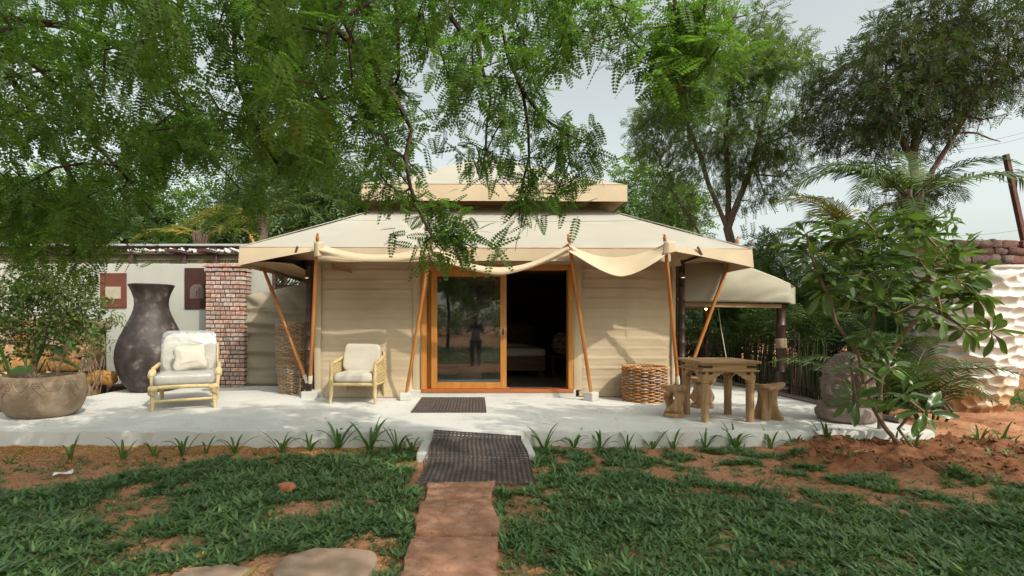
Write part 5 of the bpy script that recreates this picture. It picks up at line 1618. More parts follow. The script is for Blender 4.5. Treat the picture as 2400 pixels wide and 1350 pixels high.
def pot_material():
    m = bpy.data.materials.new('pot_white')
    nt, p, out = nodes_of(m)
    p.inputs['Roughness'].default_value = 0.7; p.inputs['Specular IOR Level'].default_value = 0.25
    tc = nt.nodes.new('ShaderNodeTexCoord'); sx = nt.nodes.new('ShaderNodeSeparateXYZ')
    nt.links.new(tc.outputs['Object'], sx.inputs[0])
    n = nt.nodes.new('ShaderNodeTexNoise'); n.inputs['Scale'].default_value = 3.0; n.inputs['Detail'].default_value = 8
    nt.links.new(tc.outputs['Object'], n.inputs['Vector'])
    ad = nt.nodes.new('ShaderNodeMath'); ad.operation = 'MULTIPLY_ADD'; ad.inputs[1].default_value = 1.3; 
    nt.links.new(n.outputs[0], ad.inputs[0]); 
    ng = nt.nodes.new('ShaderNodeMath'); ng.operation = 'MULTIPLY'; ng.inputs[1].default_value = -0.95
    nt.links.new(sx.outputs[2], ng.inputs[0]); nt.links.new(ng.outputs[0], ad.inputs[2])
    # splashed red soil low down
    col = ramp(nt, ad.outputs[0], [(0.0, (0.64, 0.625, 0.58)), (0.22, (0.56, 0.50, 0.42)), (0.45, (0.46, 0.29, 0.15)), (0.78, (0.34, 0.15, 0.06))])
    nt.links.new(col, p.inputs['Base Color'])
    return m
MAT['pot_white'] = pot_material()
link_mesh('faceted_body', np_mesh('faceted_body', V, np.stack([a_, b_, b_ + na, a_ + na], 1), True), MAT['pot_white'], gp)
MB().lathe([(.885, HP), (.80, HP), (.78, HP - .05), (.76, HP - .2), (.01, HP - .2)], 64, cap0=False).build('rim', MAT['white_paint'], gp, smooth=40)

# ================================================================ stone walls
def stone_mesh(seed, sx, sy, sz):
    rng = np.random.default_rng(seed)
    V = []; F = []; n = 10; m = 6
    for j in range(m + 1):
        ph = -PI / 2 + PI * j / m
        for i in range(n):
            th = 2 * PI * i / n
            c = math.cos(ph); e = .42
            f = lambda v: math.copysign(abs(v) ** e, v)
            V.append((f(c) * f(math.cos(th)), f(c) * f(math.sin(th)), f(math.sin(ph))))
    V = np.array(V)
    V *= (1 + 0.24 * vnoise(V * 1.3 + seed * 3.1, seed) + .10 * vnoise(V * 3 + seed, seed + 1))[:, None]
    V *= np.array([sx / 2, sy / 2, sz / 2])
    for j in range(m):
        for i in range(n):
            i2 = (i + 1) % n
            F.append((j * n + i, j * n + i2, (j + 1) * n + i2, (j + 1) * n + i))
    me = np_mesh('stone', V, np.array(F), True)
    me.set_sharp_from_angle(angle=rad(40))
    return me
def stone_wall(name, label, x0, x1, y, z0, z1, rh, lw, mat, core, seed, dx_dy=0.0, rag=0.0):
    t = thing(name, label, 'wall', ((x0 + x1) / 2, y, z0))
    rng = random.Random(seed)
    if core is not None:
        MB().box(x0, x1, y + .06, y + .3, z0 - .1, z1 - rh * .6).build('wall_core', core, t, world=True)
    pool = [stone_mesh(seed * 10 + k, 1, 1, 1) for k in range(8)]
    for p in pool: p.materials.append(mat)
    z = z0
    while z < z1:
        h = rh * rng.uniform(.8, 1.25); x = x0 - rng.uniform(0, lw)
        while x < x1:
            w = lw * rng.uniform(.6, 1.45)
            if not (rag and z + h > z1 - rag and rng.random() < .35):
                o = bpy.data.objects.new('stone', pool[rng.randrange(8)]); COL.objects.link(o); o.parent = t
                o.location = Vector((x + w / 2, y + rng.uniform(-.03, .03), z + h / 2)) - world_loc(t)
                o.scale = (w * 1.04, rng.uniform(.26, .36), h * 1.08)
                o.rotation_euler = (rng.choice((0, PI)) + rng.uniform(-.12, .12), rng.uniform(-.14, .14), rng.choice((0, PI)) + rng.uniform(-.15, .15))
            x += w
        z += h
    return t
stone_wall('stone_wall', 'low wall of orange stones behind the planter bush', -9.8, -7.25, 9.75, 0.0, 1.50, 0.26, 0.36, MAT['stone_orange'], MAT['mortar'], 2)
stone_wall('stone_wall', 'dry-stacked dark red stone wall behind the giant white planter', 9.6, 14.5, 11.3, 0.9, 3.22, 0.17, 0.30, MAT['stone_dark'], MAT['mortar'], 3, rag=0.0)
MB_ = MB().box(9.4, 16, 11.25, 11.75, -0.1, 0.95).build('bank', MAT['earth']); MB_['kind'] = 'structure'

# bamboo fence along the right edge of the terrace
bfn = thing('bamboo_fence', 'dark bamboo stake fence along the side of the terrace', 'fence', (5.75, 10.5, 0))
MAT['fence_cane'] = M('fence_cane', (0.040, 0.024, 0.014), (0.026, 0.016, 0.010), scale=8, rough=0.7, objrand=.35)
cane_me = []
for k in range(5):
    b = MB().tube([(0, 0, 0), (.01 * math.sin(k), .01, .5), (.015 * math.cos(k), 0, 1.05 + .12 * k)], [.017, .016, .013], 6)
    me = bpy.data.meshes.new('stake'); me.from_pydata(b.v, [], b.f); me.materials.append(MAT['fence_cane']); cane_me.append(me)
y = 8.2; 
while y < 14.5:
    o = bpy.data.objects.new('stake', cane_me[rng_.randrange(5)]); COL.objects.link(o); o.parent = bfn
    o.location = (rng_.uniform(-.03, .03) - .12, y - 10.5, 0); o.rotation_euler = (rng_.uniform(-.05, .05), rng_.uniform(-.05, .05), rng_.uniform(0, 6))
    o.scale = (.7, .7, rng_.uniform(.55, 1.0)); y += rng_.uniform(.03, .055)
for z in (.35, .85): MB().tube([(-.09, -2.3, z), (-.09, 4, z)], .015, 6).build('rail', MAT['fence_cane'], bfn, smooth=60)

# leaning steel post and wires
po = MB().bar(W(2357, 362, 14), W(2412, 620, 14), 0.11, 0.11, (0, 1, 0)).build('steel_post', MAT['rust'], bevel=0.01)
tag(po, 'rusty leaning steel post rising above the dark stone wall', 'post')
for k, (v0, v1) in enumerate(((335, 278), (345, 292), (398, 360), (540, 520), (565, 552))):
    a = W(2180, v0 + 12, 40); c = W(2560, v1 - 20, 34)
    pts = [a.lerp(c, f) - Vector((0, 0, .5 * math.sin(PI * f))) for f in np.linspace(0, 1, 12)]
    o = MB().tube(pts, 0.011, 5).build('power_line', MAT['metal_grey'], smooth=60)
    tag(o, 'thin power line crossing the pale sky beyond the stone wall', 'wire', 'power lines in the sky')
# ================================================================ vegetation
PINNA = pinnate(9, 0.205, 0.040, 0.0195, droop=0.16, swept=0.30)
PINNA_MID = pinnate(7, 0.215, 0.044, 0.025, droop=0.18, swept=0.38)
PINNA_FAR = pinnate(6, 0.19, 0.038, 0.020, droop=0.2, swept=0.4)
NEEM = pinnate(5, 0.30, 0.105, 0.030, droop=0.35, swept=0.75, base=0.18, taper=False)
NEEM_FAR = pinnate(3, 0.42, 0.20, 0.075, droop=0.35, swept=0.7, base=0.2, taper=False)
OVAL = simple_leaf(0.062, 0.036, 0.2, 0.2)

def Wn(u, v, Y): return np.array(W(u, v, Y))

# ---------------------------------------------------------------- the tree that hangs over the camera
rng = np.random.default_rng(11)
shade = thing('overhanging_tree', 'big feathery-leaved tree whose branches hang down before the tent', 'tree', (-5.2, 0.4, 0))
trunk_pts = [(-5.2, 0.4, -0.1), (-5.1, 0.5, 0.9), (-4.9, 0.7, 1.9), (-4.6, 1.1, 2.9), (-4.3, 1.5, 3.6)]
roots = [(-1, trunk_pts)]
TOP = 4
def limb(parent, *uvY): roots.append((parent, [Wn(*p) for p in uvY])); 
def idx_after():
    return sum(len(r[1]) for r in roots) - 1
limb(TOP, (-700, -120, 2.9), (-250, 20, 3.3), (10, 160, 3.6), (90, 205, 3.7), (190, 300, 3.8), (300, 420, 3.9), (360, 500, 4.0)); L1 = idx_after()
limb(L1 - 4, (120, 330, 3.8), (175, 430, 3.9), (180, 520, 4.0), (170, 600, 4.0))
limb(L1 - 5, (160, 60, 3.5), (330, 130, 3.8), (430, 240, 4.2), (470, 340, 4.6), (560, 440, 5.0))
roots.append((TOP, [(-3.2, 2.0, 4.5), (-2.0, 2.8, 4.9), (-0.9, 3.2, 4.9), (0.3, 3.3, 4.9), (1.6, 3.2, 4.9)])); HI = idx_after()
limb(HI - 2, (700, -120, 3.5), (790, 70, 3.6), (835, 118, 3.65), (880, 165, 3.7), (925, 225, 3.75), (965, 305, 3.8)); L2 = idx_after()
limb(L2, (950, 370, 3.75), (962, 440, 3.7), (985, 500, 3.65), (1012, 555, 3.6), (1045, 590, 3.6))
limb(HI - 2, (925, -60, 3.9), (932, 60, 3.95), (935, 175, 4.0))
limb(HI - 1, (1010, -80, 4.1), (1050, 30, 4.2), (1085, 78, 4.25), (1118, 95, 4.3), (1130, 160, 4.3), (1150, 230, 4.35)); L3 = idx_after()
limb(L3, (1140, 300, 4.3), (1138, 360, 4.25), (1125, 420, 4.2))
limb(L3 - 2, (1175, 60, 4.3), (1190, 130, 4.3), (1225, 215, 4.25), (1270, 275, 4.2), (1330, 315, 4.2), (1395, 345, 4.15)); L4 = idx_after()
limb(L4 - 3, (1238, 300, 4.2), (1240, 370, 4.15), (1222, 440, 4.1), (1216, 515, 4.05))
limb(L4 - 1, (1335, 380, 4.15), (1310, 440, 4.1))
limb(HI, (1410, -70, 3.7), (1440, 30, 3.75), (1475, 90, 3.8), (1540, 150, 3.8))
limb(HI, (1585, -90, 3.5), (1578, 60, 3.5), (1592, 130, 3.5), (1606, 215, 3.5), (1612, 255, 3.5))
limb(HI, (1670, -90, 3.5), (1645, 50, 3.5), (1636, 90, 3.5), (1660, 145, 3.5))
limb(HI - 2, (540, -90, 3.6), (548, 60, 3.7), (556, 190, 3.8), (600, 300, 4.0), (660, 400, 4.3))

def region(n, u0, u1, v0, v1, Y0, Y1, gate=None):
    out = []
    while len(out) < n:
        u, v, Y = rng.uniform(u0, u1), rng.uniform(v0, v1), rng.uniform(Y0, Y1)
        if gate is None or gate(u, v): out.append(Wn(u, v, Y))
    return out
def low_edge(u):   # how far the mass hangs down in the picture
    return np.interp(u, [-100, 0, 120, 230, 310, 420, 520, 620, 720, 850, 950, 1050, 1150, 1250, 1330, 1420], [680, 620, 620, 620, 570, 510, 510, 450, 390, 330, 310, 310, 310, 280, 210, 100])
def hole(u, v):
    return vnoise([[u / 95, v / 80, 1.5]], 5)[0] < (.38 if v < 300 else .12)
tg = []
tg += region(180, -120, 640, -120, 560, 3.0, 4.5, lambda u, v: v < low_edge(u) - 30 and hole(u, v))
tg += region(42, 0, 330, 360, 640, 3.4, 4.4, lambda u, v: v < low_edge(u))
tg += region(75, 330, 760, 280, 560, 4.2, 5.4, lambda u, v: v < low_edge(u) and hole(u, v))
tg += region(110, 580, 900, -120, 430, 3.2, 4.4, lambda u, v: v < low_edge(u))
tg += region(130, 860, 1340, -120, 330, 3.5, 5.0, lambda u, v: v < low_edge(u) and not (1255 < u and 130 < v < 250))
tg += region(12, 1280, 1480, -80, 120, 3.5, 4.2, lambda u, v: v < 110 - (u - 1280) * .2)
tg += region(16, 600, 860, -80, 250, 2.1, 2.7)
tg += region(20, -60, 420, -80, 260, 2.3, 2.9)
tg += region(8, 1000, 1300, -120, 20, 2.4, 2.9)
tg += region(45, -620, -120, -150, 480, 3.0, 4.3)
def along(n, pts, w):
    out = []
    for _ in range(n):
        k = rng.integers(len(pts) - 1); f = rng.random()
        a, b = pts[k], pts[k + 1]
        u = a[0] + (b[0] - a[0]) * f + rng.normal(0, w); v = a[1] + (b[1] - a[1]) * f + rng.normal(0, w * .8)
        out.append(Wn(u, v, a[2] + rng.normal(0, .12)))
    return out
tg += along(15, [(950, 350, 3.75), (965, 440, 3.7), (985, 500, 3.65), (1012, 555, 3.6), (1050, 585, 3.6)], 26)
tg += along(4, [(1000, 540, 3.6), (1090, 545, 3.6)], 10)
tg += along(7, [(890, 330, 3.9), (915, 430, 3.9)], 20)
tg += along(9, [(1240, 380, 4.1), (1222, 450, 4.1), (1212, 510, 4.05)], 20)
tg += along(8, [(1335, 330, 4.15), (1320, 400, 4.1), (1305, 450, 4.1)], 16)
tg += along(9, [(1270, 285, 4.2), (1395, 345, 4.15)], 18)
tg += along(8, [(1140, 310, 4.3), (1120, 400, 4.2)], 18)
tg += along(12, [(1420, 10, 3.7), (1475, 90, 3.8), (1550, 155, 3.8)], 26)
tg += along(17, [(1575, 0, 3.5), (1592, 130, 3.5), (1606, 240, 3.5)], 30)
tg += along(14, [(1660, 0, 3.5), (1640, 90, 3.5), (1665, 150, 3.5)], 30)
P, par, tips = grow(tg, roots, seed=3, step=0.22, jitter=0.16, droop=0.05)
net_mesh(P, par, tips, 0.0052, expo=0.42, rmax=0.16, n=5).build('trunk', MAT['bark_dark'], shade, smooth=60, world=True)
# drooping sprays of compound leaves at each twig
def sprays(C, per, tmpl, smin, smax):
    N = len(C)
    Cn = np.repeat(C, per, axis=0)
    k = np.tile(np.arange(per), N)
    sd = rng.normal(size=(N, 3)); sd[:, 2] = -np.abs(sd[:, 2]) * .5 - .45; sd[:, :2] *= 0.8
    sd /= np.linalg.norm(sd, axis=1, keepdims=True)
    ln_ = rng.uniform(.22, .42, N)
    tpos = (k / per - .35)
    base = Cn + np.repeat(sd * ln_[:, None], per, axis=0) * tpos[:, None] + rng.normal(0, .035, (N * per, 3))
    side = np.cross(np.repeat(sd, per, axis=0), rng.normal(size=(N * per, 3))); side /= np.linalg.norm(side, axis=1, keepdims=True)
    d = side * 1.0 + np.repeat(sd, per, axis=0) * .55 + rng.normal(0, .25, (N * per, 3)); d[:, 2] -= .15
    R = frames(d, rng.normal(0, .45, N * per))
    return instance_mesh('crown', *tmpl, base, R, rng.uniform(smin, smax, N * per))
C = P[np.array(tips)]
nearc = C[:, 1] < 4.5
V1, F1 = sprays(C[nearc], 13, PINNA, .6, 1.2)
V2, F2 = sprays(C[~nearc], 14, PINNA_MID, .7, 1.3)
V = np.concatenate([V1, V2]); F = np.concatenate([F1, F2 + len(V1)])
V -= np.array(world_loc(shade))
link_mesh('crown', np_mesh('crown', V, F), MAT['leaf_over'], shade)
print('canopy faces', len(F))
# upper crown over and behind the camera; it throws the shade on the lawn
up = ellipsoid_pts((-3.0, 0.5, 5.8), (4.2, 2.6, 1.3), 130, rng, shell=.1) + ellipsoid_pts((1.5, 0.2, 5.6), (3.2, 2.2, .9), 90, rng, shell=.1)
up += ellipsoid_pts((5.4, -.1, 5.6), (2.4, 1.5, .9), 70, rng, shell=.1)
up = [p for p in up if p[1] < 1.3 and p[2] > CAMZ + 0.70 * max(p[1], 0) + 0.6]
leaf_cloud('upper_crown', MAT['leaf_over'], shade, up, 12, 0.55, pinnate(3, 0.22, 0.085, 0.045, droop=.2, swept=.4), rng, smin=1.2, smax=2.0, down=.4)
P2, par2, tips2 = grow(up, [(-1, [trunk_pts[-1], (-3.9, 1.0, 4.6), (-3.0, .6, 5.2)]), (2, [(-1.5, .3, 5.3), (0.2, .1, 5.3), (1.6, 0, 5.3)])], seed=5, step=.5)
net_mesh(P2, par2, tips2, 0.008, expo=.45, rmax=.12).build('limbs', MAT['bark'], shade, smooth=60, world=True)

# ---------------------------------------------------------------- free-standing trees
def make_tree(name, label, base, stems, blobs, n, per, radius, tmpl, leafm, barkm, seed, r_tip=0.010, expo=.46, rmax=.22, smin=.8, smax=1.3, down=.5, step=.45, group=None, gap=0.0, jitter=.15, shell=.3):
    rng = np.random.default_rng(seed)
    t = thing(name, label, 'tree', base, group=group)
    tg = []
    tot = sum(b[2] for b in blobs)
    for c, r, w in blobs:
        tg += ellipsoid_pts(c, r, int(n * w / tot), rng, shell=shell, gap=gap, gscale=.8, seed=seed)
    P, par, tips = grow(tg, stems, seed=seed, step=step, jitter=jitter)
    net_mesh(P, par, tips, r_tip, expo=expo, rmax=rmax, flare=1.25).build('trunk', barkm, t, smooth=60, world=True)
    leaf_cloud('crown', leafm, t, P[np.array(tips)], per, radius, tmpl, rng, smin, smax, down, out_from=np.mean([b[0] for b in blobs], axis=0))
    return t
def blob(u, v, Y, ru, rv, ry, w): return (Wn(u, v, Y), (ru * Y / 1200, ry, rv * Y / 1200), w)

# airy neem with a vase of stems behind the tent's right shoulder
Yn = 15.5
S = [(-1, [Wn(1722, 770, Yn) * np.array([1, 1, 0]), Wn(1722, 700, Yn), Wn(1722, 600, Yn), Wn(1705, 535, Yn)]),
     (3, [Wn(1690, 500, Yn), Wn(1660, 430, Yn), Wn(1640, 360, Yn - .3), Wn(1610, 290, Yn - .4), Wn(1590, 220, Yn - .3)]),
     (3, [Wn(1730, 470, Yn), Wn(1760, 400, Yn + .2), Wn(1780, 320, Yn + .3), Wn(1800, 240, Yn + .3), Wn(1812, 150, Yn)]),
     (3, [Wn(1708, 470, Yn + .3), Wn(1705, 390, Yn + .4), Wn(1700, 300, Yn + .3), Wn(1715, 200, Yn), Wn(1725, 110, Yn)]),
     (2, [Wn(1660, 580, Yn + .2), Wn(1610, 500, Yn + .5), Wn(1570, 440, Yn + .7)])]
make_tree('neem_tree', 'tall airy neem tree with several upright stems behind the tent', (Wn(1722, 700, Yn)[0], Yn, 0), S,
          [blob(1640, 260, Yn - .4, 150, 130, 1.9, 2.2), blob(1770, 240, Yn, 130, 170, 1.9, 2.4), blob(1720, 120, Yn, 110, 90, 1.5, 1.2), blob(1560, 300, Yn, 85, 90, 1.2, .8), blob(1760, 430, Yn + .4, 80, 60, 1.2, .5), blob(1600, 450, Yn + .6, 80, 70, 1.2, .5), blob(1850, 330, Yn, 60, 90, 1.0, .5)],
          430, 23, .38, NEEM, MAT['leaf_neem'], MAT['bark'], 21, r_tip=.013, rmax=.26, gap=.5, smin=.6, smax=1.1)
# darker neem above the palm
Yd = 12.5
S = [(-1, [Wn(2150, 770, Yd) * np.array([1, 1, 0]), Wn(2165, 640, Yd), Wn(2160, 540, Yd), Wn(2150, 470, Yd), Wn(2140, 380, Yd)]),
     (3, [Wn(2185, 400, Yd), Wn(2230, 330, Yd - .2), Wn(2260, 275, Yd - .2), Wn(2300, 225, Yd - .2), Wn(2370, 160, Yd)]),
     (4, [Wn(2100, 300, Yd), Wn(2060, 220, Yd), Wn(2030, 150, Yd)]),
     (4, [Wn(2150, 280, Yd + .3), Wn(2170, 180, Yd + .3), Wn(2190, 90, Yd)]),
     (3, [Wn(2120, 430, Yd + .3), Wn(2080, 390, Yd + .4), Wn(2040, 330, Yd + .3)])]
dk = make_tree('neem_tree', 'dense dark-leaved neem tree rising above the coconut palm', (Wn(2150, 700, Yd)[0], Yd, 0), S,
          [blob(2050, 200, Yd, 130, 120, 1.6, 2.0), blob(2200, 160, Yd + .2, 150, 130, 1.7, 2.2), blob(2160, 270, Yd + .3, 150, 90, 1.4, 1.4), blob(2340, 110, Yd, 110, 100, 1.4, 1.2), blob(2180, 60, Yd, 120, 70, 1.3, 1.0), blob(2010, 280, Yd, 90, 70, 1.2, .8), blob(2130, 450, Yd - .3, 70, 70, .8, .45), blob(2400, 200, Yd, 70, 50, .9, .4)],
          400, 24, .36, NEEM, MAT['leaf_neem_dark'], MAT['bark_red'], 31, r_tip=.011, rmax=.17, gap=.4, smin=.6, smax=1.05)
b = MB()
for pts in ([(2268, 272), (2300, 281), (2330, 274), (2358, 268)], [(2255, 310), (2290, 312), (2320, 325), (2345, 332)]):
    b.tube([W(u, v, Yd - .25) for u, v in pts], [.028, .022, .016, .008], 6)
b.build('bare_branch', MAT['bark_red'], dk, smooth=60, world=True)

def bgtree(name, label, u, Y, v0, v1, ru, leafm, seed, n=150, per=24, group=None, tmpl=NEEM_FAR, radius=.8, smin=.8, smax=1.4, blobs=None):
    c = W(u, (v0 + v1) / 2, Y)
    S = [(-1, [(c.x, Y, -.1), (c.x + .1, Y, c.z * .35), (c.x, Y, c.z * .7)])]
    hv = abs(v1 - v0) / 2
    bl = blobs or [blob(u, (v0 + v1) / 2, Y, ru, hv, ru * Y / 1200 * .8, 1.5), blob(u - ru * .5, (v0 + v1) / 2 + hv * .35, Y, ru * .6, hv * .6, 1.2, .7), blob(u + ru * .55, (v0 + v1) / 2 + hv * .2, Y - .5, ru * .6, hv * .65, 1.2, .7)]
    return make_tree(name, label, (c.x, Y, 0), S, bl, n, per, radius, tmpl, leafm, MAT['bark'], seed, r_tip=.016, rmax=.25, smin=smin, smax=smax, step=.7, group=group, gap=.2)
bgtree('leafy_tree', 'pale green round-topped tree far behind the right roof corner', 1510, 26, 360, 640, 105, MAT['leaf_pale'], 41, n=170, radius=1.0)
bgtree('leafy_tree', 'blue-green feathery tree just behind the left roof slope', 790, 21, 330, 640, 110, MAT['leaf_bg'], 42, n=190, radius=.8)
bgtree('leafy_tree', 'broad mid-green tree behind the left coconut palm', 640, 23, 300, 640, 110, MAT['leaf_bg'], 43, n=150)
bgtree('leafy_tree', 'bright pale tree seen through the leaves behind the garden wall', 470, 24, 430, 660, 120, MAT['leaf_pale'], 44, n=130)
bgtree('leafy_tree', 'grey-green tree behind the far end of the garden wall', 290, 23, 400, 660, 110, MAT['leaf_bg'], 45, n=130)
bgtree('leafy_tree', 'pale thin-crowned tree beyond the end of the garden wall', 110, 22, 360, 660, 130, MAT['leaf_pale'], 46, n=110)
bgtree('leafy_tree', 'bushy tree between the airy neem and the lean-to canopy', 1800, 14.5, 540, 720, 70, MAT['leaf_neem'], 47, n=60, per=24, tmpl=NEEM, radius=.45, smin=.8, smax=1.2)
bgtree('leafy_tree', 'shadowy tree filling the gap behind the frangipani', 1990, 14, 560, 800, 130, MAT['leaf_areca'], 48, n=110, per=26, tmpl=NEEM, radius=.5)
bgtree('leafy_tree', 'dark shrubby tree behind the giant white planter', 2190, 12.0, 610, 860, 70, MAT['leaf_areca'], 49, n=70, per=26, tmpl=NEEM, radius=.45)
bgtree('leafy_tree', 'low spreading tree with a bent pale limb behind the lean-to', 1700, 16.5, 600, 740, 120, MAT['leaf_neem_dark'], 50, n=70, per=24, tmpl=NEEM, radius=.5)

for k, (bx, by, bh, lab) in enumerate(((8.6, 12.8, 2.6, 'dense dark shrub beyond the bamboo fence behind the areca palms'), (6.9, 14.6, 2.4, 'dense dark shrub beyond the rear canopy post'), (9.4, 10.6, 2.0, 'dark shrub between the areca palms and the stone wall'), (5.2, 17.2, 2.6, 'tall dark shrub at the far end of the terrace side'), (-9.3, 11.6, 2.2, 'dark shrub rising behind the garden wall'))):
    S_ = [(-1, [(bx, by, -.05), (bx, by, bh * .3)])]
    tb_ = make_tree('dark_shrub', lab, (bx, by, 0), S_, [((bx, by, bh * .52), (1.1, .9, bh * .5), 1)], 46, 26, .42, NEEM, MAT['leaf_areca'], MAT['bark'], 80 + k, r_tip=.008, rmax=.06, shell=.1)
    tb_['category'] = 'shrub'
# far woodland closing the horizon, one mass
rng = np.random.default_rng(77)
cs = []
for k in range(420):
    a = rng.uniform(-PI, PI); r_ = rng.uniform(46, 60)
    cs.append((r_ * math.sin(a), r_ * math.cos(a), rng.uniform(.2, 3.2 if abs(a - .75) < .35 else 5.5)))
wd = leaf_cloud('distant_woodland', MAT['leaf_bg'], None, cs, 18, 2.6, NEEM_FAR, rng, 3.0, 5.0, down=.3, kind='stuff')
tag(wd, 'distant belt of trees along the horizon behind the garden', 'woodland')

# ---------------------------------------------------------------- palms
def frond_mesh(L, pairs, ll, lw, arch, seed, droopy=.5, lift=.35):
    """pinnate palm frond along +Y starting upward; arch = how far it bends over"""
    rng = random.Random(seed)
    V = []; F = []
    pts = []; ang = lift; p = Vector((0, 0, 0)); n = 24
    for i in range(n + 1):
        pts.append(p.copy()); p = p + Vector((0, math.cos(ang), math.sin(ang))) * L / n; ang -= arch / n * (0.5 + 1.0 * i / n)
    def at(f):
        x = f * n; k = min(int(x), n - 1); return pts[k].lerp(pts[k + 1], x - k), (pts[k + 1] - pts[k]).normalized()
    for i in range(pairs):
        f = .14 + .86 * (i + .5) / pairs
        q, t = at(f)
        upv = Vector((1, 0, 0)).cross(t)
        k = ll * math.sin(PI * min(1, .22 + .74 * f)) ** .8
        for s in (-1, 1):
            d = (Vector((s, 0, 0)) * (.95 - .35 * f) + t * (.45 + .45 * f) + upv * rng.uniform(.0, .35)).normalized()
            w = t * lw * .5
            a = q; m = q + d * k * .5 + upv * .0; e = q + d * k + Vector((0, 0, -droopy * k * rng.uniform(.6, 1.2)))
            o = len(V)
            V += [a - w * .6, m - w + Vector((0, 0, -droopy * k * .12)), m + w + Vector((0, 0, -droopy * k * .12)), a + w * .6, e]
            F += [(o, o + 1, o + 2, o + 3), (o + 1, o + 4, o + 4, o + 2)]
    F = [f for f in F]
    mb = MB(); mb.add(V, [tuple(dict.fromkeys(f)) for f in F])
    rr = [max(.004, .022 * L / 2.5 * (1 - .85 * i / n)) for i in range(n + 1)]
    mb.tube(pts, rr, 5)
    me = bpy.data.meshes.new('frond'); me.from_pydata([tuple(v) for v in mb.v], [], mb.f); me.update()
    return me
def put_frond(root, me, mat, loc, az, tilt=0.0, roll=0.0, s=1.0, name='frond'):
    o = bpy.data.objects.new(name, me); COL.objects.link(o); o.parent = root
    if not me.materials: me.materials.append(mat)
    o.location = loc
    # frond runs along +Y: az turns it about Z, tilt raises it
    o.rotation_euler = (Matrix.Rotation(az, 3, 'Z') @ Matrix.Rotation(tilt, 3, 'X') @ Matrix.Rotation(roll, 3, 'Y')).to_euler()
    o.scale = (s, s, s)
    return o
def az_to(dx, dy): return math.atan2(-dx, dy)
FR = [frond_mesh(3.1, 44, .66, .055, 1.7, k, droopy=.45, lift=.5) for k in range(3)]
FRY = [frond_mesh(2.7, 42, .60, .052, 1.5, k + 9, droopy=.35, lift=.4) for k in range(2)]
for m in FRY: m.materials.append(MAT['leaf_palm_yellow'])
def palm(name, label, u, Y, vtop, fronds, seed, r=.16, lean=0.0):
    c = W(u, vtop, Y)
    t = thing(name, label, 'palm', (c.x - lean, Y, 0))
    MB().tube([(c.x - lean, Y, -.1), (c.x - lean * .8, Y, c.z * .3), (c.x - lean * .3, Y, c.z * .7), (c.x, Y, c.z)], [r * 1.3, r, r * .9, r * .85], 12).build('trunk', MAT['palm_trunk'], t, smooth=60, world=True)
    b = MB()
    rg = random.Random(seed)
    for k in range(9):
        a = rg.uniform(0, 6.28); b.tube([(c.x + .1 * math.cos(a), Y + .1 * math.sin(a), c.z - .25), (c.x + .17 * math.cos(a), Y + .17 * math.sin(a), c.z), (c.x + .2 * math.cos(a), Y + .2 * math.sin(a), c.z + .2)], [.05, .05, .02], 6)
    b.build('crown_shaft', MAT['palm_trunk'], t, smooth=60, world=True)
    loc = c - Vector((c.x - lean, Y, 0))
    for (az, tilt, s, kind) in fronds:
        me, mt = (FR[rg.randrange(3)], MAT['leaf_palm']) if kind == 'g' else (FRY[rg.randrange(2)], MAT['leaf_palm_yellow'])
        put_frond(t, me, mt, loc, az, tilt, rg.uniform(-.3, .3), s)
    return t
LEFT, RIGHT, FRONT, BACK = PI / 2, -PI / 2, PI, 0.0
palm('coconut_palm', 'coconut palm with long dark arching fronds below the dark neem', 2135, 10.8, 470,
     [(LEFT + .1, .15, 1.0, 'g'), (LEFT + .5, .0, .85, 'g'), (LEFT - .25, .45, .8, 'g'), (RIGHT - .15, .05, 1.05, 'g'), (RIGHT + .4, .25, .8, 'g'), (FRONT + .5, .35, .6, 'g'), (BACK, .6, .9, 'g'), (BACK + .6, .5, .8, 'g'), (FRONT - .6, -.7, .6, 'g'), (RIGHT + .9, -.6, .7, 'g'), (LEFT + .9, -.5, .7, 'g'), (BACK - .5, .8, .8, 'g')], 3, r=.14)
palm('coconut_palm', 'young yellow-green palm between the lean-to and the frangipani', 2000, 12.6, 560,
     [(LEFT + .1, .55, .9, 'y'), (LEFT - .3, .8, .8, 'y'), (LEFT + .5, .3, .85, 'y'), (BACK + .2, .9, .8, 'y'), (RIGHT + .2, .7, .7, 'y'), (FRONT + .5, .2, .6, 'y'), (LEFT + .2, .05, .8, 'g'), (RIGHT, .3, .6, 'g')], 4, r=.12)
palm('coconut_palm', 'coconut palm with yellowing fronds behind the brick pillar', 615, 14.2, 520,
     [(LEFT + .1, -.05, .95, 'y'), (LEFT - .2, .25, .85, 'y'), (LEFT + .4, -.35, .7, 'y'), (RIGHT + .2, .4, .8, 'g'), (RIGHT - .3, .1, .7, 'g'), (BACK, .7, .8, 'g'), (FRONT + .3, .35, .55, 'g'), (FRONT - .5, -.2, .55, 'y'), (BACK + .7, .6, .9, 'g'), (RIGHT + .6, .8, .9, 'g'), (LEFT + .7, .9, .9, 'g')], 5, r=.17)
palm('coconut_palm', 'low palm with drooping yellow fronds above the garden wall', 470, 13.5, 560,
     [(LEFT + .1, .05, .75, 'y'), (LEFT - .4, .3, .6, 'y'), (RIGHT + .1, .15, .65, 'y'), (BACK, .6, .6, 'g'), (RIGHT - .4, .4, .55, 'g')], 6, r=.12)

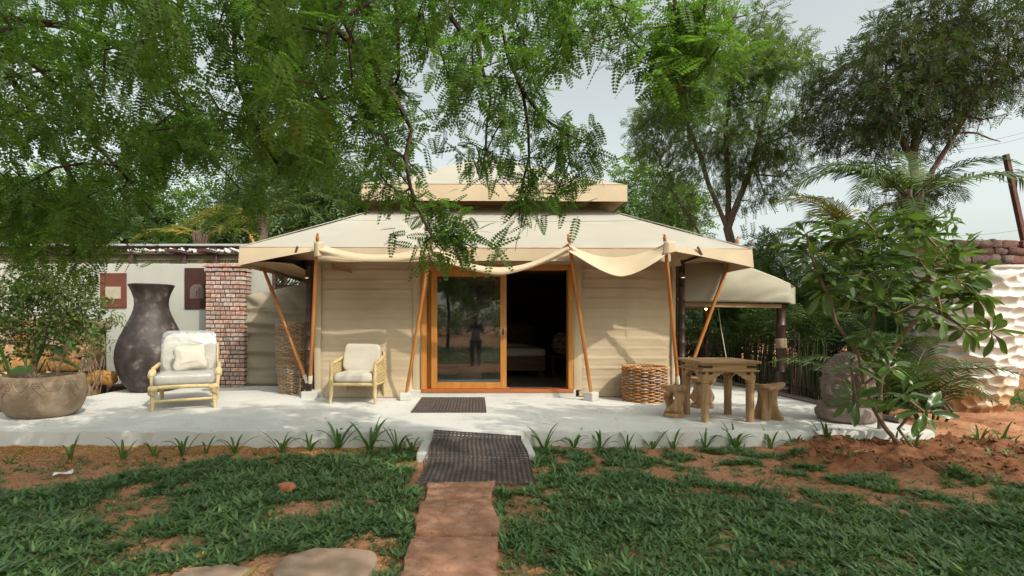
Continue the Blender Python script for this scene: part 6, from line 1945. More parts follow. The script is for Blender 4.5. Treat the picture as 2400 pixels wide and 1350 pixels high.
# areca clumps in the dusk behind the lean-to
AR = [frond_mesh(1.5, 24, .40, .030, 1.5, 30 + k, droopy=.35, lift=.9) for k in range(3)]
for m in AR: m.materials.append(MAT['leaf_areca'])
def areca(label, x, y, h, n, seed):
    t = thing('areca_palm', label, 'palm', (x, y, 0), group=None)
    rg = random.Random(seed)
    for k in range(n):
        a = rg.uniform(0, 2 * PI); rr = rg.uniform(.05, .32); hh_ = h * rg.uniform(.25, 1.0)
        px, py = rr * math.cos(a), rr * math.sin(a)
        MB().tube([(px * .6, py * .6, -.05), (px, py, hh_)], [.022, .014], 6).build('stem', MAT['leaf_areca'], t, smooth=60)
        put_frond(t, AR[rg.randrange(3)], MAT['leaf_areca'], (px, py, hh_), rg.uniform(0, 2 * PI), rg.uniform(-.15, .45), rg.uniform(-.3, .3), rg.uniform(.75, 1.15))
    return t
areca('leafy areca palm clump right behind the canopy front post', 6.35, 9.6, 1.3, 15, 1)
areca('areca palm clump beside the stone head statue', 6.15, 8.0, .7, 12, 2)
areca('areca palm clump under the middle of the lean-to canopy', 6.2, 11.4, 1.5, 14, 3)
areca('areca palm clump by the rear canopy post', 5.9, 13.2, 1.7, 14, 4)
areca('tall areca palm clump behind the frangipani', 7.4, 9.2, 1.9, 15, 5)
areca('low areca palm clump at the foot of the giant white planter', 6.85, 7.7, .30, 7, 6)
areca('areca palm clump in the back corner behind the tent side', 5.0, 14.6, 1.6, 12, 7)
areca('areca palm clump behind the others near the yellow-green palm', 7.6, 11.6, 2.0, 14, 8)

# ---------------------------------------------------------------- frangipani
def frangi_leaf(seed):
    rng = random.Random(seed)
    V = []; F = []; n = 8
    for i in range(n + 1):
        f = i / n
        w = .043 * (math.sin(PI * f ** 1.5) ** .7) if 0 < i < n else .004
        y = .275 * f; z = -.05 * f * f + .012 * math.sin(f * 6)
        for s in (-1, -.5, 0, .5, 1):
            V.append((s * w, y, z + abs(s) * w * .30 + .004 * math.sin(9 * f + s * 3 + seed)))
    for i in range(n):
        for k in range(4):
            a = i * 5 + k; F.append((a, a + 1, a + 6, a + 5))
    V += [(-.004, -.035, .002), (.004, -.035, .002)]; F.append((len(V) - 2, len(V) - 1, 4 - 1, 1))
    me = np_mesh('leaf', np.array(V, float), np.array(F), True)
    me.materials.append(MAT['leaf_frangi'])
    return me
FL = [frangi_leaf(k) for k in range(4)]
fg = thing('frangipani_tree', 'frangipani tree with glossy leaf rosettes growing from a dug earth bed', 'tree', (4.92, 5.75, 0.03))
roots = [(-1, [(4.88, 5.82, .0), W(2072, 1000, 5.9), W(2050, 960, 5.95), W(2025, 900, 6.0), W(2012, 830, 6.05), W(1990, 800, 6.05), W(1958, 755, 6.0), W(1945, 700, 5.95)]),
         (-1, [(4.98, 5.80, .0), W(2105, 1005, 5.85), W(2140, 965, 5.85), W(2150, 930, 5.9)]),
         (-1, [W(2062, 1040, 6.15) * 1.0, W(2062, 960, 6.2), W(2065, 890, 6.2), W(2095, 820, 6.2), W(2130, 770, 6.15), W(2170, 720, 6.1)])]
tipuv = [(1965, 560, 6.1), (1890, 548, 6.0), (1905, 610, 5.9), (2030, 520, 6.2), (2075, 568, 6.0), (2135, 530, 6.3), (2150, 605, 5.9), (2105, 640, 5.8), (2035, 640, 5.8), (1985, 650, 5.7), (2215, 600, 6.1), (2245, 655, 5.9), (2190, 660, 5.7), (2285, 690, 6.0), (2325, 775, 5.9), (2262, 770, 5.8), (2150, 710, 5.6), (2205, 735, 5.8), (2100, 735, 5.7), (2050, 715, 5.8), (1935, 680, 5.8), (1995, 860, 5.75), (2040, 790, 5.9), (2115, 925, 5.6), (2165, 965, 5.65), (2005, 935, 5.8), (2085, 860, 5.8)]
tg = [np.array(W(*t)) for t in tipuv]
P, par, tips = grow(tg, roots, seed=9, step=.22, jitter=.12)
net_mesh(P, par, tips, 0.013, expo=.42, rmax=.05, n=7).build('trunk', MAT['bark_pale'], fg, smooth=60, world=True)
rg = random.Random(12)
off = world_loc(fg)
nl = 0
for k, ti in enumerate(tips):
    c = Vector(P[ti]); pr_ = Vector(P[par[ti]]); ax = ((c - pr_).normalized() + Vector((0, 0, .9))).normalized()
    q = ax.to_track_quat('Z', 'Y').to_matrix()
    m = 11
    for j in range(m):
        a = j * 2.399 + rg.uniform(-.2, .2); el = rg.uniform(-.55, .25) + .75 * (j / m) ** 1.5
        Rl = q @ Matrix.Rotation(a, 3, 'Z') @ Matrix.Rotation(el, 3, 'X') @ Matrix.Rotation(rg.uniform(-.5, .5), 3, 'Y')
        o = bpy.data.objects.new('leaf', FL[rg.randrange(4)]); COL.objects.link(o); o.parent = fg
        o.location = c - off + q @ Vector((.03 * math.cos(a + PI / 2), .03 * math.sin(a + PI / 2), -.04 + .06 * j / m))
        o.rotation_euler = Rl.to_euler(); s = rg.uniform(.75, 1.15) * (1.0 if j < 8 else .8); o.scale = (s, s, s); nl += 1
# further rosettes inside the crown, past the count that is built leaf by leaf
tip2 = [(1925, 575, 6.3), (2000, 590, 6.4), (2050, 610, 6.3), (2110, 590, 6.4), (2175, 560, 6.4), (2190, 625, 6.3), (2140, 660, 6.2), (2070, 670, 6.2), (2010, 690, 6.1), (1960, 640, 6.3), (2230, 700, 6.2), (2170, 760, 6.2), (2110, 690, 6.4), (2060, 540, 6.5), (1860, 580, 6.2), (2290, 640, 6.2)]
Tl = np.array([v.co[:] for v in FL[0].vertices]); Fl = np.array([list(p.vertices) for p in FL[0].polygons])
rt_ = random.Random(3)
tip2 += [(1880, 600, 6.0), (1950, 530, 6.2), (2100, 510, 6.3), (2180, 520, 6.2), (2060, 600, 5.8), (2000, 620, 5.9), (2150, 560, 6.0), (2230, 630, 6.0), (2280, 660, 5.9), (2120, 620, 5.9), (2180, 690, 5.8), (1990, 560, 5.9), (2040, 560, 6.0), (1930, 640, 5.8), (2255, 600, 6.2), (2300, 700, 6.0)]
n_ = len(tip2) * 13
cc = np.repeat(np.array([W(*t)[:] for t in tip2]), 13, axis=0); rgl = np.random.default_rng(4)
dd_ = rgl.normal(size=(n_, 3)); dd_[:, 2] = rgl.uniform(-.4, .7, n_)
V, F = instance_mesh('f', Tl, Fl, cc + rgl.normal(0, .02, (n_, 3)), frames(dd_, rgl.normal(0, .4, n_)), rgl.uniform(.75, 1.1, n_))
m_il = leaf_mat('leaf_frangipani_inner', [(0.0, (0.045, 0.085, 0.032)), (0.55, (0.100, 0.175, 0.045)), (1.0, (0.16, 0.25, 0.065))], trans=.35, rough=.3, spec=.5)
link_mesh('inner_foliage', np_mesh('inner_foliage', V - np.array(off), F, True), m_il, fg, kind='stuff')
# blossoms
def blossom(pos):
    b = MB()
    for k in range(6):
        c0 = Vector(pos) + Vector((rg.uniform(-.05, .05), rg.uniform(-.05, .05), rg.uniform(-.02, .05)))
        for j in range(5):
            a = j * 2 * PI / 5; dx, dy = math.cos(a), math.sin(a)
            b.add([c0, c0 + Vector((dx * .02 - dy * .013, dy * .02 + dx * .013, .012)), c0 + Vector((dx * .042, dy * .042, .014)), c0 + Vector((dx * .02 + dy * .013, dy * .02 - dx * .013, .012))], [(0, 1, 2, 3)])
    return b.build('blossom', MAT['petal_white'], fg, world=True)
blossom(W(2012, 502, 6.2)); blossom(W(2240, 664, 5.8)); blossom(W(1930, 600, 5.75))
# younger frangipani-like plant sticking up by the stone wall
tg2 = thing('umbrella_plant', 'slender plant with whorls of lobed leaves before the dark stone wall', 'plant', (8.4, 9.9, 0))
pts = [(2235, 520), (2275, 565), (2200, 545), (2215, 600), (2290, 640)]
roots = [(-1, [(8.4, 9.9, 0), W(2180, 720, 9.7), W(2190, 640, 9.5)])]
P, par, tips = grow([np.array(W(u, v, 9.4)) for u, v in pts], roots, seed=2, step=.3)
net_mesh(P, par, tips, .012, rmax=.03).build('stem', MAT['bark_pale'], tg2, smooth=60, world=True)
rngl = np.random.default_rng(8)
leaf_cloud('foliage', MAT['leaf_pale'], tg2, P[np.array(tips)], 16, .10, simple_leaf(.24, .06, .2, .35), rngl, .8, 1.2, down=.2)

# ---------------------------------------------------------------- bush in the planter and other left plants
bs = thing('planter_bush', 'twiggy small-leaved bush growing in the carved stone planter', 'bush', (-5.98, 7.08, ZD + .48))
B0 = np.array([-5.98, 7.08, ZD + .48])
roots = [(-1, [B0 + [.18, -.02, 0], B0 + [.20, 0, .12], B0 + [.10, 0, .40], B0 + [.02, 0, .75]]),
         (1, [B0 + [.32, -.05, .35], B0 + [.42, -.05, .65]]), (1, [B0 + [.45, 0, .30], B0 + [.70, .05, .55]]),
         (-1, [B0 + [-.20, .02, 0], B0 + [-.28, 0, .30], B0 + [-.45, 0, .6]]), (-1, [B0 + [-.16, .05, 0], B0 + [-.22, .1, .5], B0 + [-.2, .1, .9]])]
rngl = np.random.default_rng(14)
tg = ellipsoid_pts(tuple(B0 + [-.05, 0, .98]), (.88, .62, .62), 190, rngl, shell=.15, gap=.2, gscale=.35, seed=3)
P, par, tips = grow(tg, roots, seed=4, step=.16, jitter=.2)
net_mesh(P, par, tips, .0042, expo=.42, rmax=.032, n=5).build('stems', MAT['bark_pale'], bs, smooth=60, world=True)
leaf_cloud('foliage', MAT['leaf_bush'], bs, P[np.array(tips)], 26, .14, OVAL, rngl, .7, 1.3, down=.0, flat=1)

sp = thing('thin_shrub', 'thin straggly shrub with pale bare stems at the terrace edge', 'shrub', (-7.02, 9.35, 0))
S0 = np.array([-7.02, 9.35, 0.0])
roots = [(-1, [S0 + [.12 * math.cos(k), .1 * math.sin(k), 0], S0 + [.14 * math.cos(k * 1.3), .1, .5], S0 + [.2 * math.cos(k * 1.7), .1, 1.05]]) for k in range(7)]
tg = ellipsoid_pts(tuple(S0 + [.05, 0, 1.5]), (.42, .3, .75), 34, rngl, shell=.1)
P, par, tips = grow(tg, roots, seed=6, step=.2)
net_mesh(P, par, tips, .006, expo=.4, rmax=.022).build('stems', MAT['bark_pale'], sp, smooth=60, world=True)
leaf_cloud('foliage', MAT['leaf_pale'], sp, P[np.array(tips)], 12, .14, simple_leaf(.13, .030, .2, .3), rngl, .7, 1.2, down=.2)

# big-leaved plants behind the planter
def broad_leaf(L, w):
    V = []; F = []; n = 6
    for i in range(n + 1):
        f = i / n; ww = w / 2 * math.sin(PI * min(1, f * .9 + .05)) ** .7
        for s in (-1, 0, 1): V.append((s * ww, L * f, -.25 * L * f * f + abs(s) * ww * .25))
    for i in range(n):
        for k in range(2): a = i * 3 + k; F.append((a, a + 1, a + 4, a + 3))
    me = np_mesh('leaf', np.array(V), np.array(F), True); me.materials.append(MAT['leaf_lily']); return me
BL = broad_leaf(.50, .30)
rg = random.Random(5)
for k, (x, y, lab) in enumerate(((-7.9, 8.9, 'broad-leaved plant with thick green stalks before the orange stone wall'), (-7.35, 8.3, 'broad-leaved plant close behind the carved planter'))):
    t = thing('broad_leaf_plant', lab, 'plant', (x, y, 0))
    for j in range(8):
        a = rg.uniform(0, 6.28); h = rg.uniform(.6, 1.5)
        p = Vector((.35 * math.cos(a) * h, .3 * math.sin(a), h))
        MB().tube([(0.05 * math.cos(a), .05 * math.sin(a), -.02), p * .5 + Vector((0, 0, .1)), p], [.022, .017, .01], 6).build('stalk', MAT['leaf_lily'], t, smooth=60)
        o = bpy.data.objects.new('leaf', BL); COL.objects.link(o); o.parent = t; o.location = p
        o.rotation_euler = (Matrix.Rotation(a - PI / 2, 3, 'Z') @ Matrix.Rotation(rg.uniform(-.7, .2), 3, 'X')).to_euler()

# ---------------------------------------------------------------- spider lilies along the terrace
def blade_mesh(L, w, bend, seed):
    V = []; F = []; n = 7
    ang = 1.35; p = Vector((0, 0, 0))
    for i in range(n + 1):
        f = i / n; ww = w / 2 * (math.sin(PI * (.18 + .80 * f)) ** .6 if i < n else .03)
        for s in (-1, 0, 1): V.append((s * ww, p.y, p.z + abs(s) * ww * .45))
        p = p + Vector((0, math.cos(ang), math.sin(ang))) * L / n; ang -= bend / n * (.4 + 1.2 * f)
    for i in range(n):
        for k in range(2): a = i * 3 + k; F.append((a, a + 1, a + 4, a + 3))
    me = np_mesh('leaf', np.array(V), np.array(F), True); me.materials.append(MAT['leaf_lily']); return me
BLD = [blade_mesh(.30, .030, b_, k) for k, b_ in enumerate((.6, 1.2, 1.9, 2.5))]
lil = [(20, 1085, .8, 5), (165, 1078, .9, 6), (135, 1088, .6, 4), (288, 1076, 1.0, 6), (362, 1072, .9, 6), (428, 1068, 1.0, 7), (482, 1064, .8, 5), (550, 1062, 1.0, 8), (600, 1062, .6, 5), (662, 1058, 1.05, 10), (725, 1054, .9, 7), (793, 1052, 1.5, 8), (868, 1054, 1.6, 9), (932, 1058, 1.3, 10), (965, 1062, .9, 6),
       (1276, 1052, 1.15, 9), (1345, 1050, 1.0, 9), (1402, 1044, 1.05, 8), (1466, 1046, .8, 6), (1516, 1040, 1.05, 8), (1566, 1042, .9, 9), (1628, 1036, .95, 8), (1692, 1034, 1.1, 10), (1765, 1032, .95, 8), (1812, 1030, .9, 7), (1868, 1024, 1.1, 11), (1908, 1022, .8, 6), (1985, 1016, .9, 7), (2010, 1012, 1.1, 9), (2135, 1000, 1.2, 10), (2165, 1002, 1.0, 8), (2100, 1002, 1.0, 8)]
labs_l = ['young spider lily planted in the bare earth strip along the terrace', 'larger spider lily with long arching leaves beside the draped mat', 'spider lily growing at the terrace edge among the patchy grass', 'spider lily at the foot of the frangipani bed']
for (u, v, s, n) in lil:
    x, y = uv2g(u, v)
    z = float(ground_height([x], [y])[0])
    kind = 3 if u > 1950 else (2 if u > 1200 else (1 if s >= 1.3 else 0))
    t = thing('spider_lily', labs_l[kind], 'plant', (x, min(y, 5.98), z), group=('lilies in the earth strip', 'large lilies by the mat', 'lilies along the grassy terrace edge', 'lilies by the frangipani bed')[kind])
    for j in range(n):
        o = bpy.data.objects.new('leaf', BLD[rg.randrange(4)]); COL.objects.link(o); o.parent = t
        a = 2 * PI * j / n + rg.uniform(-.4, .4)
        o.location = (.012 * math.cos(a), .012 * math.sin(a), -.01)
        sc = s * rg.uniform(.7, 1.15); o.scale = (sc * .9, sc, sc)
        o.rotation_euler = (Matrix.Rotation(a - PI / 2, 3, 'Z') @ Matrix.Rotation(rg.uniform(-.45, .12), 3, 'X')).to_euler()

# ---------------------------------------------------------------- lawn
rng = np.random.default_rng(99)
def lawn_density(x, y):
    p = np.stack([x, y, np.zeros_like(x)], 1)
    n1 = fbm(p * 1.5, 3, 41); n2 = fbm(p * 4.5, 2, 43)
    edge = np.interp(x, [-9, -4.3, -3.4, -2.8, -1.5, -.6], [4.4, 4.55, 4.9, 5.35, 5.72, 5.85])
    left = sstep(.28, -.28, y - edge + .30 * n2) * (1 - .9 * sstep(.05, .35, n1 - .55 * sstep(3.9, 3.2, y) - .12 + .35 * (y < 3.45) * (x > -2.6) * (x < -.5)))
    # right lawn: full near the camera, broken to tufts towards the terrace
    yl = np.interp(x, [.3, 1.0, 2.6, 3.8, 4.6, 8], [5.0, 4.6, 4.0, 3.8, 4.0, 4.3])
    full = sstep(.35, -.25, y - yl + .25 * n2)
    patch = sstep(-.05, .30, .45 * n1 + .75 * n2 + .3 * vnoise(p * 11, 47) - .06 * (x > 3.2)) * (y < 5.9) 
    nearedge = np.exp(-((y - 5.85) / .16) ** 2) * .6 * (x < 4)
    right = np.clip(full * (1 - .8 * sstep(.28, .5, n1 + .2 * n2)) + patch * .85 + nearedge * sstep(-.1, .3, n2), 0, 1)
    d4 = np.sqrt(((x - 4.95) / 1.35) ** 2 + ((y - 5.6) / .85) ** 2)
    right *= sstep(.95, 1.15, d4 + .1 * n2)
    right *= 1 - sstep(5.0, 5.8, x) * sstep(4.7, 5.4, y) * .85
    d = np.where(x < -.14, left, right)
    stray = .10 * (y < 5.6) * (vnoise(p * 2.2, 71) > -.2)
    d = np.clip(d * (1.0 + .35 * n2) , 0, 1) + stray
    on_path = (x > -.46) & (x < .17) & (y < 4.62)
    d = np.where(on_path, .02, d)
    d = np.where((x > -.62) & (x < .60) & (y > 4.50), 0, d)
    flag = (((x + 1.0) / .42) ** 2 + ((y - 3.0) / .24) ** 2 < 1) | (((x + 1.6) / .28) ** 2 + ((y - 2.85) / .14) ** 2 < 1)
    d = np.where(flag, .02, d)
    soil_right = sstep(.14, .24, x) * sstep(.75, .35, x) * (y < 4.4) * (vnoise(p * 3.0, 61) > .0)
    d = d * (1 - .8 * soil_right)
    return np.where((y > 6.0) & (x > -6.8) & (x < 5.5), 0, d)
def tuft(nb, seed, hmul=1.0):
    r = np.random.default_rng(seed); V = []; F = []
    for k in range(nb):
        a = r.uniform(0, 2 * PI); L = r.uniform(.040, .085) * hmul; w = r.uniform(.010, .017); up = r.uniform(.15, 1.0)
        d = np.array([math.cos(a), math.sin(a)]); s = np.array([-d[1], d[0]]) * w / 2; b0 = d * r.uniform(0, .018)
        h1, h2 = L * .5 * math.sin(up), L * math.sin(up) * .75 + L * .02
        r1, r2 = L * .45 * math.cos(up), L * (math.cos(up) * .85 + .18)
        o = len(V)
        V += [(*(b0 - s * .6), 0), (*(b0 + s * .6), 0), (*(b0 + d * r1 + s), h1), (*(b0 + d * r1 - s), h1), (*(b0 + d * r2 + s * .15), h2), (*(b0 + d * r2 - s * .15), h2)]
        F += [(o, o + 1, o + 2, o + 3), (o + 3, o + 2, o + 4, o + 5)]
    return np.array(V), np.array(F)
Ncand = 54000
y_ = 2.5 + (rng.random(Ncand) ** .8) * 4.2
x_ = rng.uniform(-1, 1, Ncand)
x_ = np.where(x_ < 0, x_ * (y_ * .96 + .4), x_ * (y_ * 1.10 + .5))
dn = lawn_density(x_, y_)
keep = rng.random(Ncand) < dn * np.clip(.55 + .1 * y_, 0, 1)
x_, y_, dn = x_[keep], y_[keep], dn[keep]
z_ = ground_height(x_, y_)
Vs, Fs_, o = [], [], 0
ids = rng.integers(0, 6, len(x_))
for k in range(6):
    m = ids == k; T, F = tuft(7, k, 1.0)
    n = m.sum(); a = rng.uniform(0, 2 * PI, n)
    R = np.zeros((n, 3, 3)); R[:, 0, 0] = np.cos(a); R[:, 0, 1] = -np.sin(a); R[:, 1, 0] = np.sin(a); R[:, 1, 1] = np.cos(a); R[:, 2, 2] = 1
    V, F2 = instance_mesh('g', T, F, np.stack([x_[m], y_[m], z_[m] - .003], 1), R, np.clip(rng.lognormal(-.12, .30, n), .4, 2.0) * (.65 + .35 * np.clip(dn[m], 0, 1)))
    Vs.append(V); Fs_.append(F2 + o); o += len(V)
gr = link_mesh('lawn_grass', np_mesh('lawn_grass', np.concatenate(Vs), np.concatenate(Fs_)), MAT['grass'], kind='stuff')
tag(gr, 'patchy broad-bladed lawn grass on red earth', 'grass')
print('grass tufts', len(x_))

# rough grass beyond and behind, where only its mass reads
Ncand = 5000
ang = rng.uniform(-PI, PI, Ncand); r_ = 9 + 30 * rng.random(Ncand) ** 1.6
x2, y2 = r_ * np.sin(ang), r_ * np.cos(ang)
x2 = np.concatenate([x2, rng.uniform(-7, 6, 5000)]); y2 = np.concatenate([y2, rng.uniform(-14, -1.2, 5000)])
x2 = np.concatenate([x2, rng.uniform(5.7, 15, 3500), rng.uniform(-13, -7.3, 700)]); y2 = np.concatenate([y2, rng.uniform(8.6, 20, 3500), rng.uniform(7, 9.6, 700)])
ok = ~((x2 > -7.2) & (x2 < 5.65) & (y2 > 5.5) & (y2 < 17)) & ~((x2 < 9.6) & (x2 > 5.5) & (y2 > 4) & (y2 < 8.6))
x2, y2 = x2[ok], y2[ok]
T, F = tuft(5, 50, 3.0); T[:, :2] *= 1.5
n = len(x2); a = rng.uniform(0, 2 * PI, n)
R = np.zeros((n, 3, 3)); R[:, 0, 0] = np.cos(a); R[:, 0, 1] = -np.sin(a); R[:, 1, 0] = np.sin(a); R[:, 1, 1] = np.cos(a); R[:, 2, 2] = 1
V, F2 = instance_mesh('g', T, F, np.stack([x2, y2, ground_height(x2, y2)], 1), R, rng.uniform(.8, 1.8, n))
gr2 = link_mesh('rough_grass', np_mesh('rough_grass', V, F2), MAT['grass'], kind='stuff')
tag(gr2, 'rough taller grass on the open ground around the garden', 'grass')

# fallen yellow petals and crumbs of earth
n = 9000
x3 = np.concatenate([rng.uniform(-6.2, -.5, 19000), rng.uniform(-3.5, 1.2, 2600), rng.uniform(.3, 4.5, 1200)])
y3 = np.concatenate([6.02 - rng.exponential(.42, 19000), rng.uniform(2.6, 5.2, 2600), rng.uniform(2.8, 5.9, 1200)])
okp = (y3 > 2.5) & ((x3 < -.63) | (x3 > .62) | (y3 < 4.5))
x3, y3 = x3[okp], y3[okp]; n = len(x3)
z3 = ground_height(x3, y3) + .006
path_m = (x3 > -.42) & (x3 < .14) & (y3 < 4.5); z3 = np.where(path_m, np.maximum(z3, .047), z3)
nd = 420
x3 = np.concatenate([x3, rng.uniform(-6.7, 5.2, nd)]); y3 = np.concatenate([y3, 6.1 + rng.random(nd) ** 1.5 * 2.7]); z3 = np.concatenate([z3, np.full(nd, ZD + .003)]); n = len(x3)
T = np.array([(-.006, 0, 0), (0, -.004, .002), (.006, 0, 0), (0, .004, .003)]); F = np.array([(0, 1, 2, 3)])
R = frames(np.stack([rng.normal(size=n), rng.normal(size=n), rng.normal(0, .3, n)], 1), rng.normal(0, .6, n))
V, F2 = instance_mesh('p', T, F, np.stack([x3, y3, z3], 1), R, rng.uniform(.6, 1.5, n))
pt = link_mesh('fallen_petals', np_mesh('fallen_petals', V, F2), MAT['petal_yellow'], kind='stuff')
tag(pt, 'tiny fallen yellow petals scattered on the red earth', 'petals')
# clods of dug earth round the frangipani bed
n = 900
a = rng.uniform(0, 2 * PI, n); rr = .55 + .55 * rng.random(n)
x4 = 4.95 + 1.3 * rr * np.cos(a); y4 = 5.5 + .75 * rr * np.sin(a)
n2_ = 500
x4 = np.concatenate([x4, rng.uniform(-6, -.8, n2_), rng.uniform(6.2, 9.5, 200)]); y4 = np.concatenate([y4, rng.uniform(5.3, 6.0, n2_), rng.uniform(6.2, 7.6, 200)])
ok = (y4 < 6.03) | (x4 > 5.6); x4, y4 = x4[ok], y4[ok]; n = len(x4)
me = pebble_mesh(77, 1.0, 5)
T = np.array([v.co[:] for v in me.vertices]); F = np.array([list(p.vertices) for p in me.polygons])
R = frames(rng.normal(size=(n, 3)), rng.uniform(0, 6, n))
V, F2 = instance_mesh('c', T, F, np.stack([x4, y4, ground_height(x4, y4) + .004], 1), R, rng.uniform(.10, .62, n) ** 1.5)
cl = link_mesh('earth_clods', np_mesh('earth_clods', V, F2, True), MAT['earth'], kind='stuff')
tag(cl, 'loose clods of dug red-brown earth round the planting bed', 'soil')

# ---------------------------------------------------------------- small litter
x, y = uv2g(672, 1152)
st = link_mesh('brick_lump', stone_mesh(91, .13, .10, .08), M('red_lump', (.42, .16, .08), (.34, .12, .06), scale=20, rough=.9)); st.location = (x, y, .03)
tag(st, 'rounded orange brick lump lying in the left lawn', 'stone')
MAT['scrap_white'] = M('scrap_white', (.72, .72, .72), (.58, .60, .62), scale=20, rough=.6)
def scrap(name, label, u, v, L, w, rz, mat, zoff=.01):
    x, y = uv2g(u, v); z = float(ground_height([x], [y])[0])
    b = MB().grid(lambda s, t: Vector(((s - .5) * L, (t - .5) * w, .012 * math.sin(5 * s + 2 * t) + .008 * math.sin(9 * t))), 8, 4)
    o = b.build(name, mat, None, smooth=60, solid=.003); o.location = (x, y, z + zoff + .012); o.rotation_euler = (.1, -.1, rz)
    return tag(o, label, 'litter')
scrap('plastic_scrap', 'crumpled white scrap lying on the earth strip', 148, 1112, .15, .07, .5, MAT['scrap_white'], .02)
scrap('packet', 'pale blue packet lying on the dug earth by the frangipani', 2010, 1043, .19, .05, -.5, M('packet_blue', (.62, .72, .74), (.20, .42, .52), scale=9, rough=.4, pos=(.45, .55)), .03)
scrap('dry_leaf', 'dry pale leaf lying at the edge of the dug earth', 2016, 1078, .17, .03, .2, MAT['leaf_dry'], .012)
scrap('dry_leaf', 'small dry leaf lying near the end of the draped mat', 1137, 1146, .07, .03, .9, MAT['iron'], .03)
# a few fallen leaves on the lawn
for k, (u, v) in enumerate(((1278, 1204), (470, 1320), (310, 1325), (1980, 1090))):
    scrap('fallen_leaf', 'pale fallen leaf in the %s' % ('grass right of the path stones', 'grass beside the grey flagstones', 'shaded left lawn', 'thin grass before the dug bed')[k], u, v, .06, .02, k * 1.3, MAT['leaf_dry'], .03)

# ---------------------------------------------------------------- trees across the lawn, seen in the door glass and shading the garden
def shade_tree(label, x, y, h, rx, seed, leafm, n=75, per=34):
    S = [(-1, [(x, y, -.1), (x + .1, y, h * .3), (x - .05, y, h * .55)])]
    return make_tree('shade_tree', label, (x, y, 0), S, [((x, y, h * .75), (rx, rx, h * .28), 1.5), ((x + rx * .5, y, h * .62), (rx * .6, rx * .6, h * .2), .7), ((x - rx * .5, y + .3, h * .6), (rx * .6, rx * .6, h * .2), .7)],
              n, per, .7, NEEM_FAR, leafm, MAT['bark'], seed, r_tip=.016, rmax=.2, smin=.6, smax=1.1, step=.7, gap=.2)
shade_tree('leafy tree right of the lawn whose shade falls on the terrace', 5.6, 1.7, 7.0, 1.4, 61, MAT['leaf_neem'], n=70)
shade_tree('tree across the lawn mirrored in the middle of the door glass', -1.6, -11.0, 6.5, 2.6, 62, MAT['leaf_neem'])
shade_tree('tree across the lawn mirrored at the edge of the door glass', -5.6, -13.0, 7.5, 3.0, 63, MAT['leaf_bg'])
shade_tree('slim tree across the lawn mirrored beside the photographer', 2.2, -12.5, 6.8, 2.4, 64, MAT['leaf_pale'])

# ---------------------------------------------------------------- the photographer, mirrored in the door glass
def skin_body(name, verts, edges, mat, parent, sub=2):
    me = bpy.data.meshes.new(name)
    me.from_pydata([v[0] for v in verts], edges, [])
    o = link_mesh(name, me, mat, parent)
    sk = o.modifiers.new('skin', 'SKIN'); sk.use_smooth_shade = True
    for i, v in enumerate(verts):
        r = v[1]; me.skin_vertices[0].data[i].radius = (r, r) if not hasattr(r, '__len__') else r
        me.skin_vertices[0].data[i].use_root = (i == 0)
    sb_ = o.modifiers.new('sub', 'SUBSURF'); sb_.levels = sub; sb_.render_levels = sub
    return o
ph = thing('person', 'person in dark clothes holding up a camera, mirrored in the door glass', 'person', (0, -0.42, -0.01))
MAT['cloth_dark'] = M('cloth_dark', (.035, .035, .04), (.025, .025, .03), scale=9, rough=.9)
MAT['cloth_blue'] = M('cloth_trousers', (.06, .065, .08), (.045, .05, .06), scale=9, rough=.9)
MAT['skin'] = M('skin', (.32, .18, .12), (.28, .155, .10), scale=12, rough=.6)
MAT['hair'] = M('hair', (.015, .012, .010), (.03, .022, .018), scale=40, rough=.6)
bv = [((0, 0, .93), (.155, .115)), ((0, 0, 1.10), (.15, .11)), ((0, 0, 1.28), (.17, .12)), ((0, 0, 1.40), (.15, .10)), ((0, .01, 1.47), .058), ((0, .02, 1.53), .056), ((0, .035, 1.60), (.078, .092)), ((0, .03, 1.68), (.076, .090))]
be = [(k, k + 1) for k in range(7)]
for s_ in (-1, 1):
    o_ = len(bv)
    bv += [((s_ * .185, 0, 1.40), .062), ((s_ * .27, .06, 1.20), .047), ((s_ * .16, .24, 1.30), .038), ((s_ * .085, .31, 1.38), .028), ((s_ * .10, 0, .86), .095), ((s_ * .115, .02, .50), .062), ((s_ * .12, -.02, .14), .043), ((s_ * .12, -.02, .05), .042), ((s_ * .135, .14, .035), .035)]
    be += [(3, o_), (o_, o_ + 1), (o_ + 1, o_ + 2), (o_ + 2, o_ + 3), (0, o_ + 4), (o_ + 4, o_ + 5), (o_ + 5, o_ + 6), (o_ + 6, o_ + 7), (o_ + 7, o_ + 8)]
body = skin_body('body', bv, be, MAT['cloth_dark'], ph)
hd = MB().lathe([(.01, -.12), (.05, -.11), (.072, -.06), (.08, 0), (.078, .05), (.06, .09), (.01, .11)], 20, (0, .045, 1.62), sy=1.12).build('face', MAT['skin'], ph, smooth=80)
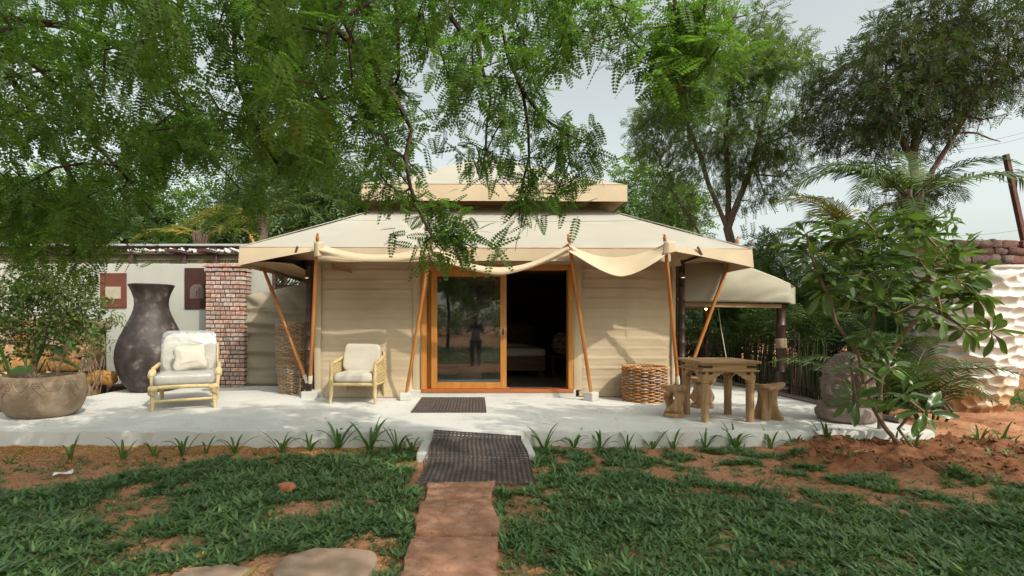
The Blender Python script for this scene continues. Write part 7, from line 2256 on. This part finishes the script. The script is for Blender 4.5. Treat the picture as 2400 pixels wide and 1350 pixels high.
MB().tube([(0, .128, 1.64), (0, .146, 1.60), (0, .135, 1.592)], [.008, .014, .012], 8).build('nose', MAT['skin'], ph, smooth=80)
MB().lathe([(.083, .0), (.09, .03), (.088, .07), (.065, .11), (.01, .128)], 20, (0, .028, 1.62), sy=1.1, cap0=False).build('hair', MAT['hair'], ph, smooth=80)
for s_ in (-1, 1):
    MB().lathe([(.004, -.03), (.012, -.01), (.013, .015), (.005, .03)], 8, (s_ * .088, .03, 1.615)).build('ear', MAT['skin'], ph, smooth=80)
    hv = [((s_ * .082, .315, 1.385), .026), ((s_ * .074, .335, 1.41), .030)]
    he = [(0, 1)]
    for q in range(4):
        o_ = len(hv); zz_ = 1.435 - .018 * q; L_ = (.9, 1.0, .95, .8)[q]
        hv += [((s_ * .068, .352, zz_), .0095), ((s_ * (.068 - .012 * L_), .372 , zz_ + .002), .009), ((s_ * (.068 - .036 * L_), .378, zz_), .008)]
        he += [(1, o_), (o_, o_ + 1), (o_ + 1, o_ + 2)]
    o_ = len(hv); hv += [((s_ * .066, .325, 1.385), .010), ((s_ * .045, .330, 1.372), .009), ((s_ * .028, .334, 1.371), .008)]; he += [(0, o_), (o_, o_ + 1), (o_ + 1, o_ + 2)]
    skin_body('hand', hv, he, MAT['skin'], ph, 1)
    MB().lathe([(.045, 0), (.05, .02), (.048, .07), (.04, .085)], 12, (s_ * .125, .04, 0), sy=2.6, cap1=True).build('shoe', MAT['hair'], ph, smooth=60)
    MB().tube([(s_ * .10, 0, .92), (s_ * .117, .02, .50), (s_ * .12, -.015, .10)], [.125, .085, .065], 14).build('trouser_leg', MAT['cloth_blue'], ph, smooth=60)
pc2 = thing('camera_body', 'small black camera held by the person mirrored in the door glass', 'camera', (0, -0.09, 1.405))
MB().box(-.065, .065, -.03, .02, -.04, .045).build('housing', MAT['iron'], pc2, bevel=.008)
MB().lathe([(.032, 0), (.034, .01), (.034, .035), (.030, .04)], 16, (0, 0, 0), cap1=True).build('lens', MAT['iron'], pc2, smooth=50).rotation_euler = (rad(-90), 0, 0)
